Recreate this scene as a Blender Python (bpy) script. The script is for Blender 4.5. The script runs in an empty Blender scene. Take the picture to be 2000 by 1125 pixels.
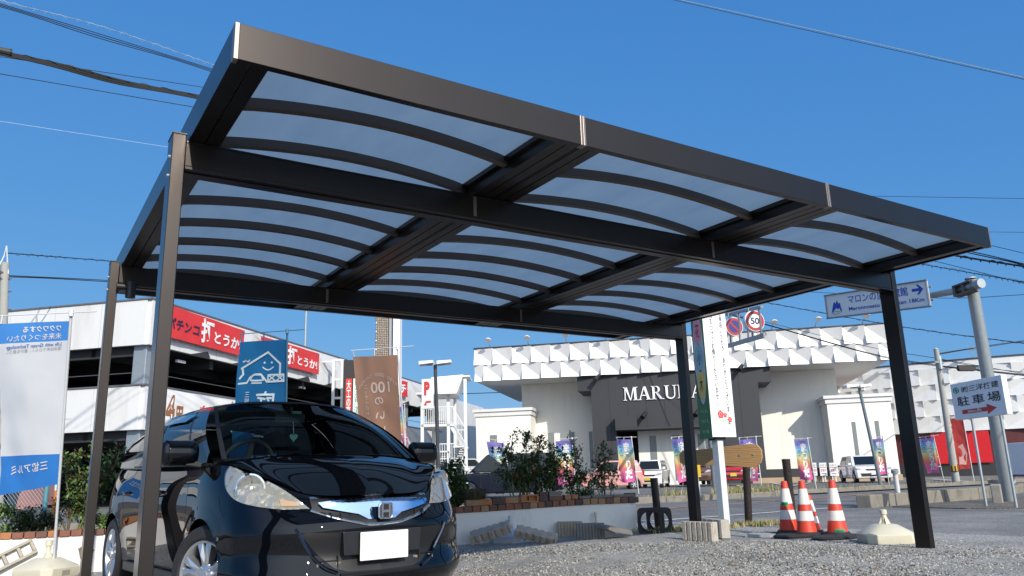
import bpy, bmesh, math, random
from math import sin, cos, pi, radians, atan2, hypot, sqrt
from mathutils import Vector, Matrix, noise
from mathutils.bvhtree import BVHTree
SC = bpy.context.scene
COL = SC.collection
random.seed(7)

# ---------------------------------------------------------------- camera, sky, sun, exposure
YAW, PITCH, ROLL, FPX, CAMH = .5701, .2394, -.0285, 1537.2, .719
W_ = Vector((sin(YAW)*cos(PITCH), cos(YAW)*cos(PITCH), sin(PITCH)))
_r0 = Vector((cos(YAW), -sin(YAW), 0)); _u0 = _r0.cross(W_)
R_ = _r0*cos(ROLL) + _u0*sin(ROLL); U_ = -_r0*sin(ROLL) + _u0*cos(ROLL)
CAMP = Vector((0, 0, CAMH))
cam = bpy.data.cameras.new('camera'); camo = bpy.data.objects.new('camera', cam); COL.objects.link(camo)
m = Matrix.Identity(4)
for i in range(3):
    m[i][0], m[i][1], m[i][2], m[i][3] = R_[i], U_[i], -W_[i], CAMP[i]
camo.matrix_world = m
cam.sensor_width = 36; cam.lens = 36*FPX/2000; cam.clip_end = 5000; cam.clip_start = .05
SC.camera = camo

SUN_DIR = Vector((.1, 1, -.58)).normalized()
sun_el = math.asin(-SUN_DIR.z)
wd = bpy.data.worlds.new('World'); SC.world = wd; wd.use_nodes = True
nt = wd.node_tree; bg = nt.nodes['Background']
sky = nt.nodes.new('ShaderNodeTexSky'); sky.sky_type = 'NISHITA'; sky.sun_disc = False
sky.sun_elevation = sun_el; sky.sun_rotation = atan2(-SUN_DIR.x, -SUN_DIR.y)
sky.altitude = 0; sky.air_density = 1.0; sky.dust_density = 0; sky.ozone_density = 6.0
# deep autumn blue: each channel of the sky through its own curve
sp = nt.nodes.new('ShaderNodeSeparateColor'); cbn = nt.nodes.new('ShaderNodeCombineColor'); nt.links.new(sky.outputs[0], sp.inputs[0])
for i, (a, g) in enumerate(((.56, .74), (1.377, .44), (3.2, .22))):
    pw = nt.nodes.new('ShaderNodeMath'); pw.operation = 'POWER'; pw.inputs[1].default_value = g; nt.links.new(sp.outputs[i], pw.inputs[0])
    ml = nt.nodes.new('ShaderNodeMath'); ml.operation = 'MULTIPLY'; ml.inputs[1].default_value = a; nt.links.new(pw.outputs[0], ml.inputs[0]); 
    nt.links.new(ml.outputs[0], cbn.inputs[i])
# pale glow added to the sky round the sun, behind camera, to lift shade
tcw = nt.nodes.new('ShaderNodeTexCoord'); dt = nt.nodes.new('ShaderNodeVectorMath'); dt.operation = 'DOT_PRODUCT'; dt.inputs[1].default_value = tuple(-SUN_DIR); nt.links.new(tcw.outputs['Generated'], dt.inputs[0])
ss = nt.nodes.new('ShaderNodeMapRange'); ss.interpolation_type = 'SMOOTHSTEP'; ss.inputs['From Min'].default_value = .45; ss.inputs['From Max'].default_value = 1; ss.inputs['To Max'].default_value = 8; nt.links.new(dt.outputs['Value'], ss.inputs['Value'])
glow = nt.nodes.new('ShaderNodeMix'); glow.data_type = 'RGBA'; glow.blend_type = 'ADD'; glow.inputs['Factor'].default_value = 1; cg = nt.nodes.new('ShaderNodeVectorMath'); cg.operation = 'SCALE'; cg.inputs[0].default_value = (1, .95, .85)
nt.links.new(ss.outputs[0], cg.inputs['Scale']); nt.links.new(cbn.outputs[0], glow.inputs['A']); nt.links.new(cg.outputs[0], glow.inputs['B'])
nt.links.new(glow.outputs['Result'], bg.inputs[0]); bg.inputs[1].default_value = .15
sl = bpy.data.lights.new('sun', 'SUN'); sl.energy = 4.4; sl.angle = radians(.5); sl.color = (1, .93, .82)
so = bpy.data.objects.new('sun', sl); COL.objects.link(so); so.location = (0, -30, 40)
so.rotation_euler = SUN_DIR.to_track_quat('-Z', 'Y').to_euler()
SC.view_settings.view_transform = 'Standard'; SC.view_settings.look = 'None'
SC.view_settings.exposure = 0; SC.view_settings.gamma = 1
SC.render.engine = 'CYCLES'
try:
    SC.cycles.max_bounces = 8; SC.cycles.transparent_max_bounces = 12; SC.cycles.caustics_reflective = False; SC.cycles.caustics_refractive = False
except Exception: pass

# ---------------------------------------------------------------- measuring: a pixel of the photograph to a point of the place
def ray(u, v): return (W_ + R_*((u-1000)/FPX) - U_*((v-562.5)/FPX))
def at(u, v, Z): return CAMP + ray(u, v)*Z
def G(u, v, z=0):
    d = ray(u, v); return CAMP + d*((z-CAMH)/d.z)
def HZ(u, Z):                      # ground point below pixel column u at depth Z
    a = at(u, 924-(u-1500)*.0286, Z); return Vector((a.x, a.y, 0))
class Face:                        # a vertical plane: s along, n into the building, z up
    def __init__(s, O, d):
        s.O = Vector((O.x, O.y, 0)); s.d = Vector((d.x, d.y, 0)).normalized(); s.n = Vector((-s.d.y, s.d.x, 0))
    def px(s, u, v, n=0):
        d = ray(u, v); P = s.O + s.n*n; t = (P-CAMP).dot(s.n)/d.dot(s.n); Q = CAMP + d*t
        return ((Q-s.O).dot(s.d), Q.z)
    def M(s):
        m = Matrix.Identity(4)
        for i in range(3): m[i][0], m[i][1], m[i][3] = s.d[i], s.n[i], s.O[i]
        return m
def gz(x, y):                      # the gravel lies a little lower round the car
    t = min(1, max(0, (x-2)/4.5)); t = t*t*(3-2*t)
    return -.1*(1-t)

# ---------------------------------------------------------------- materials
MATS = {}
def mat(name, col=(.5, .5, .5), rough=.6, metal=0, var=.1, scale=6, bump=0, bscale=60, coat=0, spec=.5, alpha=1, trans=0, emit=0, dirt=None, dscale=3, streak=0):
    if name in MATS: return MATS[name]
    m = bpy.data.materials.new(name); m.use_nodes = True; MATS[name] = m
    t = m.node_tree; b = t.nodes['Principled BSDF']; N = t.nodes.new; L = t.links.new
    b.inputs['Roughness'].default_value = rough; b.inputs['Metallic'].default_value = metal
    b.inputs['Coat Weight'].default_value = coat; b.inputs['Coat Roughness'].default_value = .04
    b.inputs['Specular IOR Level'].default_value = spec
    b.inputs['Alpha'].default_value = alpha; b.inputs['Transmission Weight'].default_value = trans
    tc = N('ShaderNodeTexCoord'); no = N('ShaderNodeTexNoise'); no.inputs['Scale'].default_value = scale; no.inputs['Detail'].default_value = 5
    L(tc.outputs['Object'], no.inputs['Vector'])
    mx = N('ShaderNodeMix'); mx.data_type = 'RGBA'
    mx.inputs['A'].default_value = (*[c*(1-var) for c in col], 1); mx.inputs['B'].default_value = (*[min(1, c*(1+var)) for c in col], 1)
    L(no.outputs['Fac'], mx.inputs['Factor']); out = mx.outputs['Result']
    if dirt:
        n2 = N('ShaderNodeTexNoise'); n2.inputs['Scale'].default_value = dscale; n2.inputs['Detail'].default_value = 8; n2.inputs['Roughness'].default_value = .7
        if streak:
            mpn = N('ShaderNodeMapping'); mpn.inputs['Scale'].default_value = (1, 1, streak); L(tc.outputs['Object'], mpn.inputs[0]); L(mpn.outputs[0], n2.inputs['Vector'])
        else: L(tc.outputs['Object'], n2.inputs['Vector'])
        mr = N('ShaderNodeMapRange'); mr.inputs['From Min'].default_value = .52; mr.inputs['From Max'].default_value = .72; L(n2.outputs['Fac'], mr.inputs['Value'])
        m2 = N('ShaderNodeMix'); m2.data_type = 'RGBA'; L(out, m2.inputs['A']); m2.inputs['B'].default_value = (*dirt, 1); L(mr.outputs[0], m2.inputs['Factor']); out = m2.outputs['Result']
    L(out, b.inputs['Base Color'])
    if emit:
        L(out, b.inputs['Emission Color']); b.inputs['Emission Strength'].default_value = emit
    if bump:
        n3 = N('ShaderNodeTexNoise'); n3.inputs['Scale'].default_value = bscale; n3.inputs['Detail'].default_value = 4; L(tc.outputs['Object'], n3.inputs['Vector'])
        bp = N('ShaderNodeBump'); bp.inputs['Strength'].default_value = bump; bp.inputs['Distance'].default_value = .01; L(n3.outputs['Fac'], bp.inputs['Height']); L(bp.outputs[0], b.inputs['Normal'])
    return m
WHITE = mat('white_paint', (.8, .8, .78), .5, var=.04, dirt=(.66, .65, .6), dscale=.5)
BRONZE = mat('bronze_aluminium', (.056, .048, .044), .3, .9, var=.06, scale=3)
BRONZE3 = mat('bronze_matte', (.115, .088, .074), .42, .45, var=.06, scale=3)
BRONZE2 = mat('bronze_light', (.27, .23, .2), .4, .85, var=.06, scale=3)
BLACK = mat('black_plastic', (.012, .012, .013), .45, var=.1)
RUBBER = mat('rubber', (.02, .02, .021), .75, var=.25, scale=20, bump=.2)
GALV = mat('galvanised_steel', (.38, .42, .44), .5, .55, var=.14, scale=14, bump=.05)
STEELW = mat('white_steel', (.66, .68, .68), .45, var=.06)
CONC = mat('concrete', (.3, .285, .25), .9, var=.22, scale=9, bump=.35, bscale=90, dirt=(.16, .15, .12), dscale=6)
CONCL = mat('pale_concrete', (.42, .39, .34), .9, var=.15, scale=14, bump=.4, bscale=120, dirt=(.27, .25, .21), dscale=9)

# ---------------------------------------------------------------- mesh builder
class MB:
    def __init__(s): s.v = []; s.f = []; s.m = []; s.k = 0
    def add(s, vs, fs, mi=None, M=None):
        o = len(s.v); mi = s.k if mi is None else mi
        s.v += [tuple(M @ Vector(p)) if M else tuple(p) for p in vs]
        s.f += [tuple(i+o for i in f) for f in fs]; s.m += [mi]*len(fs); return s
    def box(s, x0, x1, y0, y1, z0, z1, mi=None, M=None):
        return s.add([(x0,y0,z0),(x1,y0,z0),(x1,y1,z0),(x0,y1,z0),(x0,y0,z1),(x1,y0,z1),(x1,y1,z1),(x0,y1,z1)],
            [(0,3,2,1),(4,5,6,7),(0,1,5,4),(1,2,6,5),(2,3,7,6),(3,0,4,7)], mi, M)
    def prism(s, pts, a, b, axis='z', mi=None, M=None):   # polygon extruded along an axis
        n = len(pts)
        def P(p, h): return {'z': (p[0],p[1],h), 'y': (p[0],h,p[1]), 'x': (h,p[0],p[1])}[axis]
        vs = [P(p, a) for p in pts]+[P(p, b) for p in pts]
        fs = [tuple(range(n))[::-1], tuple(range(n, 2*n))]+[(i,(i+1)%n,n+(i+1)%n,n+i) for i in range(n)]
        return s.add(vs, fs, mi, M)
    def tube(s, pts, r, n=8, mi=None, M=None, cap=True):
        pts = [Vector(p) for p in pts]; rr = r if isinstance(r, (list, tuple)) else [r]*len(pts)
        vs = []; fs = []; up = None
        for i, p in enumerate(pts):
            t = (pts[min(i+1, len(pts)-1)]-pts[max(i-1, 0)]).normalized()
            if up is None: up = Vector((0,0,1)) if abs(t.z) < .9 else Vector((1,0,0))
            a = (up-t*up.dot(t)).normalized(); up = a; b = t.cross(a)
            for k in range(n):
                q = 2*pi*k/n; vs.append(p+(a*cos(q)+b*sin(q))*rr[i])
        for i in range(len(pts)-1):
            for k in range(n):
                fs.append((i*n+k, i*n+(k+1)%n, (i+1)*n+(k+1)%n, (i+1)*n+k))
        if cap: fs += [tuple(range(n))[::-1], tuple(range((len(pts)-1)*n, len(pts)*n))]
        return s.add(vs, fs, mi, M)
    def bar(s, p, q, w, h, mi=None, M=None):     # rectangular bar
        p = Vector(p); q = Vector(q); t = (q-p).normalized(); u = Vector((0,0,1)) if abs(t.z) < .95 else Vector((0,1,0))
        a = t.cross(u).normalized()*w/2; b = a.cross(t).normalized()*h/2
        vs = [p-a-b, p+a-b, p+a+b, p-a+b, q-a-b, q+a-b, q+a+b, q-a+b]
        return s.add(vs, [(0,1,2,3),(7,6,5,4),(0,4,5,1),(1,5,6,2),(2,6,7,3),(3,7,4,0)], mi, M)
    def lathe(s, prof, n=24, mi=None, M=None, sx=1, sy=1, cap=True):
        vs = []; fs = []; k = len(prof)
        for i in range(n):
            a = 2*pi*i/n
            vs += [(r*cos(a)*sx, r*sin(a)*sy, z) for r, z in prof]
        for i in range(n):
            j = (i+1) % n
            fs += [(i*k+q, j*k+q, j*k+q+1, i*k+q+1) for q in range(k-1)]
        if cap and prof[0][0] > 1e-6: fs.append(tuple(i*k for i in range(n))[::-1])
        if cap and prof[-1][0] > 1e-6: fs.append(tuple(i*k+k-1 for i in range(n)))
        return s.add(vs, fs, mi, M)
    def grid(s, rows, mi=None, M=None, flip=False, wrap=False):
        n = len(rows[0]); vs = [p for r in rows for p in r]; fs = []
        for i in range(len(rows)-1):
            for j in range(n-(0 if wrap else 1)):
                f = (i*n+j, i*n+(j+1)%n, (i+1)*n+(j+1)%n, (i+1)*n+j); fs.append(f[::-1] if flip else f)
        return s.add(vs, fs, mi, M)
    def build(s, name, mats, parent=None, smooth=None, bevel=0, seg=2, weld=0):
        me = bpy.data.meshes.new(name); me.from_pydata(s.v, [], s.f)
        for q in (mats if isinstance(mats, (list, tuple)) else [mats]): me.materials.append(q)
        me.polygons.foreach_set('material_index', s.m)
        if weld or True:
            bm = bmesh.new(); bm.from_mesh(me)
            if weld: bmesh.ops.remove_doubles(bm, verts=bm.verts, dist=weld)
            bmesh.ops.recalc_face_normals(bm, faces=bm.faces); bm.to_mesh(me); bm.free()
        me.update()
        if smooth is not None:
            me.polygons.foreach_set('use_smooth', [True]*len(me.polygons))
            if smooth < 180: me.set_sharp_from_angle(angle=radians(smooth))
        o = bpy.data.objects.new(name, me); COL.objects.link(o)
        if parent: o.parent = parent
        if bevel:
            b = o.modifiers.new('bevel', 'BEVEL'); b.width = bevel; b.segments = seg; b.limit_method = 'ANGLE'; b.angle_limit = radians(40)
        return o
def tag(o, label=None, cat=None, group=None, kind=None):
    if label: o['label'] = label
    if cat: o['category'] = cat
    if group: o['group'] = group
    if kind: o['kind'] = kind
    return o
def thing(name, label, cat, loc=(0,0,0), rz=0, group=None, M=None):
    o = bpy.data.objects.new(name, None); COL.objects.link(o); o.empty_display_size = .1
    if M is not None: o.matrix_world = M
    else: o.location = loc; o.rotation_euler = (0, 0, rz)
    return tag(o, label, cat, group)
def structure(name, mb, mats, label, **k):
    o = mb.build(name, mats, **k); return tag(o, label, 'ground', None, 'structure')
def copy_tree(o, parent=None):
    c = o.copy(); COL.objects.link(c)
    if parent: c.parent = parent
    for ch in list(o.children): copy_tree(ch, c)
    return c
def text_mesh(body, size=1, bold=0, spacing=1, line=1, ax='CENTER', ay='CENTER'):
    cu = bpy.data.curves.new('t', 'FONT'); cu.body = body; cu.size = size; cu.align_x = ax; cu.align_y = ay; cu.offset = bold
    cu.space_character = spacing; cu.space_line = line; cu.resolution_u = 3
    ob = bpy.data.objects.new('t', cu); COL.objects.link(ob)
    dg = bpy.context.evaluated_depsgraph_get(); me = bpy.data.meshes.new_from_object(ob.evaluated_get(dg))
    vs = [tuple(v.co) for v in me.vertices]; fs = [tuple(p.vertices) for p in me.polygons]
    bpy.data.objects.remove(ob); bpy.data.curves.remove(cu); bpy.data.meshes.remove(me)
    return vs, fs
def put_text(mb, body, f, size=1, bold=0, spacing=1, line=1, mi=None, fit=None, at2=(0, 0), ax='CENTER', vertical=False, mirror=False):
    # flat lettering carried onto a surface by f(x, y); fit = (width, height) of the whole block
    if vertical: body = '\n'.join(body)
    vs, fs = text_mesh(body, 1, bold/size if size else 0, spacing, line, ax)
    if not vs: return
    xs = [v[0] for v in vs]; ys = [v[1] for v in vs]
    if fit:
        cx, cy = (min(xs)+max(xs))/2, (min(ys)+max(ys))/2
        kx = fit[0]/max(1e-6, max(xs)-min(xs)); ky = fit[1]/max(1e-6, max(ys)-min(ys))
        pts = [((v[0]-cx)*kx, (v[1]-cy)*ky) for v in vs]
    else: pts = [(v[0]*size, v[1]*size) for v in vs]
    sg = -1 if mirror else 1
    mb.add([f(at2[0]+sg*x, at2[1]+y) for x, y in pts], fs, mi)
# ================================================================ SETTING: ground, road, kerbs
def ground_mat(name, cols, scale, bump, rough=.9, stones=True, dark=None):
    m = bpy.data.materials.new(name); m.use_nodes = True; t = m.node_tree; b = t.nodes['Principled BSDF']; N = t.nodes.new; L = t.links.new
    tc = N('ShaderNodeTexCoord'); b.inputs['Roughness'].default_value = rough
    vo = N('ShaderNodeTexVoronoi'); vo.inputs['Scale'].default_value = scale; L(tc.outputs['Object'], vo.inputs['Vector'])
    cr = N('ShaderNodeValToRGB'); e = cr.color_ramp.elements
    e[0].position = 0; e[0].color = (*cols[0], 1); e[1].position = 1; e[1].color = (*cols[-1], 1)
    for i, c in enumerate(cols[1:-1]):
        q = e.new((i+1)/(len(cols)-1)); q.color = (*c, 1)
    sep = N('ShaderNodeSeparateColor'); L(vo.outputs['Color'], sep.inputs[0]); L(sep.outputs[0], cr.inputs[0])
    n1 = N('ShaderNodeTexNoise'); n1.inputs['Scale'].default_value = 1.1; n1.inputs['Detail'].default_value = 6; L(tc.outputs['Object'], n1.inputs['Vector'])
    mr = N('ShaderNodeMapRange'); mr.inputs['From Min'].default_value = .3; mr.inputs['From Max'].default_value = .7; mr.inputs['To Min'].default_value = .72; mr.inputs['To Max'].default_value = 1.2; L(n1.outputs['Fac'], mr.inputs['Value'])
    mu = N('ShaderNodeMix'); mu.data_type = 'RGBA'; mu.blend_type = 'MULTIPLY'; mu.inputs['Factor'].default_value = 1
    L(cr.outputs[0], mu.inputs['A']); cb = N('ShaderNodeCombineColor')
    for i in range(3): L(mr.outputs[0], cb.inputs[i])
    L(cb.outputs[0], mu.inputs['B']); L(mu.outputs['Result'], b.inputs['Base Color'])
    v2 = N('ShaderNodeTexVoronoi'); v2.inputs['Scale'].default_value = scale; v2.feature = 'F1'; L(tc.outputs['Object'], v2.inputs['Vector'])
    n3 = N('ShaderNodeTexNoise'); n3.inputs['Scale'].default_value = scale*2.3; L(tc.outputs['Object'], n3.inputs['Vector'])
    ad = N('ShaderNodeMath'); ad.operation = 'SUBTRACT'; L(n3.outputs['Fac'], ad.inputs[0]); L(v2.outputs['Distance'], ad.inputs[1])
    bp = N('ShaderNodeBump'); bp.inputs['Strength'].default_value = bump; bp.inputs['Distance'].default_value = .6/scale; L(ad.outputs[0], bp.inputs['Height']); L(bp.outputs[0], b.inputs['Normal'])
    return m
GRAVEL = ground_mat('gravel', [(.05,.048,.045),(.2,.195,.185),(.3,.295,.28),(.38,.37,.345),(.46,.445,.41),(.26,.25,.22),(.55,.53,.49)], 80, .7)
ASPH = ground_mat('asphalt', [(.09,.088,.084),(.14,.137,.13),(.17,.167,.16),(.24,.235,.222)], 60, .5, .95)
ASPH2 = ground_mat('old_asphalt', [(.14,.136,.128),(.19,.186,.176),(.23,.225,.212),(.29,.282,.265)], 50, .5, .95)
DIRT = ground_mat('dirt', [(.1,.085,.065),(.16,.14,.11),(.2,.175,.14)], 20, .6)
LINEW = mat('road_paint_white', (.62, .62, .6), .7, var=.15, scale=20, dirt=(.3, .3, .29), dscale=14)
LINEO = mat('road_paint_orange', (.6, .27, .09), .7, var=.15, scale=20, dirt=(.3, .2, .12), dscale=14)

mb = MB(); mb.add([(-900,-600,-.2),(1500,-600,-.2),(1500,1500,-.2),(-900,1500,-.2)], [(0,1,2,3)]); structure('ground', mb, DIRT, 'bare ground under the whole place')
# gravel lot
mb = MB(); rows = []
xs = [-14+.25*i for i in range(96)]; ys = [-6+.25*i for i in range(66)]
for y in ys:
    row = []
    for x in xs:
        xx = min(x, 9.3+.25*noise.noise((0, y*.9, 3)))
        z = gz(xx, y)+.012*noise.noise((xx*2.3, y*2.3, 1))+.02*noise.noise((xx*.7, y*.7, 5))
        z += .012*min(1, max(0, (xx-8))) ; z -= .06 if x >= 9.25 else 0
        row.append((xx, y, z))
    rows.append(row)
mb.grid(rows); structure('gravel_lot', mb, GRAVEL, 'grey crushed gravel of the yard under the carport', smooth=180, weld=.0005)
# loose stones on the gravel (uncountable)
def stone(mb, c, r, rnd):
    M = Matrix.Translation(c) @ Matrix.Rotation(rnd.random()*6, 4, 'Z') @ Matrix.Rotation(rnd.random()*3, 4, 'X')
    a, b, h = r*rnd.uniform(.7, 1.2), r*rnd.uniform(.6, 1), r*rnd.uniform(.5, .8)
    vs = [(a,0,0),(-a,0,0),(0,b,0),(0,-b,0),(a*.3,b*.2,h),(-a*.2,-b*.3,-h)]
    vs = [(x*rnd.uniform(.8,1.2), y*rnd.uniform(.8,1.2), z) for x, y, z in vs]
    mb.add(vs, [(0,2,4),(2,1,4),(1,3,4),(3,0,4),(2,0,5),(1,2,5),(3,1,5),(0,3,5)], rnd.choice([0,0,0,0,1,1,1,2,2,3]), M)
rnd = random.Random(3); mb = MB()
for i in range(42000):
    t = rnd.random(); d = 3.2+6.2*t**1.0; az = rnd.uniform(radians(22), radians(72))
    x, y = d*sin(az), d*cos(az)
    if not (2.2 < x < 9.1 and y < 8.2): continue
    stone(mb, (x, y, gz(x, y)+.004), rnd.uniform(.004, .0115), rnd)
SM = [mat('stone_grey', (.3,.295,.275), .9, var=.3, scale=25), mat('stone_pale', (.5,.48,.44), .9, var=.2, scale=25), mat('stone_dark', (.075,.073,.068), .9, var=.3, scale=25), mat('stone_tan', (.34,.29,.22), .9, var=.2, scale=25)]
o = mb.build('loose_gravel', SM); tag(o, 'loose grey gravel stones strewn over the yard', 'gravel', None, 'stuff')
mb = MB(); rnd = random.Random(8)
for i in range(70):
    d, az = rnd.uniform(3.6, 9.5), rnd.uniform(radians(24), radians(70)); x, y = d*sin(az), d*cos(az)
    if not (2.8 < x < 9 and y < 8.2): continue
    a = rnd.random()*6; l = rnd.uniform(.02, .04); c_, s_ = cos(a)*l, sin(a)*l; z = gz(x, y)+.016
    mb.add([(x-c_, y-s_, z), (x+s_*.4, y-c_*.4, z+.012), (x+c_, y+s_, z+.004), (x-s_*.4, y+c_*.4, z+.01)], [(0,1,2,3)], rnd.choice([0,0,1]))
tag(mb.build('dead_leaves', [mat('leaf_dead', (.2,.1,.04), .8, var=.4), mat('leaf_dry_tan', (.3,.2,.1), .8, var=.3)]), 'few dry brown leaf scraps scattered on the gravel', 'leaves', None, 'stuff')
# road, side road, parking lot
def sheet(name, poly, z, m, label):
    mb = MB(); mb.add([(x, y, z) for x, y in poly], [tuple(range(len(poly)))]); return structure(name, mb, m, label)
sheet('road', [(-60,12.4),(7.6,12.3),(7.7,9.7),(9.0,9.55),(9.0,-30),(26,-30),(26,9.6),(150,12.5),(150,19.5),(30,17.3),(15,17.1),(-60,17.1)], -.006, ASPH, 'asphalt road and its side road beside the yard')
sheet('worn_asphalt', [(9.0,3.6),(9.9,3.2),(13.8,5.0),(13.6,9.3),(8.95,9.3)], -.002, ASPH2, 'paler worn asphalt strip at the edge of the gravel')
mb = MB(); rows = []
for y in (17.35, 22, 30, 60, 140): rows.append([(x, y+max(0, x-30)*.02, .03+min(.25, max(0, (y-22)*.006))) for x in (-120, -40, 0, 30, 60, 100, 200)])
mb.grid(rows); structure('parking_lot', mb, ASPH, 'asphalt parking lot across the road')
def line(name, pts, w, m, label, z=.002):
    mb = MB(); pts = [Vector((*p, 0)) for p in pts]; L = []; Rr = []
    for i, p in enumerate(pts):
        t = (pts[min(i+1, len(pts)-1)]-pts[max(0, i-1)]).normalized(); n = Vector((-t.y, t.x, 0))*w/2; L.append(p+n+Vector((0,0,z))); Rr.append(p-n+Vector((0,0,z)))
    mb.grid([L, Rr]); o = mb.build(name, m); return tag(o, label, 'road marking', None, 'structure')
line('white_line', [(7.8,10.22),(9.26,10.24),(12.2,10.37),(14.2,10.5)], .15, LINEW, 'white edge line painted along the near side of the road')
line('orange_line', [(-40,13.7),(5,13.8),(12.8,13.95),(15.7,14.14),(20,14.9),(23.1,15.5),(40,16.2),(90,17.5)], .15, LINEO, 'orange centre line painted along the road')
# white bay markings of the lot
for i, (a, b) in enumerate((((1440,942),(1400,946)),((1525,948),(1470,938)),((1490,962),(1440,950)),((1545,951),(1580,945)),((1660,944),(1635,940)),((1900,943),(1820,937)),((1130,958),(1080,950)),((1300,947),(1280,957)),((1316,945),(1309,950)))):
    p, q = G(*a, .06), G(*b, .06); 
    line('bay_line', [(p.x, p.y), (q.x, q.y)], .2, LINEW, 'white bay line painted on the parking lot', z=.115)
# far kerb strip with weeds, near raised kerb
def kerb(name, pts, w, h, m, label, gap=1.2, seed=1):
    root = thing(name, label, 'kerb'); rn = random.Random(seed)
    n = 0
    for a, b in zip(pts[:-1], pts[1:]):
        a = Vector((*a, 0)); b = Vector((*b, 0)); L = (b-a).length; k = max(1, int(L/gap)); t = (b-a)/L
        for i in range(k):
            if n >= 95: break
            mbk = MB(); hh = h*rn.uniform(.85, 1.1); M = Matrix.Translation(a+t*(L*i/k+.01)) @ Matrix.Rotation(atan2(t.y, t.x), 4, 'Z')
            mbk.box(0, L/k-.02, -w/2, w/2, -.1, hh, M=M); mbk.build('kerb_stone', m, root, bevel=.02); n += 1
    root['kind'] = 'structure'
    return root
kerb('kerb', [(-10,17.25),(10,17.25),(17.4,17.2),(22.5,17.6),(30,17.9),(60,19.2)], (.24), .17, mat('kerb_old', (.22,.2,.165), .9, var=.25, scale=7, bump=.5, bscale=60, dirt=(.1,.09,.06), dscale=4), 'weathered concrete kerb along the far side of the road', 1.3, 2)
kerb('raised_kerb', [(14.5,9.95),(16.2,10.2),(19,10.2),(24.8,11.9),(40,13.2)], .3, .24, MATS['kerb_old'], 'chipped raised concrete kerb on the near roadside behind the sign posts', 1.1, 5)
mb = MB(); mb.prism([(14.6,8.0),(15.2,6.6),(26,6.9),(26,9.8),(19,9.9),(14.9,9.6)], -.02, .012); structure('verge', mb, DIRT, 'dusty verge round the sign posts')
# weeds along the far kerb
WEED = [mat('dry_grass', (.38,.31,.15), .9, var=.3), mat('green_grass', (.2,.26,.07), .9, var=.3)]
def grass_tuft(mb, c, r, h, n, rn, mi=None):
    for i in range(n):
        a = rn.uniform(0, 2*pi); d = r*sqrt(rn.random()); p = Vector(c)+Vector((d*cos(a), d*sin(a), 0)); l = h*rn.uniform(.5, 1); b = rn.uniform(0, 2*pi)
        w = Vector((cos(b), sin(b), 0))*.008*max(1, h/.25); tip = p+Vector((cos(b+1)*l*.35, sin(b+1)*l*.35, l)); mid = p.lerp(tip, .5)+Vector((0,0,l*.1))
        mb.add([p-w, p+w, mid+w*.7, tip, mid-w*.7], [(0,1,2,4),(4,2,3)], rn.choice([0,0,1]) if mi is None else mi)
rn = random.Random(11); mb = MB()
for i in range(120):
    x = rn.uniform(8, 45); y = 17.65+max(0, (x-17)*.055)+rn.uniform(-.15, .5)
    grass_tuft(mb, (x, y, 0), .35, rn.uniform(.12, .32), 26, rn)
for (u, v) in ((1430,972),(1445,971),(1500,968),(1515,967),(1470,970),(1335,978)):
    p = G(u, v); grass_tuft(mb, (p.x, p.y+.3, 0), .45, .45, 90, rn)
tag(mb.build('roadside_weeds', WEED), 'dry and green weeds growing along the far kerb', 'weeds', None, 'stuff')
rn = random.Random(12); mb = MB()
for i in range(70):
    x = rn.uniform(7.0, 9.8); y = 8.0+rn.uniform(-.25, .25)-(x-8.4)*.1
    grass_tuft(mb, (x, y, 0), .1, .09, 14, rn)
tag(mb.build('gravel_edge_grass', WEED), 'short sparse grass along the edge between gravel and road', 'grass', None, 'stuff')

# ================================================================ CARPORT
XL, XR, YF, YR, ZB = .687, 7.153, 3.329, 8.352, 2.594
HF = .178; S1, S2 = XL+1.969, XL+4.219
cp = thing('carport', 'dark bronze aluminium carport with frosted arched roof over the black hatchback', 'carport')
PX = [(.604, .674), (7.238, 7.308)]; PY = [(4.337, 4.487), (7.247, 7.392)]
for i, (x0, x1) in enumerate(PX):
    for j, (y0, y1) in enumerate(PY):
        mb = MB(); mb.box(x0, x1, y0, y1, gz(x0, y0)-.12, 2.622); p = mb.build('post', BRONZE, cp, bevel=.004)
        mb = MB(); mb.box(x0-.003, x1+.003, y0-.003, y1+.003, 2.622, 2.63); mb.build('post_cap', BRONZE, p, bevel=.001)
        for z in (2.49, 2.38):
            s = -1 if i == 0 else 1; xx = x0 if i == 0 else x1; mb = MB()
            mb.tube([(xx-s*.004, y0+.03, z), (xx+s*.012, y0+.03, z)], .009, 8); mb.build('bolt', GALV, p)
def profile_box(name, x0, x1, y0, y1, z0, z1, grooves=(), along='y', gw=.008, gd=.012, parent=cp, m=BRONZE):
    # an extrusion with grooves cut in its underside
    c = [x0, *[g for q in grooves for g in (q-gw/2, q+gw/2)], x1]; pts = []
    for k in range(0, len(c), 2):
        pts += [(c[k], z0), (c[k+1], z0)]
        if k+2 < len(c): pts += [(c[k+1], z0+gd), (c[k+2], z0+gd)]
    pts += [(x1, z1), (x0, z1)]
    mb = MB()
    if along == 'y': mb.prism(pts, y0, y1, 'y')
    else: mb.prism(pts, y0, y1, 'x')
    return mb.build(name, m, parent)
profile_box('side_rail', XL, XL+.165, YF+.045, YR-.045, ZB, ZB+HF, (XL+.085,))
profile_box('side_rail', XR-.165, XR, YF+.045, YR-.045, ZB, ZB+HF, (XR-.03, XR-.085))
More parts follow.
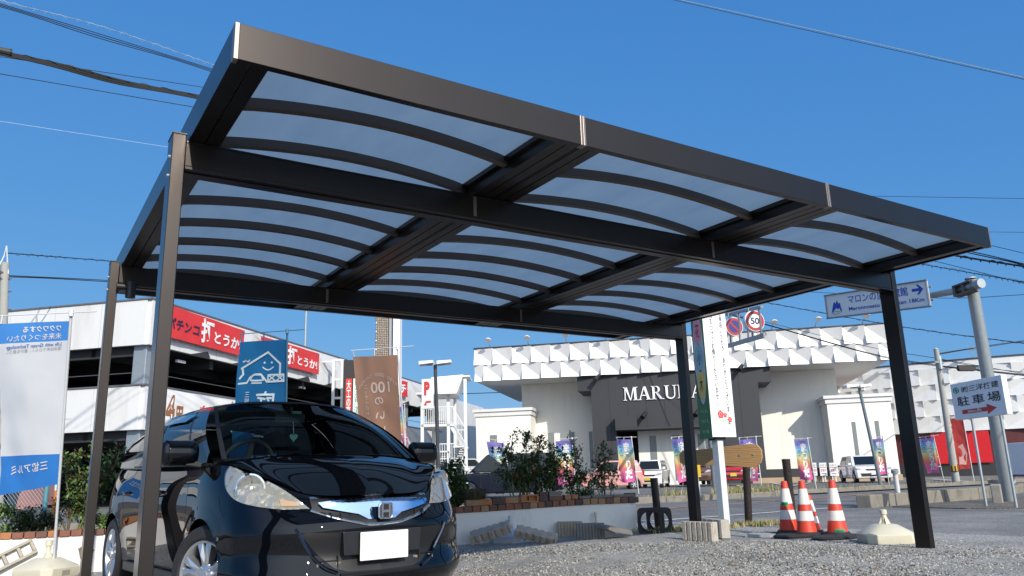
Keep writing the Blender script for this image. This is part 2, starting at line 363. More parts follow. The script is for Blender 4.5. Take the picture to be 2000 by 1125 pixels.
for s in (S1, S2):
    profile_box('valley_rail', s-.16, s+.16, YF+.045, YR-.045, ZB+.004, ZB+HF-.02, (s-.085, s-.005, s+.012, s+.085))
    for sg in (-1, 1):      # glazing ledge beside each rail
        mb = MB(); x = s+sg*.16; mb.box(min(x, x+sg*.028), max(x, x+sg*.028), YF+.05, YR-.05, ZB+.075, ZB+.105); mb.build('glazing_ledge', BRONZE, cp)
for x0, x1 in ((XL+.165, XL+.193), (XR-.193, XR-.165)):
    mb = MB(); mb.box(x0, x1, YF+.05, YR-.05, ZB+.075, ZB+.105); mb.build('glazing_ledge', BRONZE, cp)
def fascia(y0, y1, nm):
    mb = MB(); mb.box(XL+.02, XR-.012, y0, y1, ZB-.002, ZB+HF); f = mb.build(nm, BRONZE, cp, bevel=.002)
    for s in (S1, S2):
        for d in (-.019, .001):
            mb = MB(); mb.box(s+d, s+d+.017, y0-.004, y1+.004, ZB-.004, ZB+HF+.004); mb.build('joint_strip', BRONZE2, f, bevel=.002)
    mb = MB(); mb.box(XL-.001, XL+.02, y0-.002, y1+.001, ZB-.004, ZB+HF+.002); mb.build('end_cap', BRONZE2, f, bevel=.002)
    mb = MB(); mb.box(XR-.012, XR+.001, y0-.002, y1+.001, ZB-.004, ZB+HF+.002); mb.build('end_cap', BRONZE2, f, bevel=.002)
fascia(YF, YF+.045, 'front_fascia'); fascia(YR-.045, YR, 'rear_fascia')
for y in (4.34, 7.245):
    mb = MB(); mb.box(.677, 7.236, y+.006, y+.134, 2.446, ZB-.003); b = mb.build('cross_beam', BRONZE, cp, bevel=.003)
    mb = MB(); mb.box(.677, 7.236, y, y+.14, 2.425, 2.443); mb.box(.677, 7.236, y+.05, y+.09, 2.418, 2.424); mb.build('bottom_flange', BRONZE, b, bevel=.002)
    mb = MB(); mb.box(.677, 7.236, y, y+.14, ZB-.012, ZB-.002); mb.build('top_flange', BRONZE, b)
    for s in (S1, S2):
        mb = MB(); mb.box(s-.162, s-.138, y-.001, y+.005, 2.4435, ZB-.013); mb.build('joint_strip', BRONZE2, b)
mb = MB()   # rain pipe at the rear left post
mb.tube([(.66, 7.2, 2.40), (.76, 7.2, 2.40)], .03, 14); mb.lathe([(.04,-.1),(.04,.03),(.033,.04)], 16, M=Matrix.Translation((.77, 7.2, 2.41))); mb.box(.74,.8,7.18,7.26,2.42,2.45)
mb.build('drain_pipe', BLACK, cp, smooth=40)
# frosted arched panels and battens
pm = bpy.data.materials.new('frosted_polycarbonate'); pm.use_nodes = True; t = pm.node_tree; N = t.nodes.new; L = t.links.new
t.nodes.remove(t.nodes['Principled BSDF']); out = t.nodes['Material Output']
tl = N('ShaderNodeBsdfTranslucent'); tl.inputs[0].default_value = (.12, .185, .25, 1)
tcn = N('ShaderNodeTexCoord'); mpn = N('ShaderNodeMapping'); mpn.inputs['Scale'].default_value = (1.2, .35, 1); nzn = N('ShaderNodeTexNoise'); nzn.inputs['Scale'].default_value = 5; nzn.inputs['Detail'].default_value = 6
crn = N('ShaderNodeValToRGB'); crn.color_ramp.elements[0].position = .3; crn.color_ramp.elements[0].color = (.112, .175, .243, 1); crn.color_ramp.elements[1].position = .7; crn.color_ramp.elements[1].color = (.134, .198, .262, 1)
L(tcn.outputs['Object'], mpn.inputs[0]); L(mpn.outputs[0], nzn.inputs[0]); L(nzn.outputs['Fac'], crn.inputs[0]); L(crn.outputs[0], tl.inputs[0])
gl = N('ShaderNodeBsdfGlossy'); gl.inputs['Color'].default_value = (1, 1, 1, 1); gl.inputs['Roughness'].default_value = .35
m2 = N('ShaderNodeMixShader'); m2.inputs[0].default_value = .05; L(tl.outputs[0], m2.inputs[1]); L(gl.outputs[0], m2.inputs[2]); L(m2.outputs[0], out.inputs[0])
POLY = pm
BAYS = [(XL+.167, S1-.162), (S1+.162, S2-.162), (S2+.162, XR-.167)]
PITCHY = (YR-YF-.09)/9
def arch(x, a, b): q = (x-a)/(b-a); return ZB+.107+.075*sin(pi*q)**.8
for a, b in BAYS:
    n = 24; X = [a+(b-a)*i/n for i in range(n+1)]
    for k in range(9):
        y0, y1 = YF+.045+PITCHY*k+.002, YF+.045+PITCHY*(k+1)-.002
        mb = MB(); mb.grid([[(x, y0, arch(x, a, b)) for x in X], [(x, y1, arch(x, a, b)) for x in X]])
        mb.build('roof_panel', POLY, cp, smooth=180)
        if k:
            y = YF+.045+PITCHY*k; mb = MB(); w = .024
            xa = [(x, arch(x, a, b)-.003) for x in X]
            mb.grid([[(x, y-w, z) for x, z in xa], [(x, y-w, z-.056) for x, z in xa], [(x, y+w, z-.056) for x, z in xa], [(x, y+w, z) for x, z in xa], [(x, y-w, z) for x, z in xa]])
            mb.add([(X[0], y-w, xa[0][1]), (X[0], y+w, xa[0][1]), (X[0], y+w, xa[0][1]-.056), (X[0], y-w, xa[0][1]-.056)], [(0,1,2,3)])
            mb.build('roof_batten', BRONZE3, cp, smooth=35)
# ================================================================ HALL WITH FOLDED WHITE CANOPY (across the road)
WPANEL = mat('white_panel', (.7, .7, .69), .45, var=.03, dirt=(.6, .59, .56), dscale=1.2, streak=.15)
DGREY = mat('charcoal_cladding', (.034, .036, .041), .6, var=.08, scale=2)
GLASSD = mat('dark_window', (.03, .035, .04), .08, var=.1, spec=.8)
GLASSG = mat('grey_window', (.2, .22, .22), .15, var=.1)
DARK = mat('dark_interior', (.012, .013, .015), .8)
SOFFIT = mat('soffit', (.6, .6, .58), .6, var=.05)
BLOCKW = mat('cream_wall', (.84, .82, .76), .6, var=.03, dirt=(.72, .7, .63), dscale=1.0, streak=.12)
TAN = mat('tan_brick', (.42, .3, .2), .8, var=.2, scale=30)

FA, FB = HZ(931, 53.4), HZ(1725, 48.5)
F = Face(FA, FB-FA); FM = F.M()
mh = thing('amusement_hall', 'long white hall with folded triangle canopy and charcoal entrance lettered MARUHAN', 'building', M=FM)
sR = F.px(1740, 700)[0]; zc0, zc1 = 7.45, 9.72
def shingles(mb, s0, s1, zs, n, P=None, D=.33, D2=.27):
    # rows of folded tiles: lower-left triangle leans right and up, upper-right one leans left
    P = P or (lambda s, z, o: (s, -o, z))
    for r, (z0, z1) in enumerate(zs):
        w = (s1-s0)/n; off = (0 if r % 2 == 0 else .5)*w
        for i in range(-1, n+1):
            a, b = s0+i*w+off, s0+(i+1)*w+off
            if b <= s0+.02 or a >= s1-.02: continue
            A, B = max(a, s0), min(b, s1)
            def q(s): return (s-a)/w
            # lower-left triangle TL(0) BL(D) BR(0); upper-right TL(0) TR(D2) BR(0), cut at the ends of the canopy
            def lo(s, z): t = (z1-z)/(z1-z0); return max(0, D*(t-q(s)))
            def up(s, z): t = (z1-z)/(z1-z0); return max(0, D2*(q(s)-t))
            def zd(s): return z1-(z1-z0)*q(s)
            L = []
            pl = [(A, z0, lo(A, z0)), (B, z0, lo(B, z0)), (B, zd(B), 0), (A, zd(A), 0)]
            pu = [(A, zd(A), 0), (B, zd(B), 0), (B, z1, up(B, z1)), (A, z1, up(A, z1))]
            for pol in (pl, pu):
                o = len(mb.v); mb.add([P(s, z, d+.02) for s, z, d in pol], [(0,1,2,3)])
            # closing faces at both sides and the bottom
            mb.add([P(A, z0, .0), P(A, z0, lo(A, z0)+.02), P(A, zd(A), .02), P(A, zd(A), 0)], [(0,1,2,3)])
            mb.add([P(B, z1, .0), P(B, z1, up(B, z1)+.02), P(B, zd(B), .02), P(B, zd(B), 0)], [(0,1,2,3)])
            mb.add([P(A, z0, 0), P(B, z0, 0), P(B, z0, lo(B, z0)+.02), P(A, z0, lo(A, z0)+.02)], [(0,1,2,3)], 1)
            mb.add([P(A, z1, 0), P(B, z1, 0), P(B, z1, up(B, z1)+.02), P(A, z1, up(A, z1)+.02)], [(0,1,2,3)])
mb = MB(); zm = (zc0+zc1)/2
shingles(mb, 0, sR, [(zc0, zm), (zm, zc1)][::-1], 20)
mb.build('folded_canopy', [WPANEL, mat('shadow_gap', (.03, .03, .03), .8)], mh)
mb = MB(); mb.box(0, sR, 0, 16, zc0+.05, zc1+.03); mb.build('canopy_slab', [SOFFIT], mh)
mb = MB(); mb.box(-.06, sR+.06, -.12, .2, zc1+.035, zc1+.12); mb.build('parapet_trim', [DGREY], mh)
sW0, sW1 = F.px(1020, 800, 3.6)[0], F.px(1635, 760, 3.6)[0]
mb = MB(); mb.box(sW0, sW1, 3.6, 22, -.1, zc0+.04); w = mb.build('wall', [BLOCKW], mh)
# charcoal portal with stepped shoulders
def PX2(u, v, n=0): return F.px(u, v, n)
p0 = PX2(1127, 735, .12); p1 = PX2(1127, 762, .12); p2 = PX2(1154, 763, .12); p3 = PX2(1506, 745, .12); p4 = PX2(1480, 747, .12)
mb = MB(); r0 = PX2(1204, 840, .12)[0]; r1 = PX2(1402, 836, .12)[0]; zr = PX2(1300, 838, .12)[1]
mb.box(p0[0], p3[0], .12, 3.6, p2[1], zc0+.045); mb.box(p2[0], r0, .12, 3.6, -.1, p2[1]); mb.box(r1, p4[0], .12, 3.6, -.1, p2[1]); mb.box(r0, r1, .12, 3.6, zr, p2[1])
mb.build('portal', [DGREY], mh)
mb = MB()
for k in range(1, 9): s = p2[0]+(p4[0]-p2[0])*k/9; mb.box(s-.012, s+.012, .112, .119, -.1 if (s < r0 or s > r1) else zr, zc0-.1)
mb.build('panel_joints', [mat('joint_black', (.02, .02, .022), .7)], mh)
mb = MB(); mb.box(r0, r1, -.75, .11, zr, zr+.12); mb.box(r0, PX2(1245, 830)[0], -.75, .11, zr+.13, zr+.9); mb.build('entrance_shelf', [DGREY], mh)
mb = MB(); s0, s1 = PX2(1245, 840, 1.2)[0], PX2(1400, 840, 1.2)[0]; mb.box(s0, s1+1.5, 1.2, 3.58, -.1, zr-.01); ew = mb.build('entrance_wall', [BLOCKW], mh)
for u0, u1 in ((1268, 1281), (1314, 1327), (1362, 1375)):
    a, b = PX2(u0, 850, 1.2)[0], PX2(u1, 850, 1.2)[0]
    mb = MB(); mb.box(a, b, 1.17, 1.21, .4, zr-.35); mb.build('slim_window', [GLASSG], ew)
mb = MB(); mb.box(r0, s0, 2.6, 3.57, -.1, zr-.01); mb.build('doorway', [DARK], mh)
# raised letters with serifs
LET = mat('letter_white', (.85, .85, .85), .35, var=.02)
def serif_letter(ch):
    S = []   # strokes as quads (x0,x1 at bottom, x0,x1 at top, y0, y1)
    def st(x0, x1, t0, t1, y0=0, y1=1): S.append([(x0, y0), (x1, y0), (t1, y1), (t0, y1)])
    def sf(a, b, y): S.append([(a, y), (b, y), (b-.03, y+.055), (a+.03, y+.055)] if y < .5 else [(a+.03, y-.055), (b-.03, y-.055), (b, y), (a, y)])
    if ch == 'M':
        st(.1, .16, .12, .2); st(.82, 1.0, .8, .98); st(.5, .56, .12, .3); st(.5, .56, .76, .86)
        sf(0, .28, 0); sf(.72, 1.1, 0); sf(0, .28, 1); sf(.74, 1.1, 1); w = 1.1
    elif ch == 'A':
        st(.05, .13, .4, .48); st(.66, .86, .38, .56); S.append([(.2, .3), (.72, .3), (.7, .37), (.22, .37)]); sf(-.04, .24, 0); sf(.56, .94, 0); w = .92
    elif ch == 'R':
        st(.1, .27, .1, .27); st(.62, .84, .34, .5, 0, .5); n = 10
        for i in range(n):
            a, b = pi/2-pi*i/n, pi/2-pi*(i+1)/n
            S.append([(.36+.3*cos(b), .74+.26*sin(b)), (.36+.3*cos(a), .74+.26*sin(a)), (.36+.15*cos(a), .74+.2*sin(a)), (.36+.15*cos(b), .74+.2*sin(b))])
        S.append([(.2, .94), (.37, .94), (.37, 1), (.2, 1)]); S.append([(.2, .48), (.37, .48), (.37, .54), (.2, .54)]); sf(0, .38, 0); sf(0, .3, 1); sf(.6, .96, 0); w = .94
    elif ch == 'U':
        st(.1, .27, .1, .27, .3, 1); st(.72, .8, .72, .8, .3, 1); n = 10
        for i in range(n):
            a, b = pi+pi*i/n, pi+pi*(i+1)/n
            S.append([(.45+.35*cos(a), .32+.34*sin(a)), (.45+.35*cos(b), .32+.34*sin(b)), (.48+.24*cos(b), .32+.25*sin(b)), (.48+.24*cos(a), .32+.25*sin(a))])
        sf(0, .38, 1); sf(.6, .92, 1); w = .92
    elif ch == 'H':
        st(.1, .27, .1, .27); st(.7, .87, .7, .87); S.append([(.27, .47), (.7, .47), (.7, .55), (.27, .55)])
        for a in (0, .6):
            sf(a, a+.37, 0); sf(a, a+.37, 1)
        w = .97
    else:
        st(.1, .16, .1, .16); st(.78, .84, .78, .84); st(.66, .86, .1, .28); sf(0, .26, 0); sf(.68, .94, 1); sf(0, .22, 1); w = .94
    return S, w
sign = mh
a0 = PX2(1218, 783, .1); a1 = PX2(1218, 757, .1); hL = a1[1]-a0[1]; x = a0[0]; zL = a0[1]
tot = PX2(1392, 770, .1)[0]-x; k = tot/6.55
for ch in 'MARUHAN':
    S, w = serif_letter(ch); mb = MB()
    for q in S: mb.prism([(x+px_*k, zL+py_*hL) for px_, py_ in q], .02, .10, 'y')
    mb.build('raised_letter', [LET], mh); x += (w+.03)*k
# lamps on arms over the canopy edge, small spot lamps on the portal
def arm_lamp(s, nm='canopy_lamp'):
    mb = MB(); mb.tube([(s, .05, zc1+.1), (s+.1, -.9, zc1+.55)], .03, 6); mb.build('lamp_arm', [GALV], mh)
    mb = MB(); mb.lathe([(.02, .1), (.12, .07), (.22, -.03), (.22, -.08), (.05, -.08)], 12, M=Matrix.Translation((s+.1, -1.0, zc1+.5)) @ Matrix.Rotation(-.5, 4, 'X')); mb.build(nm, [WPANEL], mh, smooth=40)
for u in (952, 1028, 1103, 1181, 1260, 1380, 1435, 1513, 1600, 1695): arm_lamp(F.px(u, 675, -.8)[0])
for u, v in ((1170, 736), (1450, 716), (1262, 808), (1365, 804)):
    s, z = F.px(u, v, -.3); mb = MB(); mb.tube([(s, .1, z+.15), (s, -.25, z+.12)], .03, 6); mb.tube([(s, -.2, z+.1), (s-.25, -.55, z-.25)], [.12, .17], 10); mb.build('spot_lamp', [BLACK], mh)
# lower white blocks with cornices and grey slit windows
def low_block(u0, u1, vtop, n0, wins, nm='side_wing'):
    s0, s1 = F.px(u0, 850, n0)[0], F.px(u1, 850, n0)[0]; zt = F.px((u0+u1)/2, vtop, n0)[1]
    mb = MB(); mb.box(s0, s1, n0, n0+7, -.1, zt-.5); b = mb.build(nm, [BLOCKW], mh)
    mb = MB(); mb.box(s0-.1, s1+.1, n0-.1, n0+7.1, zt-.5, zt-.22); mb.box(s0-.2, s1+.2, n0-.2, n0+7.2, zt-.2, zt); mb.box(s0-.05, s1+.05, n0-.05, n0+7, zt-.22, zt-.2); mb.build('cornice', [WPANEL], b)
    for a, c, v0, v1 in wins:
        x0, z1 = F.px(a, v0, n0); x1, z0 = F.px(c, v1, n0)
        mb = MB(); mb.box(x0, x1, n0-.03, n0+.05, z0, z1); mb.build('slit_window', [GLASSG], b)
low_block(930, 1037, 798, 1.2, ((957, 972, 850, 905),))
low_block(1622, 1748, 770, 1.2, ((1663, 1680, 824, 898), (1708, 1726, 822, 898)))
for a, c, v0, v1 in ((1070, 1085, 846, 915), (1111, 1125, 844, 915), (1150, 1160, 843, 915)):
    x0, z1 = F.px(a, v0, 3.6); x1, z0 = F.px(c, v1, 3.6); mb = MB(); mb.box(x0, x1, 3.57, 3.62, z0, z1); mb.build('slit_window', [GLASSG], mh)
# white step wall before the right wing, plinth and planter kerb
mb = MB(); mb.box(p4[0]+.01, sW1, 3.42, 3.59, -.1, .95); mb.build('plinth', [DGREY], mh)
mb = MB(); mb.box(p4[0]-1, F.px(1760, 930, -.5)[0], -.9, -.5, -.1, .42); mb.build('brick_kerb', [TAN], mh)
# small shop posters on a stand along the kerb
POSTW = mat('poster_white', (.78, .78, .76), .5, var=.03); INK = mat('ink_black', (.02, .02, .025), .6); INKR = mat('ink_red', (.6, .05, .04), .6); INKB = mat('ink_blue', (.05, .12, .4), .6)
for u0, u1 in ((1573, 1584), (1586, 1597), (1599.5, 1616.5), (1619, 1637)):
    s0, z1 = F.px(u0, 904, -1.2); s1, z0 = F.px(u1, 929, -1.2)
    if u0 > 1574 or True:
        root = thing('poster_board', 'white poster board with red price and black script', 'poster', M=FM, group='white posters along the brick kerb of the hall')
        mb = MB(); mb.box(s0, s1, -1.2, -1.15, z0, z1); mb.box(s0+.1, s0+.16, -1.14, -1.08, -.05, z0+.3); mb.box(s1-.16, s1-.1, -1.14, -1.08, -.05, z0+.3); mb.build('board', [POSTW], root)
        mb = MB(); f = lambda x, y: (x, -1.206, y); cx = (s0+s1)/2; h = z1-z0; w = s1-s0
        put_text(mb, 'さがそう', f, fit=(w*.8, h*.2), at2=(cx, z1-h*.2)); mb.box(s0+.03, s1-.03, -1.205, -1.2, z0+h*.62, z0+h*.65)
        put_text(mb, '営業中', f, fit=(w*.75, h*.22), at2=(cx, z0+h*.42), mi=1); mb.box(s0+.08, s1-.08, -1.206, -1.2, z0+h*.15, z0+h*.2, 2)
        mb.build('print', [INK, INKR, INKB], root)
# ================================================================ ROUND RED AND WHITE HALL (right)
REDP = mat('red_panel', (.6, .015, .02), .35, var=.06); DRED = mat('dark_red_panel', (.1, .02, .022), .5, var=.15)
GRYM = mat('grey_metal_siding', (.2, .21, .21), .5, .3, var=.05)
c0 = HZ(1905, 58); hd = (c0-CAMP); hd.z = 0; hd.normalize(); RR = 34; cc = c0+hd*RR
rh = thing('round_hall', 'round hall with white folded shingle wall over red base beyond the road', 'building', (cc.x, cc.y, 0))
base_a = atan2(-hd.y, -hd.x)
def P_arc(s, z, o): a = base_a+s/RR; return ((RR+o)*cos(a), (RR+o)*sin(a), z)
sL = -15; 
mb = MB(); nz = 4; z0, z1 = 3.35, 8.15
zs = [(z0+(z1-z0)*i/nz, z0+(z1-z0)*(i+1)/nz) for i in range(nz)]
A0, A1 = -14.5, 16
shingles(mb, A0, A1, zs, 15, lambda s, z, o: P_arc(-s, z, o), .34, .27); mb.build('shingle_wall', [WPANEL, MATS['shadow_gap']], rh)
def arc_band(name, s0, s1, z0, z1, o, m, par, n=24):
    mb = MB(); S = [s0+(s1-s0)*i/n for i in range(n+1)]
    mb.grid([[P_arc(-s, z0, o) for s in S], [P_arc(-s, z1, o) for s in S], [P_arc(-s, z1, o-.3) for s in S]]); return mb.build(name, m, par)
arc_band('wall', A0, A1, -.2, 8.2, -.35, [GRYM], rh); arc_band('roof_band', A0, A1, 8.15, 8.6, .15, [WPANEL], rh); arc_band('roof_edge', A0, A1, 8.6, 8.72, .2, [DGREY], rh)
arc_band('red_base', A0, A1, 1.0, 3.35, -.1, [DRED], rh); arc_band('dark_plinth', A0, A1, -.2, 1.0, -.05, [DGREY], rh)
for a, b in ((-8.6, -4.9), (-1.2, 2.6), (5.2, 6.2), (8.5, 12)): arc_band('red_panel', a, b, 1.02, 3.3, .12, [REDP], rh, 8)
mb = MB(); e = P_arc(-A0, 0, -.2); far = Vector((*HZ(1652, 84).xy, 0))-cc
mb.add([(e[0], e[1], -.2), (far.x, far.y, -.2), (far.x, far.y, 8.4), (e[0], e[1], 8.3)], [(0,1,2,3)]); mb.build('side_wall', [GRYM], rh)
for s in (-11, -6, -1, 4, 9):
    mb = MB(); p = P_arc(-s, 8.75, .1); q = P_arc(-s, 9.25, 1.2); mb.tube([p, q], .035, 6); mb.box(q[0]-.25, q[0]+.25, q[1]-.25, q[1]+.25, q[2]-.02, q[2]+.08); mb.build('roof_lamp', [WPANEL], rh)

# ================================================================ PARKING GARAGE (left, behind the car)
g0 = HZ(265, 28.0); gd = Vector((sin(radians(45.9)), cos(radians(45.9)), 0))
GR = Face(g0, gd); GRM = GR.M()            # right face runs away from the corner
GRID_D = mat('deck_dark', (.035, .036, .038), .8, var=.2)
ga = thing('parking_garage', 'white two deck parking garage with dark open levels behind the hatchback', 'building', M=GRM)
# heights measured at the corner
zA1 = GR.px(265, 575)[1]; zA0 = GR.px(265, 667)[1]; zB1 = GR.px(265, 750)[1]; zB0 = GR.px(265, 838)[1]
LF = 34; LR = 33.5; WD = 30
def parapet(name, z0, z1, L):
    mb = MB(); mb.box(0, L, -.06, .12, z0, z1); a = mb.build(name, [WPANEL], ga)
    mb = MB(); mb.box(-.06, .12, .13, WD, z0, z1); mb.build(name, [WPANEL], ga)
    mb = MB(); mb.box(-.1, L, -.1, .16, z1+.002, z1+.06); mb.box(-.1, .16, .165, WD, z1+.002, z1+.06); mb.build('coping', [mat('coping_dark', (.12, .12, .13), .5)], a)
    mb = MB()
    for i in range(1, 24): mb.box(i*1.4-.008, i*1.4+.008, -.066, -.061, z0+.01, z1-.01)
    for i in range(1, 14): mb.box(-.066, -.061, i*2.1-.008, i*2.1+.008, z0+.01, z1-.01)
    mb.build('panel_joints', [mat('joint_grey', (.45, .45, .45), .6)], a)
    # folded triangle ornament: raised grey facets along the lower edge
    mb = MB(); h = z1-z0; w = 2.9
    for i in range(int(L/w)):
        s = .9+i*w
        mb.add([(s, -.064, z1-.06), (s+w*.98, -.064, z0), (s+w*.98, -.2, z0+h*.52), (s+w*.98, -.066, z1-.06)], [(0,1,2),(0,2,3)], 0)
        mb.add([(s+w*.98, -.064, z0), (s+w*.98, -.2, z0+h*.52), (s+w*.98, -.064, z1-.06)], [(0,1,2)], 1)
        mb.add([(s+w*.55, -.064, z0), (s+w*.98, -.07, z0), (s+w*.98, -.09, z0+.3)], [(0,1,2)], 1)
    mb.build('folded_facets', [mat('facet_grey', (.62, .62, .63), .5, var=.03), DGREY], a)
parapet('upper_parapet', zA0, zA1, LF); parapet('lower_parapet', zB0, zB1, LF)
mb = MB(); mb.add([(.62, -.066, zA1-.75), (.25, -.07, zA0+.32), (1.15, -.07, zA0+.28)], [(0,1,2)]); mb.add([(.62, -.066, zB1-.7), (.25, -.07, zB0+.32), (1.15, -.07, zB0+.28)], [(0,1,2)]); mb.build('corner_notch', [DGREY], ga)
# decks, back walls and ceilings that close the view inside
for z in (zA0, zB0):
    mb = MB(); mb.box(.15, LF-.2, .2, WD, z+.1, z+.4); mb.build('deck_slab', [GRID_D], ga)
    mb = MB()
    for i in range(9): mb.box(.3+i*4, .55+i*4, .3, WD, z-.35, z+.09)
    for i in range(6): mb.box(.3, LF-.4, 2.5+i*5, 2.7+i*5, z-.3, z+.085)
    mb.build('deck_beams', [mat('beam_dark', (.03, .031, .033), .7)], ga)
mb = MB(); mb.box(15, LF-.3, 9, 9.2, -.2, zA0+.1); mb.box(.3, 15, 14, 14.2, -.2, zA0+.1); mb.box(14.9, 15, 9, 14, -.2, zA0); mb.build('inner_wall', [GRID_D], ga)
for (s, n) in ((.45, .45), (9, .45), (18, .45), (27, .45), (33, .45), (.45, 9), (.45, 18), (9, 7), (5, 10)):
    mb = MB(); mb.box(s-.28, s+.28, n-.28, n+.28, -.2, zA0+.05); mb.build('column', [GALV], ga, bevel=.02)
for i in range(5):
    mb = MB(); s = 2.2+i*5; mb.box(s, s+.5, .3, .42, zA0-.34, zA0-.24); mb.build('ceiling_lamp', [WPANEL], ga)
for z_ in (zB1+.55,):
    mb = MB(); mb.tube([(.75, .35, z_), (LF-1, .35, z_)], .018, 6); mb.tube([(.35, .75, z_), (.35, WD-1, z_)], .018, 6); mb.build('guard_rail', mat('rail_dark', (.09, .09, .095), .6), ga)
mb = MB(); mb.tube([(12.5, .3, zA1-.5), (12.5, .3, zA1+4.2)], .06, 8); mb.build('roof_pole', [GALV], ga)
# red banners on the parapet
RED = mat('banner_red', (.62, .035, .035), .6, var=.08, scale=3); NAVY = mat('ink_navy', (.02, .02, .06), .6); WINK = mat('ink_white', (.8, .78, .76), .6, var=.03)
def banner(u0, v0a, v0b, u1, v1a, v1b, draw, label, nm='red_banner', m=None, mats=None):
    s0, z0t = GR.px(u0, v0a, -.3); _, z0b = GR.px(u0, v0b, -.3); s1, z1t = GR.px(u1, v1a, -.3); _, z1b = GR.px(u1, v1b, -.3)
    root = thing(nm, label, 'banner', M=GRM)
    def S(a, b, o=0): # a 0..1 along, b 0..1 up
        top = z0t+(z1t-z0t)*a; bot = z0b+(z1b-z0b)*a
        return (s0+(s1-s0)*a, -.3-o+.035*noise.noise((a*7, b*3, s0)), bot+(top-bot)*b)
    n = 28; mb = MB(); mb.grid([[S(i/n, j/6) for i in range(n+1)] for j in range(7)]); mb.build('cloth', [m or RED], root, smooth=180)
    mb = MB(); draw(mb, lambda x, y: S(x, y, .03)); mb.build('lettering', mats or [WINK, NAVY], root)
    mb = MB()
    for a in (.02, .98):
        for b in (.04, .96): mb.lathe([(.02, 0), (.05, 0), (.05, .02), (.02, .02)], 8, M=Matrix.Translation(Vector(S(a, b, .02))) @ Matrix.Rotation(pi/2, 4, 'X'))
    for b in (.04, .96): mb.tube([S(.02, b, -.02), (S(.02, b)[0]-.3, -.12, S(.02, b)[2]+.1)], .008, 4)
    mb.build('grommets', [GALV], root)
    return root
def d1(mb, f):
    put_text(mb, 'パチンコ', f, fit=(.36, .36), at2=(.22, .46), bold=.02, mi=1); put_text(mb, '打', f, fit=(.16, .84), at2=(.5, .52), bold=.035, mi=0); put_text(mb, 'とうか!', f, fit=(.36, .42), at2=(.77, .4), bold=.03, mi=0)
banner(322, 592, 656, 478, 646, 697, d1, 'red banner lettered in navy and white, next to the front post of the carport')
banner(510, 656, 702, 624, 691, 732, d1, 'red banner half hidden behind the blue house flag')
banner(758, 735, 768, 796, 746, 776, lambda mb, f: put_text(mb, 'ッチ', f, fit=(.6, .6), at2=(.6, .48), bold=.04, mi=0), 'short red banner right of the brown flag')
BRO = mat('ink_brown', (.3, .12, .05), .6)
def d4(mb, f):
    put_text(mb, '4', f, fit=(.11, .72), at2=(.11, .52), bold=.06, mi=0); put_text(mb, '4', f, fit=(.075, .56), at2=(.11, .52), mi=2); put_text(mb, '円', f, fit=(.09, .42), at2=(.23, .42), bold=.04, mi=0)
    put_text(mb, 'パチンコ', f, fit=(.36, .4), at2=(.66, .55), bold=.03, mi=1); put_text(mb, 'JST', f, fit=(.1, .14), at2=(.13, .1), bold=.02, mi=0)
    mb.lathe([(0, 0), (.001, 0)], 3); 
banner(318, 758, 840, 455, 784, 850, d4, 'white banner with brown outlined numeral above the hatchback roof', 'white_banner', POSTW, [BRO, INKR, WINK])
# end bay, ladder frame, dark sign pylon, stair tower
mb = MB(); sE = LF; mb.box(sE+.02, sE+14, .5, .7, 2.0, zA1-.2); mb.box(sE+.02, sE+14, .5, .7, -.2, 1.6); mb.box(sE+.5, sE+2.2, .3, .49, -.2, zA1-1.5); mb.build('end_wall', [WPANEL], ga)
mb = MB(); 
for i in range(1, 20): mb.box(sE+i*.7-.01, sE+i*.7+.01, .49, .499, 2.0, zA1-.25)
mb.build('panel_joints', [MATS['joint_grey']], ga)
mb = MB(); mb.box(sE+14, sE+40, .4, .7, 1.6, 3.6); 
mb.prism([(sE+14, zA1-.3), (sE+40, 4.6), (sE+40, 3.6), (sE+14, zA1-1.8)], .3, .6, 'y'); mb.build('ramp_wall', [mat('ramp_grey', (.45, .46, .47), .6)], ga)
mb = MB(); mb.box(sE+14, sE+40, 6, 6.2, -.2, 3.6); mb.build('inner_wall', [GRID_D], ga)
# ================================================================ BLACK HATCHBACK UNDER THE CARPORT
def crom(P, n):                    # Catmull-Rom through points
    P = [Vector(p) for p in P]; out = []
    for i in range(len(P)-1):
        a = P[i-1] if i else P[0]*2-P[1]; b, c = P[i], P[i+1]; d = P[i+2] if i+2 < len(P) else P[-1]*2-P[-2]
        for k in range(n):
            t = k/n; out.append(.5*((2*b)+(c-a)*t+(2*a-5*b+4*c-d)*t*t+(3*b-a-3*c+d)*t**3))
    out.append(P[-1]); return out
def loft(rows, nu, nv):            # dense grid through a net of control points
    R = [crom(r, nu) for r in rows]; cols = [crom([r[j] for r in R], nv) for j in range(len(R[0]))]
    return [[c[i] for c in cols] for i in range(len(cols[0]))]
PAINT = bpy.data.materials.new('black_car_paint'); PAINT.use_nodes = True; b = PAINT.node_tree.nodes['Principled BSDF']
b.inputs['Base Color'].default_value = (.0015, .0022, .004, 1); b.inputs['Roughness'].default_value = .3; b.inputs['Coat Weight'].default_value = 1; b.inputs['Coat Roughness'].default_value = .012; b.inputs['Metallic'].default_value = 0; b.inputs['Specular IOR Level'].default_value = 0
CHROME = mat('chrome', (.75, .77, .8), .06, 1, var=.01); SILVER = mat('wheel_silver', (.6, .61, .63), .3, .85, var=.03)
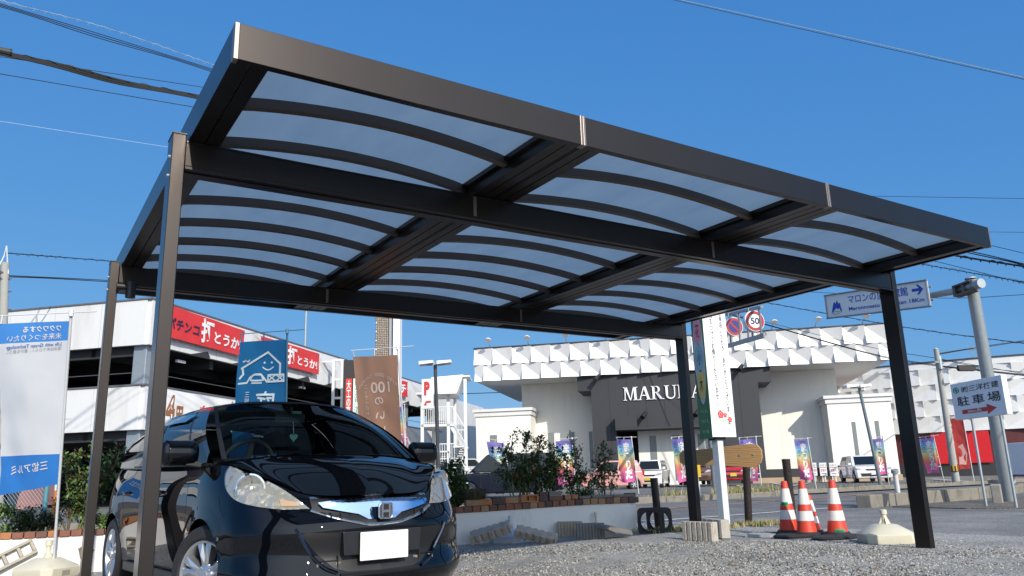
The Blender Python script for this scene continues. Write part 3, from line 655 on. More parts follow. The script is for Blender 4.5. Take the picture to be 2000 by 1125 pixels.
def glass_mat(name, tint, f=.16):
    m = bpy.data.materials.new(name); m.use_nodes = True; t = m.node_tree; N = t.nodes.new; L = t.links.new; t.nodes.remove(t.nodes['Principled BSDF'])
    tr = N('ShaderNodeBsdfTransparent'); tr.inputs[0].default_value = (*tint, 1); g = N('ShaderNodeBsdfGlossy'); g.inputs['Roughness'].default_value = .01
    fr = N('ShaderNodeLayerWeight'); fr.inputs[0].default_value = f; mx = N('ShaderNodeMixShader'); L(fr.outputs['Fresnel'], mx.inputs[0]); L(tr.outputs[0], mx.inputs[1]); L(g.outputs[0], mx.inputs[2]); L(mx.outputs[0], t.nodes['Material Output'].inputs[0]); return m
CARGLASS = glass_mat('car_glass', (.55, .66, .63), .16); SIDEGLASS = glass_mat('tinted_glass', (.4, .44, .44), .3); LENS = glass_mat('lamp_lens', (.9, .9, .86), .12)
_t = LENS.node_tree; _m = _t.nodes.new('ShaderNodeMixShader'); _d = _t.nodes.new('ShaderNodeBsdfDiffuse'); _d.inputs[0].default_value = (.66, .62, .52, 1); _o = _t.nodes['Material Output']; _l = _o.inputs[0].links[0].from_socket
_m.inputs[0].default_value = .14; _t.links.new(_l, _m.inputs[1]); _t.links.new(_d.outputs[0], _m.inputs[2]); _t.links.new(_m.outputs[0], _o.inputs[0])
CABIN = mat('cabin_black', (.012, .012, .013), .7, var=.1); SEAT = mat('seat_cloth', (.02, .02, .023), .9, var=.1)
REFL = bpy.data.materials.new('lamp_reflector'); REFL.use_nodes = True; t = REFL.node_tree; b = t.nodes['Principled BSDF']; b.inputs['Metallic'].default_value = .75; b.inputs['Roughness'].default_value = .2; b.inputs['Base Color'].default_value = (.66, .64, .58, 1)
tc = t.nodes.new('ShaderNodeTexCoord'); vo = t.nodes.new('ShaderNodeTexVoronoi'); vo.inputs['Scale'].default_value = 22; vo.feature = 'SMOOTH_F1'; bp = t.nodes.new('ShaderNodeBump'); bp.inputs['Strength'].default_value = .8; bp.inputs['Distance'].default_value = .02
t.links.new(tc.outputs['Object'], vo.inputs['Vector']); t.links.new(vo.outputs['Distance'], bp.inputs['Height']); t.links.new(bp.outputs[0], b.inputs['Normal'])
AMBER = mat('amber_lens', (.6, .36, .22), .2, var=.1); MESH = mat('grille_black', (.008, .008, .009), .5)
CX, CY, CT, CZ = 2.03, 4.72, radians(-84.5), -.11
hb = thing('hatchback', 'glossy black compact hatchback parked under the carport, blank white plate and chrome grille', 'car', (CX, CY, CZ), CT)

r0 = [(-.09,0,.19),(-.11,.3,.19),(-.19,.55,.19),(-.34,.72,.19),(-.5,.78,.2),(-.83,.79,.2),(-1.25,.775,.2),(-2,.775,.2),(-2.9,.775,.2),(-3.33,.78,.22),(-3.6,.76,.24),(-3.78,.66,.26),(-3.84,.4,.26),(-3.85,0,.26)]
r1 = [(-.01,0,.285),(-.025,.3,.285),(-.10,.55,.29),(-.265,.745,.3),(-.45,.825,.3),(-.83,.83,.28),(-1.25,.805,.28),(-2,.80,.28),(-2.9,.805,.28),(-3.33,.83,.3),(-3.62,.81,.32),(-3.82,.71,.33),(-3.89,.4,.33),(-3.9,0,.33)]
r2 = [(-.045,0,.42),(-.06,.3,.42),(-.145,.55,.43),(-.31,.745,.44),(-.46,.815,.44),(-.83,.848,.44),(-1.25,.825,.42),(-2,.82,.42),(-2.9,.825,.42),(-3.33,.848,.45),(-3.63,.82,.47),(-3.82,.72,.48),(-3.89,.4,.48),(-3.9,0,.48)]
r3 = [(0,0,.575),(-.03,.3,.575),(-.135,.56,.575),(-.31,.75,.575),(-.47,.822,.57),(-.83,.85,.58),(-1.25,.838,.56),(-2,.832,.56),(-2.9,.836,.57),(-3.33,.848,.6),(-3.63,.822,.62),(-3.82,.725,.64),(-3.885,.4,.64),(-3.895,0,.64)]
r4 = [(-.05,0,.67),(-.085,.3,.67),(-.215,.56,.69),(-.385,.74,.72),(-.54,.808,.73),(-.83,.845,.74),(-1.25,.842,.72),(-2,.842,.72),(-2.9,.845,.74),(-3.33,.845,.76),(-3.63,.815,.77),(-3.81,.725,.78),(-3.87,.4,.78),(-3.88,0,.78)]
r5 = [(-.085,0,.735),(-.12,.3,.735),(-.3,.57,.79),(-.47,.725,.855),(-.63,.79,.875),(-.86,.825,.885),(-1.25,.828,.87),(-2,.826,.87),(-2.9,.828,.89),(-3.33,.82,.91),(-3.61,.79,.92),(-3.79,.71,.93),(-3.85,.4,.93),(-3.86,0,.93)]
r6 = [(-.135,0,.757),(-.17,.3,.757),(-.345,.56,.845),(-.52,.70,.93),(-.68,.758,.968),(-.88,.79,.972),(-1.25,.80,.955),(-2,.797,.965),(-2.9,.795,.995),(-3.33,.78,1.015),(-3.6,.75,1.025),(-3.75,.67,1.03),(-3.81,.4,1.03),(-3.82,0,1.03)]
body = loft([r0, r1, r2, r3, r4, r5, r6], 12, 6)
def bend_arches(grid):
    for wx in (-.83, -3.33):
        for row in grid:
            for p in row:
                if p.y < .5: continue
                d = hypot(p.x-wx, p.z-.305)
                if d < .43: p.y += .012*(1-(d/.43)**4)
bend_arches(body)
ARCH = .342
def cut_arch(mb):
    # faces inside the wheel arches go; border vertices slide onto the arch circle
    def rin(v):
        for wx in (-.83, -3.33):
            if abs(v[1]) > .45:
                d = hypot(v[0]-wx, v[2]-.305)
                if d < ARCH: return wx, d
        return None
    ins = [rin(v) for v in mb.v]; keep = []; km = []
    for f, mi in zip(mb.f, mb.m):
        if not all(ins[i] for i in f): keep.append(f); km.append(mi)
    used = set(i for f in keep for i in f)
    for i in used:
        if ins[i]:
            wx, d = ins[i]; v = mb.v[i]; k = ARCH/max(d, .01); mb.v[i] = (wx+(v[0]-wx)*k, v[1], .305+(v[2]-.305)*k)
    mb.f = keep; mb.m = km
def mirrored(grid): return [[Vector((p.x, -p.y, p.z)) for p in r] for r in grid]
mb = MB(); mb.grid(body); mb.grid(mirrored(body), flip=True); cut_arch(mb)
bodyo = mb.build('body', PAINT, hb, smooth=50, weld=.0015)
# hood: from its front edge back to the cowl
hf = [(-.118,0,.766),(-.14,.2,.765),(-.215,.41,.783),(-.345,.56,.858),(-.49,.67,.925),(-.585,.715,.955)]
hm = [(-.41,0,.945),(-.425,.2,.942),(-.48,.42,.936),(-.575,.57,.944),(-.66,.675,.966),(-.74,.74,.976)]
hbk = [(-.71,0,1.04),(-.715,.2,1.038),(-.745,.42,1.032),(-.785,.57,1.02),(-.85,.69,1.005),(-.9,.768,.985)]
hood = loft([hf, hm, hbk], 8, 10)
mb = MB(); mb.grid(hood); mb.grid(mirrored(hood), flip=True); mb.build('hood', PAINT, hb, smooth=60, weld=.001)
mb = MB(); e = loft([[(-.59,.71,.953),(-.74,.738,.974),(-.9,.766,.983),(-1.05,.785,.97)], [(-.60,.745,.952),(-.74,.775,.968),(-.9,.797,.968),(-1.05,.803,.955)]], 6, 2); mb.grid(e); mb.grid(mirrored(e), flip=True); mb.build('fender_top', PAINT, hb, smooth=60)
# windscreen
wsb = [(-.685,0,1.035),(-.70,.25,1.034),(-.75,.52,1.028),(-.85,.735,1.01)]; wsm = [(-1.06,0,1.285),(-1.07,.24,1.28),(-1.11,.48,1.265),(-1.185,.675,1.22)]; wst = [(-1.515,0,1.475),(-1.52,.21,1.472),(-1.54,.41,1.457),(-1.58,.58,1.42)]
ws = loft([wsb, wsm, wst], 8, 10); mb = MB(); mb.grid(ws); mb.grid(mirrored(ws), flip=True); mb.build('windscreen', CARGLASS, hb, smooth=180, weld=.001)
# side structure: a ruled surface between the belt and the roof rail, cut into pillars and panes
def Bt(t): return Vector((-.83-2.80*t, .784+.016*sin(pi*min(1, t*1.6))-.03*t*t, .975+.06*t))
def Tt(t): return Vector((-1.55-2.07*t, .612-.05*t*t+.012*sin(pi*t), 1.392+.052*sin(pi*(t*.92+.04))-.05*t))
def S(t, h, o=0):
    p = Bt(t).lerp(Tt(t), h); q = .045*sin(pi*h)
    return Vector((p.x, p.y+q+o, p.z+q*.35))
def strip(name, t0, t1, h0, h1, m, o=0, n=10, k=10, skew=None, par=None):
    out = []
    for sg in (1, -1):
        mb = MB(); rows = []
        for j in range(k+1):
            h = h0+(h1-h0)*j/k; a, c = (skew(h) if skew else (t0, t1)); rows.append([Vector((*(S(a+(c-a)*i/n, h, o)),)) for i in range(n+1)])
        if sg < 0: rows = mirrored(rows)
        mb.grid(rows, flip=sg < 0); out.append(mb.build(name, m, par or hb, smooth=60))
    return out
strip('front_pillar', 0, .035, 0, 1, PAINT)
strip('quarter_glass', .035, .13, .03, .62, SIDEGLASS, skew=lambda h: (.035, .13-.0*h))
strip('front_pillar', .035, .13, .62, 1, PAINT, skew=lambda h: (.035, .13)); strip('mirror_pillar', .13, .15, .03, 1, BLACK)
strip('side_glass', .15, .455, .03, .92, SIDEGLASS); strip('centre_pillar', .455, .5, .03, .92, BLACK, .003)
strip('side_glass', .5, .79, .03, .92, SIDEGLASS); strip('rear_pillar', .79, 1, .0, 1, PAINT)
strip('roof_rail', .15, .79, .92, 1, PAINT); strip('belt_moulding', .035, .79, 0, .03, BLACK, .004)
strip('rain_visor', .1, .46, .78, .93, mat('smoke_plastic', (.006, .01, .02), .08, var=.05, coat=1), .018, skew=lambda h: (.1+.1*(.93-h)/.15, .46))
# roof
rows = []
for i in range(25):
    t = i/24; e = Tt(t); cxp = -1.515-2.22*t; cz = 1.475+.055*sin(pi*min(1, t*1.25+.02))-.055*t*t*1.2; r = []
    for j in range(9):
        u = j/8; r.append(Vector((cxp+(e.x-cxp)*u*u, e.y*u, cz+(e.z-cz)*(u**2.6))))
    rows.append(r)
mb = MB(); mb.grid(rows); mb.grid(mirrored(rows), flip=True); mb.build('roof', PAINT, hb, smooth=60, weld=.001)
# tailgate
e = rows[-1]; low = [Vector((-3.80+.12*u*u, .735*u, 1.03)) for u in [j/8 for j in range(9)]]
tg = [[a.lerp(b2, k/8)+Vector((-.06*sin(pi*k/8), 0, 0)) for a, b2 in zip(e, low)] for k in range(9)]
mb = MB(); mb.grid(tg); mb.grid(mirrored(tg), flip=True); mb.build('tailgate_glass', SIDEGLASS, hb, smooth=60)
# conformal patches laid on the body
bm = bmesh.new()
for o in (bodyo, bpy.data.objects['hood']): bm.from_mesh(o.data)
BVH = BVHTree.FromBMesh(bm); bm.free()
def patch(mb, pts, d, off, mi=None, cuts=4, mirror=True, tilt=0):
    # pts: approximate 3-D outline; d: direction it is looked at along (towards the body)
    d = Vector(d).normalized(); u = d.cross(Vector((0,0,1))).normalized(); v = u.cross(d)
    bm = bmesh.new(); vs = [bm.verts.new((Vector(p).dot(u), Vector(p).dot(v), 0)) for p in pts]; bm.faces.new(vs)
    bmesh.ops.triangulate(bm, faces=bm.faces)
    for _ in range(cuts):
        es = [e for e in bm.edges if e.calc_length() > .022]
        if not es: break
        bmesh.ops.subdivide_edges(bm, edges=es, cuts=1); bmesh.ops.triangulate(bm, faces=bm.faces)
    bm.verts.index_update(); out = []
    for q in bm.verts:
        o = u*q.co.x+v*q.co.y-d*3; loc, nn, _, _ = BVH.ray_cast(o, d)
        if loc is None: loc = BVH.find_nearest(u*q.co.x+v*q.co.y+d*(sum((Vector(p).dot(d) for p in pts))/len(pts)))[0]
        out.append(loc-d*(off+tilt*(max(p[2] for p in pts)-loc.z)))
    fs = [tuple(x.index for x in f.verts) for f in bm.faces]; bm.free()
    mb.add(out, fs, mi)
    if mirror: mb.add([(p.x, -p.y, p.z) for p in out], [f[::-1] for f in fs], mi)
def lampset(sg):
    hl = [(-.16,.41,.69),(-.27,.565,.69),(-.41,.735,.735),(-.52,.797,.81),(-.60,.79,.91),(-.605,.748,.968),(-.53,.69,.93),(-.42,.61,.875),(-.32,.53,.815),(-.22,.455,.74)]
    hl = [tuple(p) for p in crom(hl+[hl[0]], 5)[:-1]]; D = (-1, -.62, -.25)
    def mm(mb):
        if sg < 0: mb.v = [(x, -y, z) for x, y, z in mb.v]
        return mb
    mb = MB(); patch(mb, hl, D, .004, mirror=False, cuts=6); base = mm(mb).build('headlight', REFL, hb, smooth=60)
    mb = MB(); c = Vector((-.425, .685, .82)); M = Matrix.Translation(c) @ Matrix.Rotation(radians(32), 4, 'Z') @ Matrix.Rotation(pi/2, 4, 'Y')
    mb.lathe([(.088, -.02), (.094, .028), (.084, .03), (.07, .012), (.03, .002), (0, .0)], 24, M=M); mm(mb).build('reflector_bowl', CHROME, base, smooth=40)
    mb = MB(); mb.lathe([(.0, .028), (.018, .02), (.022, 0)], 12, M=M); mm(mb).build('bulb', SILVER, base, smooth=40)
    am = [(-.2,.45,.705),(-.27,.54,.705),(-.3,.54,.745),(-.24,.47,.73)]; mb = MB(); patch(mb, am, D, .01, mirror=False, cuts=3); mm(mb).build('indicator', AMBER, base, smooth=60)
    mb = MB(); patch(mb, hl, D, .03, mirror=False, cuts=6); mm(mb).build('lens', LENS, base, smooth=180)
    # black gap round the lamp
    return base
lampset(1); lampset(-1)
NX = (-1, 0, 0)
grl = [(0,.0,.60),(0,.10,.60),(0,.2,.62),(0,.34,.66),(0,.41,.69),(0,.41,.75),(0,.3,.753),(0,0,.756)]
def sym_out(h): return h+[(x, -y, z) for x, y, z in h[::-1] if y > 0]
mb = MB(); patch(mb, sym_out(grl), NX, .003, mirror=False); g = mb.build('grille', MESH, hb, smooth=60)
gtop = [(0,.0,.622),(0,.09,.622),(0,.15,.655),(0,.25,.675),(0,.36,.70),(0,.385,.73),(0,.3,.74),(0,0,.743)]
mb = MB(); patch(mb, sym_out(gtop), NX, .044, mirror=False, tilt=-.28); mb.build('chrome_bar', mat('chrome_sky_tint', (.5, .66, .88), .08, 1, var=.05), g, smooth=60)  # blue of the reflected sky is put into the bar's chrome colour
def ribbon(mb, pts, w, d, off, mirror=True):
    P = crom(pts, 8); d = Vector(d).normalized(); A = []; B = []
    for i, p in enumerate(P):
        t = (P[min(i+1, len(P)-1)]-P[max(0, i-1)]).normalized(); s = t.cross(d).normalized()*w/2
        for L, q in ((A, p+s), (B, p-s)):
            loc, nn, _, _ = BVH.ray_cast(q-d*3, d); L.append((loc if loc is not None else q)-d*off)
    C = [(a+b2)/2-d*w*.4 for a, b2 in zip(A, B)]
    mb.grid([A, C, B])
    if mirror: mb.grid(mirrored([A, C, B]), flip=True)
mb = MB(); ribbon(mb, [(0,-.42,.687),(0,-.3,.642),(0,-.17,.608),(0,-.1,.594),(0,0,.592),(0,.1,.594),(0,.17,.608),(0,.3,.642),(0,.42,.687)], .016, NX, .006, False); ribbon(mb, [(0,-.41,.757),(0,-.2,.76),(0,0,.761),(0,.2,.76),(0,.41,.757)], .012, NX, .008, False); mb.build('chrome_trim', CHROME, g, smooth=60)
for y in (.14, .2, .26, .32): 
    for s in (1, -1): mb = MB(); mb.box(-.06-(.1 if y > .3 else .03*y/.3), -.035-.3*(y-.14)*.3, s*y-.003, s*y+.003, .6+.2*(y-.14), .65+.1*(y-.14)); mb.build('grille_bar', BLACK, g)
# emblem: rounded frame with an H
mb = MB(); xe = .034
def em(pts, x0, x1): mb.prism(pts, x0, x1, 'x')
ring = [Vector((xe, .047*cos(a)*(1-.0*sin(a))*(1 if abs(cos(a)) < .7 else 1), .668+.046*sin(a))) for a in [2*pi*i/28 for i in range(29)]]
ring = [Vector((xe, math.copysign(min(.044, abs(p.y)*1.22), p.y), .668+math.copysign(min(.043, abs(p.z-.668)*1.22), p.z-.668))) for p in ring]
mb.tube(ring, .0055, 6)
for s in (1, -1): em([(s*.020, .628), (s*.030, .628), (s*.034, .708), (s*.018, .708)], xe-.006, xe+.004)
em([(-.024, .658), (.024, .658), (.022, .674), (-.022, .674)], xe-.005, xe+.003); mb.build('emblem', CHROME, g, smooth=40)
mb = MB(); em([(-.04, .626), (.04, .626), (.042, .71), (-.042, .71)], xe-.02, xe-.007); mb.build('emblem_plate', BLACK, g)
# lower opening, chrome blades, plate
maw = [(0,0,.322),(0,.22,.326),(0,.3,.35),(0,.39,.43),(0,.50,.55),(0,.46,.56),(0,.3,.555),(0,0,.555)]
mb = MB(); patch(mb, sym_out(maw), NX, .003, mirror=False); mw = mb.build('lower_opening', MESH, hb, smooth=60)
def hx(y, z): return BVH.ray_cast(Vector((2, y, z)), Vector((-1, 0, 0)))[0].x
for s in (1, -1):
    mb = MB(); A = [(s*(.27+.02*i), hx(s*(.27+.02*i), .395)) for i in range(7)]; mb.grid([[Vector((x-.03, y, .392)) for y, x in A], [Vector((x+.014, y, .3935)) for y, x in A], [Vector((x+.014, y, .3965)) for y, x in A], [Vector((x-.03, y, .399)) for y, x in A]]); mb.build('opening_blade', BLACK, mw)
for y in (-.28, -.12, .0, .12, .28): mb = MB(); x = min(hx(y, .34), hx(y, .36)); mb.box(x-.02, x+.008, y-.003, y+.003, .328, .36 if abs(y) < .2 else .42); mb.build('opening_bar', BLACK, mw)
for y0, y1 in ((-.40, -.30), (-.29, -.26), (.24, .27), (.28, .40)): mb = MB(); x = min(hx(y0, .37), hx(y1, .37)); mb.box(x-.03, x+.004, y0, y1, .352, .385); mb.build('intake_fin', mat('intake_tan', (.2, .17, .13), .6), mw)
for s in (1, -1): mb = MB(); ribbon(mb, [(0,s*.525,.585),(0,s*.475,.5),(0,s*.42,.42),(0,s*.36,.36),(0,s*.29,.325)], .018, NX, .012, False); mb.build('blade_trim', mat('dark_chrome', (.1, .12, .16), .12, 1, var=.02), hb, smooth=60)
mb = MB(); ribbon(mb, [(0,-.27,.315),(0,0,.312),(0,.27,.315)], .014, NX, .01, False); mb.build('lip_trim', BLACK, mw, smooth=60)
pl = [(-.165,.384),(.165,.384),(.165,.549),(-.165,.549)]
mb = MB(); mb.prism(pl, .018, .026, 'x'); mb.build('number_plate', mat('plate_white', (.78, .78, .74), .45, var=.02), hb, bevel=.004)
mb = MB(); mb.prism([(-.26,.42),(.26,.42),(.27,.556),(-.27,.556)], -.05, .006, 'x'); mb.build('plate_panel', mat('satin_black', (.012, .013, .015), .35), hb, bevel=.004)
# crease of the bumper, door seams, handle, sill
NY = (0, -1, 0)
def seam(name, segs, w=.005, par=None, d=NY, m=None, off=.0015):
    mb = MB()
    for pts in segs:
        P = crom(pts, 8); d = Vector(d).normalized(); A = []; B = []
        for i, p in enumerate(P):
            t = (P[min(i+1, len(P)-1)]-P[max(0, i-1)]).normalized(); s = t.cross(d).normalized()*w/2
            for L, q in ((A, p+s), (B, p-s)):
                loc, nn, _, _ = BVH.ray_cast(q-d*3, d)
                if loc is not None: L.append(loc-d*off)
        if len(A) == len(B) and len(A) > 1: mb.grid([A, B]); mb.grid(mirrored([[Vector(a) for a in A], [Vector(b2) for b2 in B]]), flip=True)
    return mb.build(name, m or MESH, par or hb)
seam('door_gap', [[(-1.22,1,.93),(-1.2,1,.7),(-1.22,1,.45),(-1.28,1,.3)], [(-2.12,1,.95),(-2.1,1,.7),(-2.08,1,.45),(-2.06,1,.3)], [(-3.1,1,1.0),(-3.02,1,.8),(-2.96,1,.62)], [(-1.28,1,.295),(-2.0,1,.29),(-2.9,1,.3)]])
seam('bumper_gap', [[(-.62,1,.78),(-.56,1,.70),(-.50,1,.66)]])
mb = MB()
for s in (1, -1):
    mb.box(-2.9, -1.22, s*.80 if s > 0 else s*.83, s*.83 if s > 0 else s*.80, .2, .275)
mb.build('side_sill', BLACK, hb, bevel=.01)
for s in (1, -1):
    for x in (-2.02, -2.98):
        mb = MB(); mb.tube([(x, s*.835, .805), (x+.04, s*.862, .81), (x+.16, s*.862, .815), (x+.2, s*.835, .815)], [.012, .015, .015, .012], 8); mb.build('door_handle', PAINT, hb, smooth=60)
# wheel arches and wheels
for wx in (-.83, -3.33):
    for s in (1, -1):
        mb = MB(); n = 26; rows = []
        for y in (.80, .55, .42): rows.append([Vector((wx+(ARCH+.004)*cos(a), s*y, .305+(ARCH+.004)*sin(a))) for a in [-.35+(pi+.7)*i/n for i in range(n+1)]])
        mb.grid(rows); mb.grid([[p for p in rows[2]], [Vector((wx, s*.42, .2)) for p in rows[2]]]); mb.build('wheel_arch', MESH, hb, smooth=60)
def wheel(parent, x, y, r, s, R=.305, W=.185, rimR=.212, steer=0, rim=SILVER):
    M = Matrix.Translation((x, y, r)) @ Matrix.Rotation(steer, 4, 'Z') @ Matrix.Rotation(-s*pi/2, 4, 'X') @ Matrix.Rotation(.35, 4, 'Z')
    e = bpy.data.objects.new('wheel', None); COL.objects.link(e); e.parent = parent; e.matrix_local = M; e.empty_display_size = .05
    mb = MB(); h = W/2
    mb.lathe([(rimR-.01, -h+.01), (rimR+.01, -h), (R-.03, -h), (R-.008, -h+.022), (R, -h+.05), (R, h-.05), (R-.008, h-.022), (R-.03, h), (rimR+.012, h), (rimR-.004, h-.012), (rimR-.012, h-.03)], 48, cap=False)
    for q in (-.03, 0, .03): mb.lathe([(R+.0005, q-.003), (R+.0008, q+.003)], 48, cap=False)
    mb.build('tyre', RUBBER, e, smooth=35)
    mb = MB()
    mb.lathe([(rimR-.001, h-.012), (rimR-.006, h-.006), (rimR-.018, h-.012), (rimR-.024, h-.035), (rimR-.03, -h+.03)], 48, cap=False)
    k = h-.022
    for i in range(5):
        for dlt in (-.2, .2):
            a = 2*pi*i/5+dlt; c = Vector((cos(a), sin(a), 0)); t = Vector((-sin(a), cos(a), 0)); a2 = 2*pi*i/5+dlt*.5; c2 = Vector((cos(a2), sin(a2), 0))
            p0 = c2*.045; p1 = c*(rimR-.012); wi, wo = .016, .024
            vs = [p0-t*wi+Vector((0,0,k-.004)), p0+t*wi+Vector((0,0,k-.004)), p1+t*wo+Vector((0,0,k+.006)), p1-t*wo+Vector((0,0,k+.006)), (p0+p1)/2*1.0+Vector((0,0,k+.016)),
                  p0-t*wi*1.3+Vector((0,0,k-.05)), p0+t*wi*1.3+Vector((0,0,k-.05)), p1+t*wo*1.2+Vector((0,0,k-.04)), p1-t*wo*1.2+Vector((0,0,k-.04))]
            mb.add(vs, [(0,1,4),(1,2,4),(2,3,4),(3,0,4),(0,5,6,1),(1,6,7,2),(2,7,8,3),(3,8,5,0)])
    mb.lathe([(.075, k-.06), (.07, k-.012), (.055, k+.0), (.032, k+.004), (.03, k+.012), (0, k+.014)], 24)
    rm = mb.build('rim', rim, e, smooth=35)
    for i in range(4):
        a = 2*pi*i/4+.3; mb = MB(); mb.lathe([(.012, k-.02), (.012, k+.004), (.008, k+.008), (0, k+.008)], 8, M=Matrix.Translation((.05*cos(a), .05*sin(a), 0))); mb.build('wheel_nut', CHROME, rm, smooth=40)
    mb = MB(); mb.lathe([(rimR-.035, -.03), (.05, -.03)], 24); mb.build('brake_disc', mat('brake_dark', (.03, .03, .03), .6), e)
    return e
for wx in (-.83, -3.33):
    for s in (1, -1): wheel(hb, wx, s*.752, .305, s, steer=radians(24) if wx > -1 else 0)
# door mirrors
for s in (1, -1):
    mb = MB(); ys = s*.945
    g2 = []
    for i in range(9):
        a = pi*i/8; rr = sin(a)
        g2.append([Vector((-1.09+.07*cos(b2)*min(1, rr*1.6)*(1.15 if cos(b2) > 0 else .5), ys-cos(a)*.13, 1.065+.085*math.copysign(abs(sin(b2))**.7, sin(b2))*min(1, rr*1.7+.05))) for b2 in [2*pi*k/14 for k in range(14)]])
    mb.grid(g2, wrap=True); md = mb.build('door_mirror', PAINT, hb, smooth=60)
    mb = MB(); mb.bar((-1.06, s*.80, .985), (-1.07, s*.9, 1.0), .06, .035); mb.build('mirror_arm', BLACK, md, bevel=.006)
    mb = MB(); mb.box(-1.131, -1.124, min(ys-s*.09, ys+s*.09), max(ys-s*.09, ys+s*.09), 1.0, 1.125); mb.build('mirror_glass', CHROME, md, bevel=.002)
# cowl, wipers
mb = MB(); cw = loft([[(-.66,0,.992),(-.68,.3,.99),(-.75,.55,.983),(-.85,.74,.965)], [(-.76,0,1.012),(-.78,.3,1.01),(-.83,.53,1.005),(-.9,.735,.985)]], 6, 3); mb.grid(cw); mb.grid(mirrored(cw), flip=True); mb.build('cowl', BLACK, hb, smooth=60)
for p in ([(-.70,-.42,1.012),(-.76,-.1,1.035),(-.78,.2,1.03)], [(-.70,.1,1.015),(-.79,.42,1.035),(-.87,.62,1.03)], [(-.72,-.5,1.01),(-.74,-.3,1.02),(-.77,-.05,1.04)]):
    mb = MB(); mb.tube(crom(p, 6), .009, 6); mb.build('wiper', BLACK, hb, smooth=60)
# black border of the windscreen
mb = MB()
def wsp(u, h):
    i = h*(len(ws)-1); k = min(int(i), len(ws)-2); r = [ws[k][q].lerp(ws[k+1][q], i-k) for q in range(len(ws[0]))]; j = u*(len(r)-1); q = min(int(j), len(r)-2); return r[q].lerp(r[q+1], j-q)
bd = [[wsp(u, i/20)+Vector((.004, 0, .004)) for u in (.955, .98, 1)] for i in range(21)]; mb.grid(bd); mb.grid(mirrored(bd), flip=True)
bt = [[wsp(u/12*.96, h)+Vector((.004, 0, .004)) for u in range(13)] for h in (.955, .98, 1)]; mb.grid(bt); mb.grid(mirrored(bt), flip=True)
mb.build('windscreen_border', BLACK, hb, smooth=60)
# cabin
mb = MB(); mb.prism([(-.95,.9),(-.8,1.0),(-1.02,1.03),(-1.3,1.0),(-1.42,.9),(-1.42,.6),(-.95,.6)], -.7, .7, 'y'); mb.build('dashboard', CABIN, hb, bevel=.03)
mb = MB(); mb.box(-3.6, -.9, -.7, .7, .3, .5); mb.build('cabin_floor', CABIN, hb)
for x, y in ((-2.0, .36), (-2.0, -.36), (-2.9, .36), (-2.9, -.36)):
    mb = MB(); mb.prism([(x, .5), (x+.12, .62), (x-.12, 1.08), (x-.24, 1.06)], y-.23, y+.23, 'y'); s = mb.build('seat', SEAT, hb, bevel=.04, seg=3)
    mb = MB(); mb.prism([(x-.14, 1.12), (x-.08, 1.14), (x-.13, 1.3), (x-.22, 1.29)], y-.12, y+.12, 'y'); mb.build('headrest', SEAT, s, bevel=.04, seg=3)
M = Matrix.Translation((-1.42, -.36, 1.0)) @ Matrix.Rotation(radians(-65), 4, 'Y')
mb = MB(); mb.tube([M @ Vector((.185*cos(a), .185*sin(a), 0)) for a in [2*pi*i/32 for i in range(33)]], .015, 8); mb.box(-.17, .17, -.018, .018, -.01, .01, M=M); mb.lathe([(.06, -.02), (.05, .02), (0, .03)], 16, M=M); mb.build('steering_wheel', mat('grip', (.03, .03, .03), .4), hb, smooth=40)
mb = MB(); mb.box(-1.52, -1.49, -.13, .11, 1.315, 1.385); mb.tube([(-1.5, 0, 1.37), (-1.5, 0, 1.44)], .012, 6); mb.build('inside_mirror', mat('mirror_grey', (.2, .24, .27), .15, .6), hb, bevel=.012)
mb = MB(); mb.box(-1.44, -1.42, -.02, .05, 1.38, 1.4); mb.build('sticker', mat('sticker_mint', (.5, .75, .65), .5), hb)
hp = [(-1.44+.004*0, .032*(16*sin(a)**3)/16, 1.2+.034*(13*cos(a)-5*cos(2*a)-2*cos(3*a)-cos(4*a))/16) for a in [2*pi*i/30 for i in range(30)]]
mb = MB(); mb.prism([(y, z-.004*(abs(y) < .004)) for _, y, z in hp], -1.445, -1.437, 'x'); ht = mb.build('heart_charm', mat('charm_mint', (.3, .62, .52), .3, var=.25, scale=40), hb)
mb = MB(); mb.tube([(-1.44, 0, 1.225), (-1.46, 0, 1.32)], .003, 4); mb.build('charm_string', WINK, ht)
# ================================================================ STREET THINGS
CL = -Vector((R_.x, R_.y, 0)).normalized()          # camera-left on the ground
def yaw_of(d): return atan2(d.y, d.x)
def vplane(p, dirv):                                  # frame: x along dirv, y away, z up, at p
    d = Vector((dirv.x, dirv.y, 0)).normalized(); m = Matrix.Identity(4); n = Vector((-d.y, d.x, 0))
    for i in range(3): m[i][0], m[i][1], m[i][3] = d[i], n[i], p[i]
    return m
SIGNW = mat('sign_white', (.84, .84, .83), .4, var=.02); GREEN = mat('sign_green', (.045, .14, .065), .5, var=.05); INKG = mat('ink_green', (.05, .35, .2), .5); BLUEI = mat('ink_royal', (.02, .06, .42), .5)
PINKD = mat('disc_pink', (.5, .2, .27), .5); BLUED = mat('disc_blue', (.17, .32, .42), .5); YELD = mat('disc_yellow', (.45, .38, .12), .5); MAUVE = mat('panel_grey_blue', (.3, .38, .42), .5)
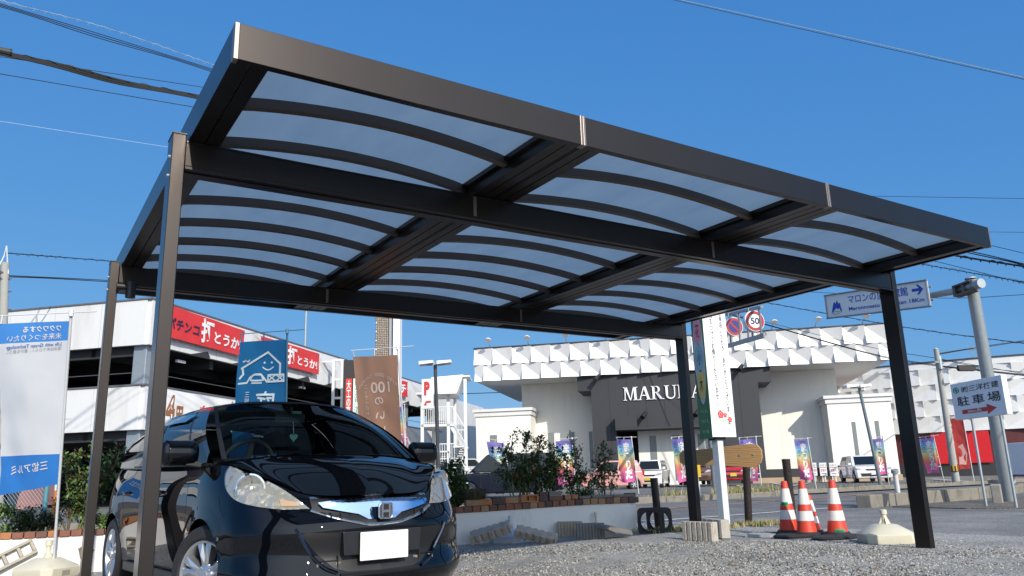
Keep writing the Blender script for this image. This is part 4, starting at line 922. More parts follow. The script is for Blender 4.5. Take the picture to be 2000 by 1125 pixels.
# --- white greeting pillar sign
sp = G(1416, 1032); ps = thing('pillar_sign', 'tall white and green four sided sign with vertical greeting and roses on pale post', 'sign', (sp.x, sp.y, 0))
mb = MB(); mb.box(-.055, .055, -.055, .055, -.1, 1.2); mb.build('post', mat('post_pale', (.62, .66, .68), .4, var=.03), ps, bevel=.004)
mb = MB(); mb.box(-.1, .1, -.07, .07, 1.18, 1.26); mb.build('bracket', DGREY, ps)
x0, x1, y0, y1, z0, z1 = -.22, .25, -.13, .10, 1.22, 3.35
mb = MB(); mb.box(x0, x1, y0, y1, z0, z1); bx = mb.build('sign_box', SIGNW, ps, bevel=.004)
mb = MB(); mb.box(x0-.006, x0-.001, y0, y1, z0-.02, z1+.01); mb.build('green_face', GREEN, ps)
mb = MB(); f = lambda x, y: (x, y0-.003, y)
put_text(mb, 'ご来店いただき、ありがとうございました。', f, fit=(.062, 1.72), at2=(.135, 2.17), vertical=True, line=.95, bold=.008); put_text(mb, 'お気をつけてお帰りくださいませ。', f, fit=(.062, 1.42), at2=(-.06, 2.36), vertical=True, line=.95, bold=.008)
mb.build('greeting_text', INK, bx)
ROSE = mat('rose_print', (.65, .06, .06), .5, var=.2, scale=60); LEAFP = mat('leaf_print', (.15, .35, .12), .5)
rn = random.Random(4)
mb = MB()
for cx, cz, r in ((-.03, 1.53, .055), (.06, 1.52, .033), (.15, 1.46, .038)):
    mb.add([(cx+r*cos(a)*(1+.12*sin(5*a)), y0-.004, cz+r*sin(a)*(1+.12*sin(5*a))) for a in [2*pi*i/24 for i in range(24)]], [tuple(range(24))])
    mb.add([(cx+r*.6*cos(a), y0-.005, cz+r*.6*sin(a)) for a in [2*pi*i/12 for i in range(10)]], [tuple(range(10))], 2); mb.add([(cx+r*.35*cos(a), y0-.006, cz+r*.35*sin(a)) for a in [2*pi*i/12 for i in range(12)]], [tuple(range(12))])
for cx, cz, a in ((-.06,1.46,-1),(.0,1.45,-.6),(.05,1.46,-1.4),(.09,1.47,-.8),(.12,1.42,-1.2),(.03,1.43,-1.8)):
    l = .035; d = (cos(a), sin(a)); mb.add([(cx, y0-.004, cz), (cx+d[0]*l*.5-d[1]*.009, y0-.004, cz+d[1]*l*.5+d[0]*.009), (cx+d[0]*l, y0-.004, cz+d[1]*l), (cx+d[0]*l*.5+d[1]*.009, y0-.004, cz+d[1]*l*.5-d[0]*.009)], [(0,1,2,3)], 1)
mb.build('rose_picture', [ROSE, LEAFP, mat('rose_pale', (.75, .3, .28), .5)], bx)
mb = MB(); f = lambda x, y: (x0-.009, -x+(y0+y1)/2, y)
def disc(mb, cx, cz, rx, rz, mi, o=0): mb.add([(x0-.008-o, (y0+y1)/2+cx+rx*cos(a), cz+rz*sin(a)) for a in [2*pi*i/32 for i in range(32)]], [tuple(range(32))], mi)
disc(mb, 0, 2.35, .1, .68, 3)
for z, mi in ((2.72, 0), (2.33, 1), (1.95, 2)): disc(mb, 0, z, .075, .2, mi, .001)
for z, ch in ((2.72, '花'), (2.33, '小'), (1.95, '木')): put_text(mb, ch, lambda x, y: (x0-.011, -x+(y0+y1)/2, y), fit=(.07, .2), at2=(0, z), mi=4)
for z, tx in ((1.58, 'つくる。'), (1.44, 'そだてる'), (1.3, 'つどう庭')): put_text(mb, tx, f, fit=(.13, .045), at2=(0, z), mi=5)
mb.build('green_print', [PINKD, BLUED, YELD, MAUVE, INK, mat('ink_pale_green', (.4, .55, .42), .5)], ps)
# --- wooden arrow plank and three dark log posts
LOG = mat('dark_log', (.028, .02, .016), .55, var=.4, scale=18, bump=.9, bscale=30); 
WOODM = bpy.data.materials.new('plank_wood'); WOODM.use_nodes = True; t = WOODM.node_tree; b = t.nodes['Principled BSDF']; b.inputs['Roughness'].default_value = .6
tc = t.nodes.new('ShaderNodeTexCoord'); mp = t.nodes.new('ShaderNodeMapping'); mp.inputs['Scale'].default_value = (1.2, 6, 9); wv = t.nodes.new('ShaderNodeTexWave'); wv.inputs['Scale'].default_value = 1.6; wv.inputs['Distortion'].default_value = 7; wv.bands_direction = 'Z'
cr = t.nodes.new('ShaderNodeValToRGB'); cr.color_ramp.elements[0].color = (.36, .19, .07, 1); cr.color_ramp.elements[1].color = (.55, .34, .15, 1)
t.links.new(tc.outputs['Object'], mp.inputs[0]); t.links.new(mp.outputs[0], wv.inputs[0]); t.links.new(wv.outputs[0], cr.inputs[0]); t.links.new(cr.outputs[0], b.inputs[0])
def log_post(u, vb, vt, lab, r=.052):
    p = G(u, vb); t = thing('log_post', lab, 'post', (p.x, p.y, 0), group='dark log posts at the yard entrance'); Z = (p-CAMP).dot(W_); q = at(*vt, Z)-p
    n = 14; mb = MB(); rows = []
    for i in range(9):
        k = i/8; rows.append([Vector((q.x*k+(r+.006*noise.noise((a*2, i*.7, u)))*cos(a), q.y*k+(r+.006*noise.noise((a*2+5, i*.7, u)))*sin(a), -.1*(1-k)+q.z*k)) for a in [2*pi*j/n for j in range(n)]])
    mb.grid(rows, wrap=True); mb.add(rows[-1], [tuple(range(n))]); mb.build('trunk', LOG, t, smooth=60)
    mb = MB(); mb.lathe([(r*1.02, q.z-.005), (r*.9, q.z+.004), (0, q.z+.004)], 14, M=Matrix.Translation((q.x, q.y, 0))); mb.build('cut_top', mat('log_end', (.05, .045, .04), .8), t)
log_post(1462, 1025, (1456, 885), 'dark log post carrying the right half of the wooden plank'); log_post(1550, 1032, (1535, 897), 'tall dark log post rising behind the left traffic cone'); log_post(1288, 1036, (1277, 934), 'dark log post behind the black ring plates')
pa, pb = at(1328, 894, 11.75), at(1489, 893, 10.95); L = (pb-pa).length
pk = thing('wooden_plank', 'varnished wooden plank with cut corners fixed behind the pale sign post', 'plank', M=vplane(pa, pb-pa))
mb = MB(); zz = (pb-pa).z/L
mb.prism([(0, -.06), (.05, -.11), (.35, -.115), (L-.12, -.18), (L-.03, -.12), (L, -.05), (L, .06), (L-.05, .125), (L-.15, .15), (.25, .1), (.06, .1), (0, .05)], -.016, .016, 'y'); mb.build('board', WOODM, pk, bevel=.004)
mb = MB()
for x in (L-.32, L-.12): mb.lathe([(.012, 0), (.012, .01), (0, .012)], 10, M=Matrix.Translation((x, -.016, 0)) @ Matrix.Rotation(pi/2, 4, 'X'))
mb.build('screws', GALV, pk)
# --- traffic cones
CONE_R = mat('cone_orange_red', (.66, .06, .028), .45, var=.1, scale=8, dirt=(.5, .06, .04), dscale=6); CONE_W = mat('cone_reflective', (.74, .72, .68), .35, var=.06, scale=30)
TAPE = mat('green_tape', (.02, .33, .16), .4)
def cone(u, v, lab, tape=None, rz=0, h=.615):
    p = G(u, v-3); t = thing('traffic_cone', lab, 'traffic cone', (p.x, p.y, 0), rz, 'orange traffic cones at the yard entrance')
    R0, R1 = .118, .034
    def r(z): return R0+(R1-R0)*(z/h)
    mb = MB(); 
    mb.lathe([(r(k*h), k*h) for k in (.03, .28, .455, .575, .86, 1.0)]+[(.02, h+.004), (.018, h-.05)], 28, cap=False)
    mb.build('cone_body', CONE_R, t, smooth=40)
    for a, b2 in ((.28, .455), (.575, .86)): mb = MB(); mb.lathe([(r(a*h)+.0025, a*h), (r(b2*h)+.0025, b2*h)], 28, cap=False); mb.build('reflective_band', CONE_W, t, smooth=40)
    mb = MB(); mb.prism([(.19*cos(a)*1.1 if 0 else max(-.17, min(.17, .235*cos(a))), max(-.17, min(.17, .235*sin(a)))) for a in [2*pi*(i+.5)/24 for i in range(24)]], 0, .022); mb.lathe([(.15, .02), (.125, .05), (.118, .03)], 28, cap=False); mb.build('base', RUBBER, t, smooth=40)
    if tape:
        z, w = tape; mb = MB(); A = [yaw_of(-p)-rz+(i/6-.5)*w+ (.25 if z < .1 else -.3) for i in range(7)]
        rr = r(z)+.004; mb.grid([[(rr*cos(a), rr*sin(a), z-.022) for a in A], [(rr*cos(a), rr*sin(a), z+.022) for a in A]])
        mb.grid([[(rr*1.012*cos(a), rr*1.012*sin(a), z-.004) for a in A[1:-1]], [(rr*1.012*cos(a), rr*1.012*sin(a), z+.004) for a in A[1:-1]]], 1); mb.build('label_tape', [TAPE, INK], t)
    return t
cone(1542, 1046, 'left traffic cone with green tape on its middle red ring', (.35, 1.2), .1); cone(1577, 1050, 'middle traffic cone without tape, faded lower half', None, .3); cone(1637, 1050, 'right traffic cone with green tape near its foot', (.06, 1.0), -.1)
cp0 = G(1588, 1045); c4 = cone(1586, 1046, 'traffic cone half hidden behind the middle one', None, .2, .45)
for (u, v, lab) in ((1560, 1052, 'black rubber weight lying under the two left cones'), (1637, 1056, 'black rubber weight lying under the right cone')):
    p = G(u, v-2); mb = MB(); mb.lathe([(.09, .002), (.27, .002), (.28, .02), (.25, .035), (.1, .03)], 24); o = mb.build('cone_weight', RUBBER, smooth=40); o.location = (p.x+.05, p.y+.08, .0); o.scale = (1.1, .7, 1); tag(o, lab, 'cone weight', 'rubber cone weights')
# --- flag pole water bases
CREAM = mat('cream_plastic', (.62, .58, .45), .45, var=.04, dirt=(.5, .46, .35), dscale=5); GREYP = mat('grey_blue_plastic', (.6, .66, .72), .45, var=.05)
def water_base(p, s, lab, m, rz=0, neck=.14, nm='flag_base'):
    t = thing(nm, lab, 'pole base', p, rz, 'water filled plastic flag bases'); w = .24*s; c = .07*s
    def oc(w, c, z): return [(w, -w+c, z), (w, w-c, z), (w-c, w, z), (-w+c, w, z), (-w, w-c, z), (-w, -w+c, z), (-w+c, -w, z), (w-c, -w, z)]
    mb = MB(); rows = [oc(w*.97, c, 0), oc(w, c, .015), oc(w, c, .09*s), oc(w*.97, c*.95, .1*s), oc(w*.42, c*.5, .185*s), oc(w*.3, c*.4, .19*s)]
    mb.grid([[Vector(q) for q in r] for r in rows], wrap=True); mb.add(rows[-1], [tuple(range(8))]); mb.build('tank', m, t, bevel=.008, smooth=30)
    mb = MB(); mb.box(-.05*s, .05*s, -w-.002, -w+.001, .02, .07*s); mb.build('hand_grip', mat('grip_shadow', (.3, .28, .22), .6), t)
    mb = MB(); z = .185*s; mb.lathe([(.04*s, z), (.026*s, z+.03), (.024*s, z+neck*.7), (.034*s, z+neck*.7), (.034*s, z+neck), (.028*s, z+neck+.004), (0, z+neck+.004)], 20); mb.build('neck', m, t, smooth=40)
    for a in (0, pi/2, pi, -pi/2):
        mb = MB(); mb.add([(.024, -.004, z), (.06*s, -.004, z), (.024, -.004, z+.08), (.024, .004, z), (.06*s, .004, z), (.024, .004, z+.08)], [(0,1,2),(3,5,4),(0,3,4,1),(1,4,5,2)], M=Matrix.Rotation(a, 4, 'Z')); mb.build('neck_rib', m, t)
    return t
p = G(1733, 1060); water_base((p.x, p.y, -.005), 1.0, 'cream plastic flag base on gravel beside the front right post', CREAM, .9)
p = G(998, 1056); water_base((p.x, p.y, -.02), .82, 'grey blue plastic flag base between two leaning concrete slabs', GREYP, .5, .16)
p = G(1175, 1046); water_base((p.x, p.y+.1, -.03), .62, 'small cream plastic flag base by the planter wall', CREAM, .3, .2)
# --- parking direction board
pL, pR = G(1917, 990), G(1980, 993); d = (pR-pL)
bd = thing('parking_board', 'white parking sign board with black lettering and red arrow on two thin legs', 'sign', M=vplane(pL, d)); Lb = d.length
def bpx(u, v):
    m = bd.matrix_world if 0 else vplane(pL, d); dd = ray(u, v); n = Vector((m[0][1], m[1][1], 0)); t = (pL-CAMP).dot(n)/dd.dot(n); q = CAMP+dd*t-pL; dx = Vector((m[0][0], m[1][0], 0)); return q.dot(dx), q.z
a = [bpx(*q) for q in ((1861, 746), (1963, 737), (1971, 812), (1869, 818))]
bx0, bx1 = (a[0][0]+a[3][0])/2, (a[1][0]+a[2][0])/2; bz0, bz1 = (a[2][1]+a[3][1])/2, (a[0][1]+a[1][1])/2
mb = MB(); mb.box(bx0, bx1, -.05, .05, bz0, bz1); pn = mb.build('panel', SIGNW, bd, bevel=.006)
for x in (.03, Lb-.03):
    mb = MB(); mb.tube([(x, .075, 0), (x, .075, bz1-.1)], .026, 10); mb.build('leg', GALV, bd, smooth=60)
w_, h_ = bx1-bx0, bz1-bz0; f = lambda x, y: (bx0+x*w_, -.054, bz0+y*h_)
mb = MB(); put_text(mb, '㈱三洋技建', f, fit=(.72, .17), at2=(.58, .8), bold=.008); put_text(mb, '駐車場', f, fit=(.84, .26), at2=(.52, .49), bold=.01, spacing=1.35)
mb.build('lettering', INK, pn)
mb = MB(); pts = [(.17, .14), (.66, .14), (.66, .06), (.84, .2), (.66, .33), (.66, .25), (.17, .25)]; mb.add([f(*q) for q in pts], [tuple(range(7))]); put_text(mb, '30m先', lambda x, y: (bx0+x*w_, -.058, bz0+y*h_), fit=(.28, .085), at2=(.42, .195), bold=.02, mi=1)
mb.build('red_arrow', [INKR, WINK], pn)
mb = MB(); ctr = (.11, .81)
ring = [Vector(f(ctr[0]+.055*cos(q), ctr[1]+.075*sin(q))) for q in [2*pi*i/24 for i in range(25)]]; mb.tube(ring, .008, 5)
for a_ in (0, pi/2): mb.add([f(ctr[0]+.05*cos(q+a_)*k, ctr[1]+.07*sin(q+a_)*k) for q, k in ((0, 1), (.9, .45), (pi, 1), (pi+.9, .45))], [(0,1,2,3)])
mb.build('round_emblem', INKG, pn)
# --- road direction sign on cantilever pole
pp = G(1972, 980); Zp = (pp-CAMP).dot(W_)
rs = thing('road_sign', 'blue lettered white direction sign on a grey cantilever pole by the road', 'road sign', (pp.x, pp.y, 0))
top = at(1896, 545, Zp)-pp
mb = MB(); mb.tube([(0, 0, -.1), (top.x*.5, top.y*.5, top.z*.5), (top.x, top.y, top.z)], [.135, .125, .115], 20); mb.lathe([(.117, top.z-.001), (.1, top.z+.03), (0, top.z+.035)], 20, M=Matrix.Translation((top.x, top.y, 0))); mb.build('pole', GALV, rs, smooth=50)
A1 = at(1917, 553, Zp-.45)-pp; A0 = at(1822, 576, Zp+.95)-pp; B0 = at(1640, 612, Zp+3.75)-pp
mb = MB(); mb.tube([A1, at(1872, 567, Zp+.15)-pp, A0, B0], [.1, .08, .07, .06], 14); mb.build('arm', GALV, rs, smooth=50)
mb = MB(); c1, c2 = at(1868, 570, Zp+.1)-pp, at(1902, 558, Zp-.25)-pp
for o in (-.1, .1): mb.bar(c1+Vector((0,0,o)), c2+Vector((0,0,o)), .24, .03)
for k in (0, .5, 1): mb.bar(c1.lerp(c2, k)+Vector((0,0,-.11)), c1.lerp(c2, k)+Vector((0,0,.11)), .2, .05)
mb.build('clamp', mat('rusty_clamp', (.16, .14, .13), .7, .4, var=.3, dirt=(.25, .12, .05)), rs)
q0, q1 = at(1620, 600, Zp+3.35), at(1819, 573, Zp+.62)
dd = q1-q0; SMx = vplane(q0-pp+Vector((0,0,0)), dd); Ls = hypot(dd.x, dd.y); tilt = (q1.z-q0.z)/Ls
hs = .58
def sf(x, y, o=0): v = SMx @ Vector((x*Ls, -.09-o, 0)); return (v.x, v.y, v.z+x*Ls*tilt+(y-.5)*hs)
mb = MB(); mb.add([sf(0,0),sf(1,0),sf(1,1),sf(0,1),sf(0,0,-.03),sf(1,0,-.03),sf(1,1,-.03),sf(0,1,-.03)], [(0,1,2,3),(7,6,5,4),(0,4,5,1),(1,5,6,2),(2,6,7,3),(3,7,4,0)]); sg = mb.build('sign_board', mat('board_grey_white', (.8, .8, .76), .45, var=.05, scale=2), rs)
mb = MB()
for y in (.0, 1.0): mb.tube([sf(-.01, y, .01), sf(1.01, y, .01)], .02, 6)
for x in (0, 1): mb.tube([sf(x, 0, .01), sf(x, 1, .01)], .02, 6)
for y in (.25, .75): mb.tube([sf(-.01, y, -.06), sf(1.02, y, -.06)], .022, 6)
mb.build('sign_frame', mat('frame_grey', (.25, .27, .3), .5, .4), sg)
mb = MB(); f = lambda x, y: sf(x, y, .004)
put_text(mb, 'マロンの里交流館', f, fit=(.585, .36), at2=(.535, .69), bold=.008); put_text(mb, 'Maronnosato Koryukan 18Km', f, fit=(.72, .2), at2=(.6, .27), bold=.02)
mb.add([f(*q) for q in ((.865,.63),(.93,.63),(.905,.5),(.925,.5),(.965,.69),(.925,.88),(.905,.88),(.93,.74),(.865,.74))], [tuple(range(9))])
mb.add([f(*q) for q in ((.05,.2),(.075,.55),(.09,.68),(.105,.58),(.12,.72),(.137,.57),(.15,.62),(.165,.25),(.155,.2),(.142,.38),(.125,.33),(.11,.4),(.085,.32),(.065,.22))], [tuple(range(14))]); mb.build('lettering', BLUEI, sg)
mb = MB(); mb.tube([Vector(f(.1+.045*cos(a), .2+.06*sin(a))) for a in [2*pi*i/20 for i in range(21)]], .005, 4); mb.tube([Vector(f(.1+.02*cos(a), .2+.06*sin(a))) for a in [2*pi*i/20 for i in range(21)]], .004, 4); mb.build('emblem', mat('ink_grey', (.3, .32, .34), .5), sg)
# --- round speed and no-parking signs on a gantry arm
gp = G(1397, 967); gs = thing('gantry_signs', 'round speed limit and no parking signs hung from a dark gantry arm', 'road sign', (gp.x, gp.y, 0))
Zg = 28.1; mb = MB(); mb.tube([(0, 0, -.1), (0, 0, 7.3)], .095, 14); mb.build('pole', mat('pole_dark_grey', (.16, .17, .18), .5, .3), gs, smooth=60)
def gpt(u, v, Z): return at(u, v, Z)-gp
t0, t1 = gpt(1400, 619, 27.9), gpt(1488, 599, 21.6); l0, l1 = gpt(1400, 682, 27.9), gpt(1493, 655, 21.6)
mb = MB(); mb.tube([t0, t1], .045, 8); mb.bar(l0, l1, .05, .14)
for k in (.35, .55, .72, .8, .95): mb.tube([t0.lerp(t1, k), l0.lerp(l1, k)], .03, 6)
mb.build('arm', mat('arm_grey', (.3, .31, .32), .5, .4), gs, smooth=50)
def round_sign(u, v, Z, no_park):
    c = gpt(u, v, Z); n = Vector((-W_.x, -W_.y, 0)).normalized(); n = (Matrix.Rotation(radians(14), 3, 'Z') @ n); ang = atan2(n.y, n.x)
    M = Matrix.Translation(c) @ Matrix.Rotation(ang, 4, 'Z') @ Matrix.Rotation(pi/2, 4, 'Y')       # local z = n
    mb = MB(); mb.lathe([(.30, -.14), (.31, -.12), (.31, 0), (.3, .012), (0, .012)], 40, M=M); o = mb.build('round_sign', SIGNW, gs, smooth=40)
    mb = MB(); ring = lambda r0_, r1_, z, mi: mb.lathe([(r0_, z), (r1_, z)], 40, mi, M, cap=False)
    ring(.2, .287, .015, 0)
    if no_park:
        mb.lathe([(.2, .014), (0, .014)], 40, 1, M, cap=False); mb.add([(.16*1.25*cos(q), .16*1.25*sin(q), .0165) for q in (pi*.75-.15, pi*.75+.15, -pi*.25-.15, -pi*.25+.15)], [(0,1,2,3)], 0, M @ Matrix.Rotation(-pi/2, 4, 'Z'))
    else:
        put_text(mb, '50', lambda x, y: M @ Vector((-y, x, .017)), fit=(.27, .2), bold=.03, mi=2)
    mb.build('sign_face', [mat('sign_red', (.36, .02, .03), .4), mat('sign_blue', (.02, .02, .16), .4), mat('numeral_navy', (.012, .02, .09), .4)], o)
    for dx in (-.15, .15):
        mb = MB(); k = c+Vector((-W_.y, W_.x, 0)).normalized()*dx*-1
        mb.tube([k+Vector((0,0,.28)), k+Vector((0,0,.55))], .02, 6); mb.build('hanger', GALV, gs)
round_sign(1434, 638, 25.2, True); round_sign(1474, 627, 22.4, False)
# --- lamp poles, utility poles
def lamp_pole(u, vb, vt, Z, lab, heads, r=.07, m=None, vtop=None):
    p = HZ(u, Z); t = thing('lamp_pole', lab, 'lamp post', (p.x, p.y, 0)); tp = at(*vt, Z)-p
    mb = MB(); mb.tube([(0, 0, -.1), (tp.x*.5, tp.y*.5, tp.z*.5), tuple(tp)], [r, r*.9, r*.8], 12); mb.build('pole', m or GALV, t, smooth=50)
    for dx, w in heads:
        c = tp-CL*dx; mb = MB(); Mh = vplane(c+Vector((0, 0, .0)), -CL)
        mb.prism([(-w/2, -.02), (w/2, .03), (w/2, .12), (-w/2, .1)], -.25, .25, 'y', M=Mh); mb.build('lamp_head', SIGNW, t, bevel=.01)
    mb = MB(); mb.bar(tp-CL*min(h[0] for h in heads), tp-CL*max(h[0] for h in heads), .06, .06); mb.build('cross_arm', GALV, t)
    return t, tp
lp, tp = lamp_pole(858, 905, (850, 712), 27.5, 'dark lamp post with twin flat heads beside the parking sign', [(-.3, .5), (.32, .5)], .075, mat('pole_slate', (.09, .1, .11), .45, .5))
lamp_pole(1717, 953, (1678, 757), 32.0, 'grey blue lamp post with two flat heads in front of the white wagon', [(-.35, .5), (.18, .45)], .075, mat('pole_blue_grey', (.2, .25, .28), .5, .3))
def pole(u, v, vt, r, lab, band=None, nm='utility_pole'):
    p = G(u, v); Z = (p-CAMP).dot(W_); tp = at(*vt, Z)-p; t = thing(nm, lab, 'utility pole', (p.x, p.y, 0), group='concrete utility poles')
    mb = MB(); mb.tube([(0,0,-.1), tuple(tp)], [r, r*.62], 16); mb.lathe([(r*.62, tp.z-.01), (r*.4, tp.z+.05), (0, tp.z+.06)], 12, M=Matrix.Translation((tp.x, tp.y, 0))); mb.build('pole_shaft', CONCL if 0 else mat('pole_concrete', (.4, .4, .37), .85, var=.1, scale=4), t, smooth=50)
    return t, p, tp
up, upp, utp = pole(1868, 945, (1828, 682), .17, 'concrete utility pole with black and yellow band before the red base')
mb = MB(); mb.lathe([(.172, .55), (.168, 1.15)], 16, 0, cap=False); bm_ = mb
for i in range(16):
    a = 2*pi*i/16; 
    if i % 2: mb.add([(.176*cos(a-.19), .176*sin(a-.19), .57), (.176*cos(a+.19), .176*sin(a+.19), .57), (.173*cos(a+.19), .173*sin(a+.19), 1.13), (.173*cos(a-.19), .173*sin(a-.19), 1.13)], [(0,1,2,3)], 1)
o = mb.build('warning_band', [mat('band_black', (.02, .02, .02), .6), mat('band_yellow', (.6, .32, .02), .6)], up); o.location = utp*(.85/utp.z)-Vector((0, 0, .85))
mb = MB(); mb.bar(utp+Vector((-.3, 0, -.6)), utp+Vector((.4, 0, -.6)), .08, .08); mb.tube([utp+Vector((.15, 0, -.9)), utp+Vector((.15, 0, -.3))], .1, 10); mb.build('pole_fittings', GALV, up)
p = HZ(0, 27); lp2 = thing('utility_pole', 'concrete utility pole with wire horns at the left edge', 'utility pole', (p.x, p.y, 0), group='concrete utility poles'); tp2 = at(10, 512, 27)-p
mb = MB(); mb.tube([(0,0,-.1), tuple(tp2)], [.18, .125], 14); mb.build('pole_shaft', MATS['pole_concrete'], lp2, smooth=50)
mb = MB(); mb.tube([tp2+Vector((-.14, 0, -.1)), at(8, 500, 27)-p, at(13, 480, 27)-p], .022, 5); mb.tube([tp2+Vector((.14, 0, -.4)), at(15, 520, 27)-p, at(13, 480, 27)-p], .022, 5); mb.build('wire_horn', STEELW, lp2)
mb = MB()
for v in (536, 548): mb.lathe([(.15, 0), (.16, .05), (.15, .1)], 14, M=Matrix.Translation(at(8, v, 27)-p))
for v, s in ((545, 1), (605, 1), (570, 1)): a = at(6, v, 27)-p; mb.tube([a, a-CL*.28], .02, 5)
mb.build('pole_fittings', mat('fitting_brown', (.12, .09, .07), .7), lp2)
# --- P sign on the dark lamp post
a0, a1 = at(824, 745, 27.1), at(846, 738, 27.0); z0, z1 = at(830, 800, 27)[2], at(835, 740, 27)[2]
pb_ = thing('parking_sign', 'white sign with red P and arrow fixed to the dark lamp post', 'sign', M=vplane(Vector((a0.x, a0.y, 0)), a1-a0)); w = hypot(a1.x-a0.x, a1.y-a0.y)
mb = MB(); mb.box(0, w, -.05, .05, z0, z1); q = mb.build('panel', SIGNW, pb_, bevel=.02)
mb = MB(); f = lambda x, y: (x*w, -.056, z0+(z1-z0)*y); put_text(mb, 'P', f, fit=(.5, .46), at2=(.5, .68), bold=.06); mb.add([f(*k) for k in ((.2,.12),(.52,.12),(.42,.19),(.85,.2),(.85,.27),(.42,.26),(.52,.34))], [tuple(range(7))]); mb.build('lettering', INKR, q)
# --- small posts and signs by the road
p = G(1757, 985); t = thing('guard_post', 'thin white guard post with grey cap standing by the raised kerb', 'post', (p.x, p.y, 0)); Z = (p-CAMP).dot(W_); q = at(1747, 917, Z)-p
mb = MB(); mb.tube([(0,0,0), tuple(q*.92)], .05, 12); mb.build('tube', STEELW, t, smooth=60); mb = MB(); mb.tube([tuple(q*.9), tuple(q)], .075, 12); mb.build('cap', mat('cap_grey', (.28, .28, .28), .6), t, smooth=60)
p = G(1950, 983); mb = MB(); mb.prism([(-.09,-.09),(.09,-.09),(.09,.09),(-.09,.09)], -.1, .37); o = mb.build('concrete_post', CONC, bevel=.02); o.location = (p.x, p.y, 0); o.rotation_euler = (0, -.1, .4); tag(o, 'short square concrete marker post between the sign legs', 'post')
p = G(1370, 977); t = thing('yellow_marker', 'small yellow box on a thin white stick across the road', 'marker', (p.x, p.y, 0)); Z = (p-CAMP).dot(W_); q = at(1360, 919, Z)-p
mb = MB(); mb.tube([(0,0,0), tuple(q)], .025, 8); mb.build('stick', STEELW, t); mb = MB(); mb.box(q.x-.13, q.x+.13, q.y-.05, q.y+.05, q.z-.14, q.z+.16); mb.build('yellow_box', mat('marker_yellow', (.55, .36, .02), .5), t, bevel=.01)
a0, a1 = at(1968, 900, 33), at(2040, 900, 31); t = thing('white_notice_box', 'blank white notice board with magenta foot at the right edge', 'sign', M=vplane(Vector((a0.x, a0.y, 0)), a1-a0)); w = hypot(a1.x-a0.x, a1.y-a0.y); z1, z0 = at(1968, 866, 33).z, at(1968, 930, 33).z
mb = MB(); mb.box(0, w, -.1, .1, z0+.05, z1); mb.build('panel', SIGNW, t, bevel=.02); mb = MB(); mb.box(0, w, -.1, .1, z0-.02, z0+.045); mb.build('foot', mat('foot_magenta', (.3, .04, .12), .5), t); mb = MB(); mb.box(.1, .2, -.05, .05, -.1, z0-.02); mb.box(w-.2, w-.1, -.05, .05, -.1, z0-.02); mb.build('legs', GALV, t)

# ================================================================ FLAGS
def rainbow():
    m = bpy.data.materials.new('rainbow_cloth'); m.use_nodes = True; t = m.node_tree; b = t.nodes['Principled BSDF']; b.inputs['Roughness'].default_value = .8
    tc = t.nodes.new('ShaderNodeTexCoord'); sx = t.nodes.new('ShaderNodeSeparateXYZ'); no = t.nodes.new('ShaderNodeTexNoise'); no.inputs['Scale'].default_value = 4; cr = t.nodes.new('ShaderNodeValToRGB')
    ad = t.nodes.new('ShaderNodeMath'); ad.operation = 'MULTIPLY_ADD'; ad.inputs[1].default_value = .18; t.links.new(tc.outputs['Generated'], sx.inputs[0]); t.links.new(tc.outputs['Generated'], no.inputs['Vector']); t.links.new(no.outputs['Fac'], ad.inputs[0]); t.links.new(sx.outputs['Z'], ad.inputs[2]); t.links.new(ad.outputs[0], cr.inputs[0])
    e = cr.color_ramp.elements; e[0].position = .22; e[0].color = (.8, .16, .4, 1); e[1].position = 1.1 if 0 else 1; e[1].color = (.3, .24, .62, 1)
    for p_, c in ((.4, (.85, .2, .22)), (.53, (.88, .45, .15)), (.65, (.82, .72, .35)), (.76, (.4, .68, .45)), (.86, (.3, .58, .8)), (.95, (.25, .35, .7))):
        q = e.new(p_); q.color = (*c, 1)
    t.links.new(cr.outputs[0], b.inputs['Base Color'])
    n2 = t.nodes.new('ShaderNodeBsdfTranslucent'); t.links.new(cr.outputs[0], n2.inputs[0]); mx = t.nodes.new('ShaderNodeMixShader'); mx.inputs[0].default_value = .35; t.links.new(b.outputs[0], mx.inputs[1]); t.links.new(n2.outputs[0], mx.inputs[2]); t.links.new(mx.outputs[0], t.nodes['Material Output'].inputs[0]); return m
RAINBOW = rainbow()
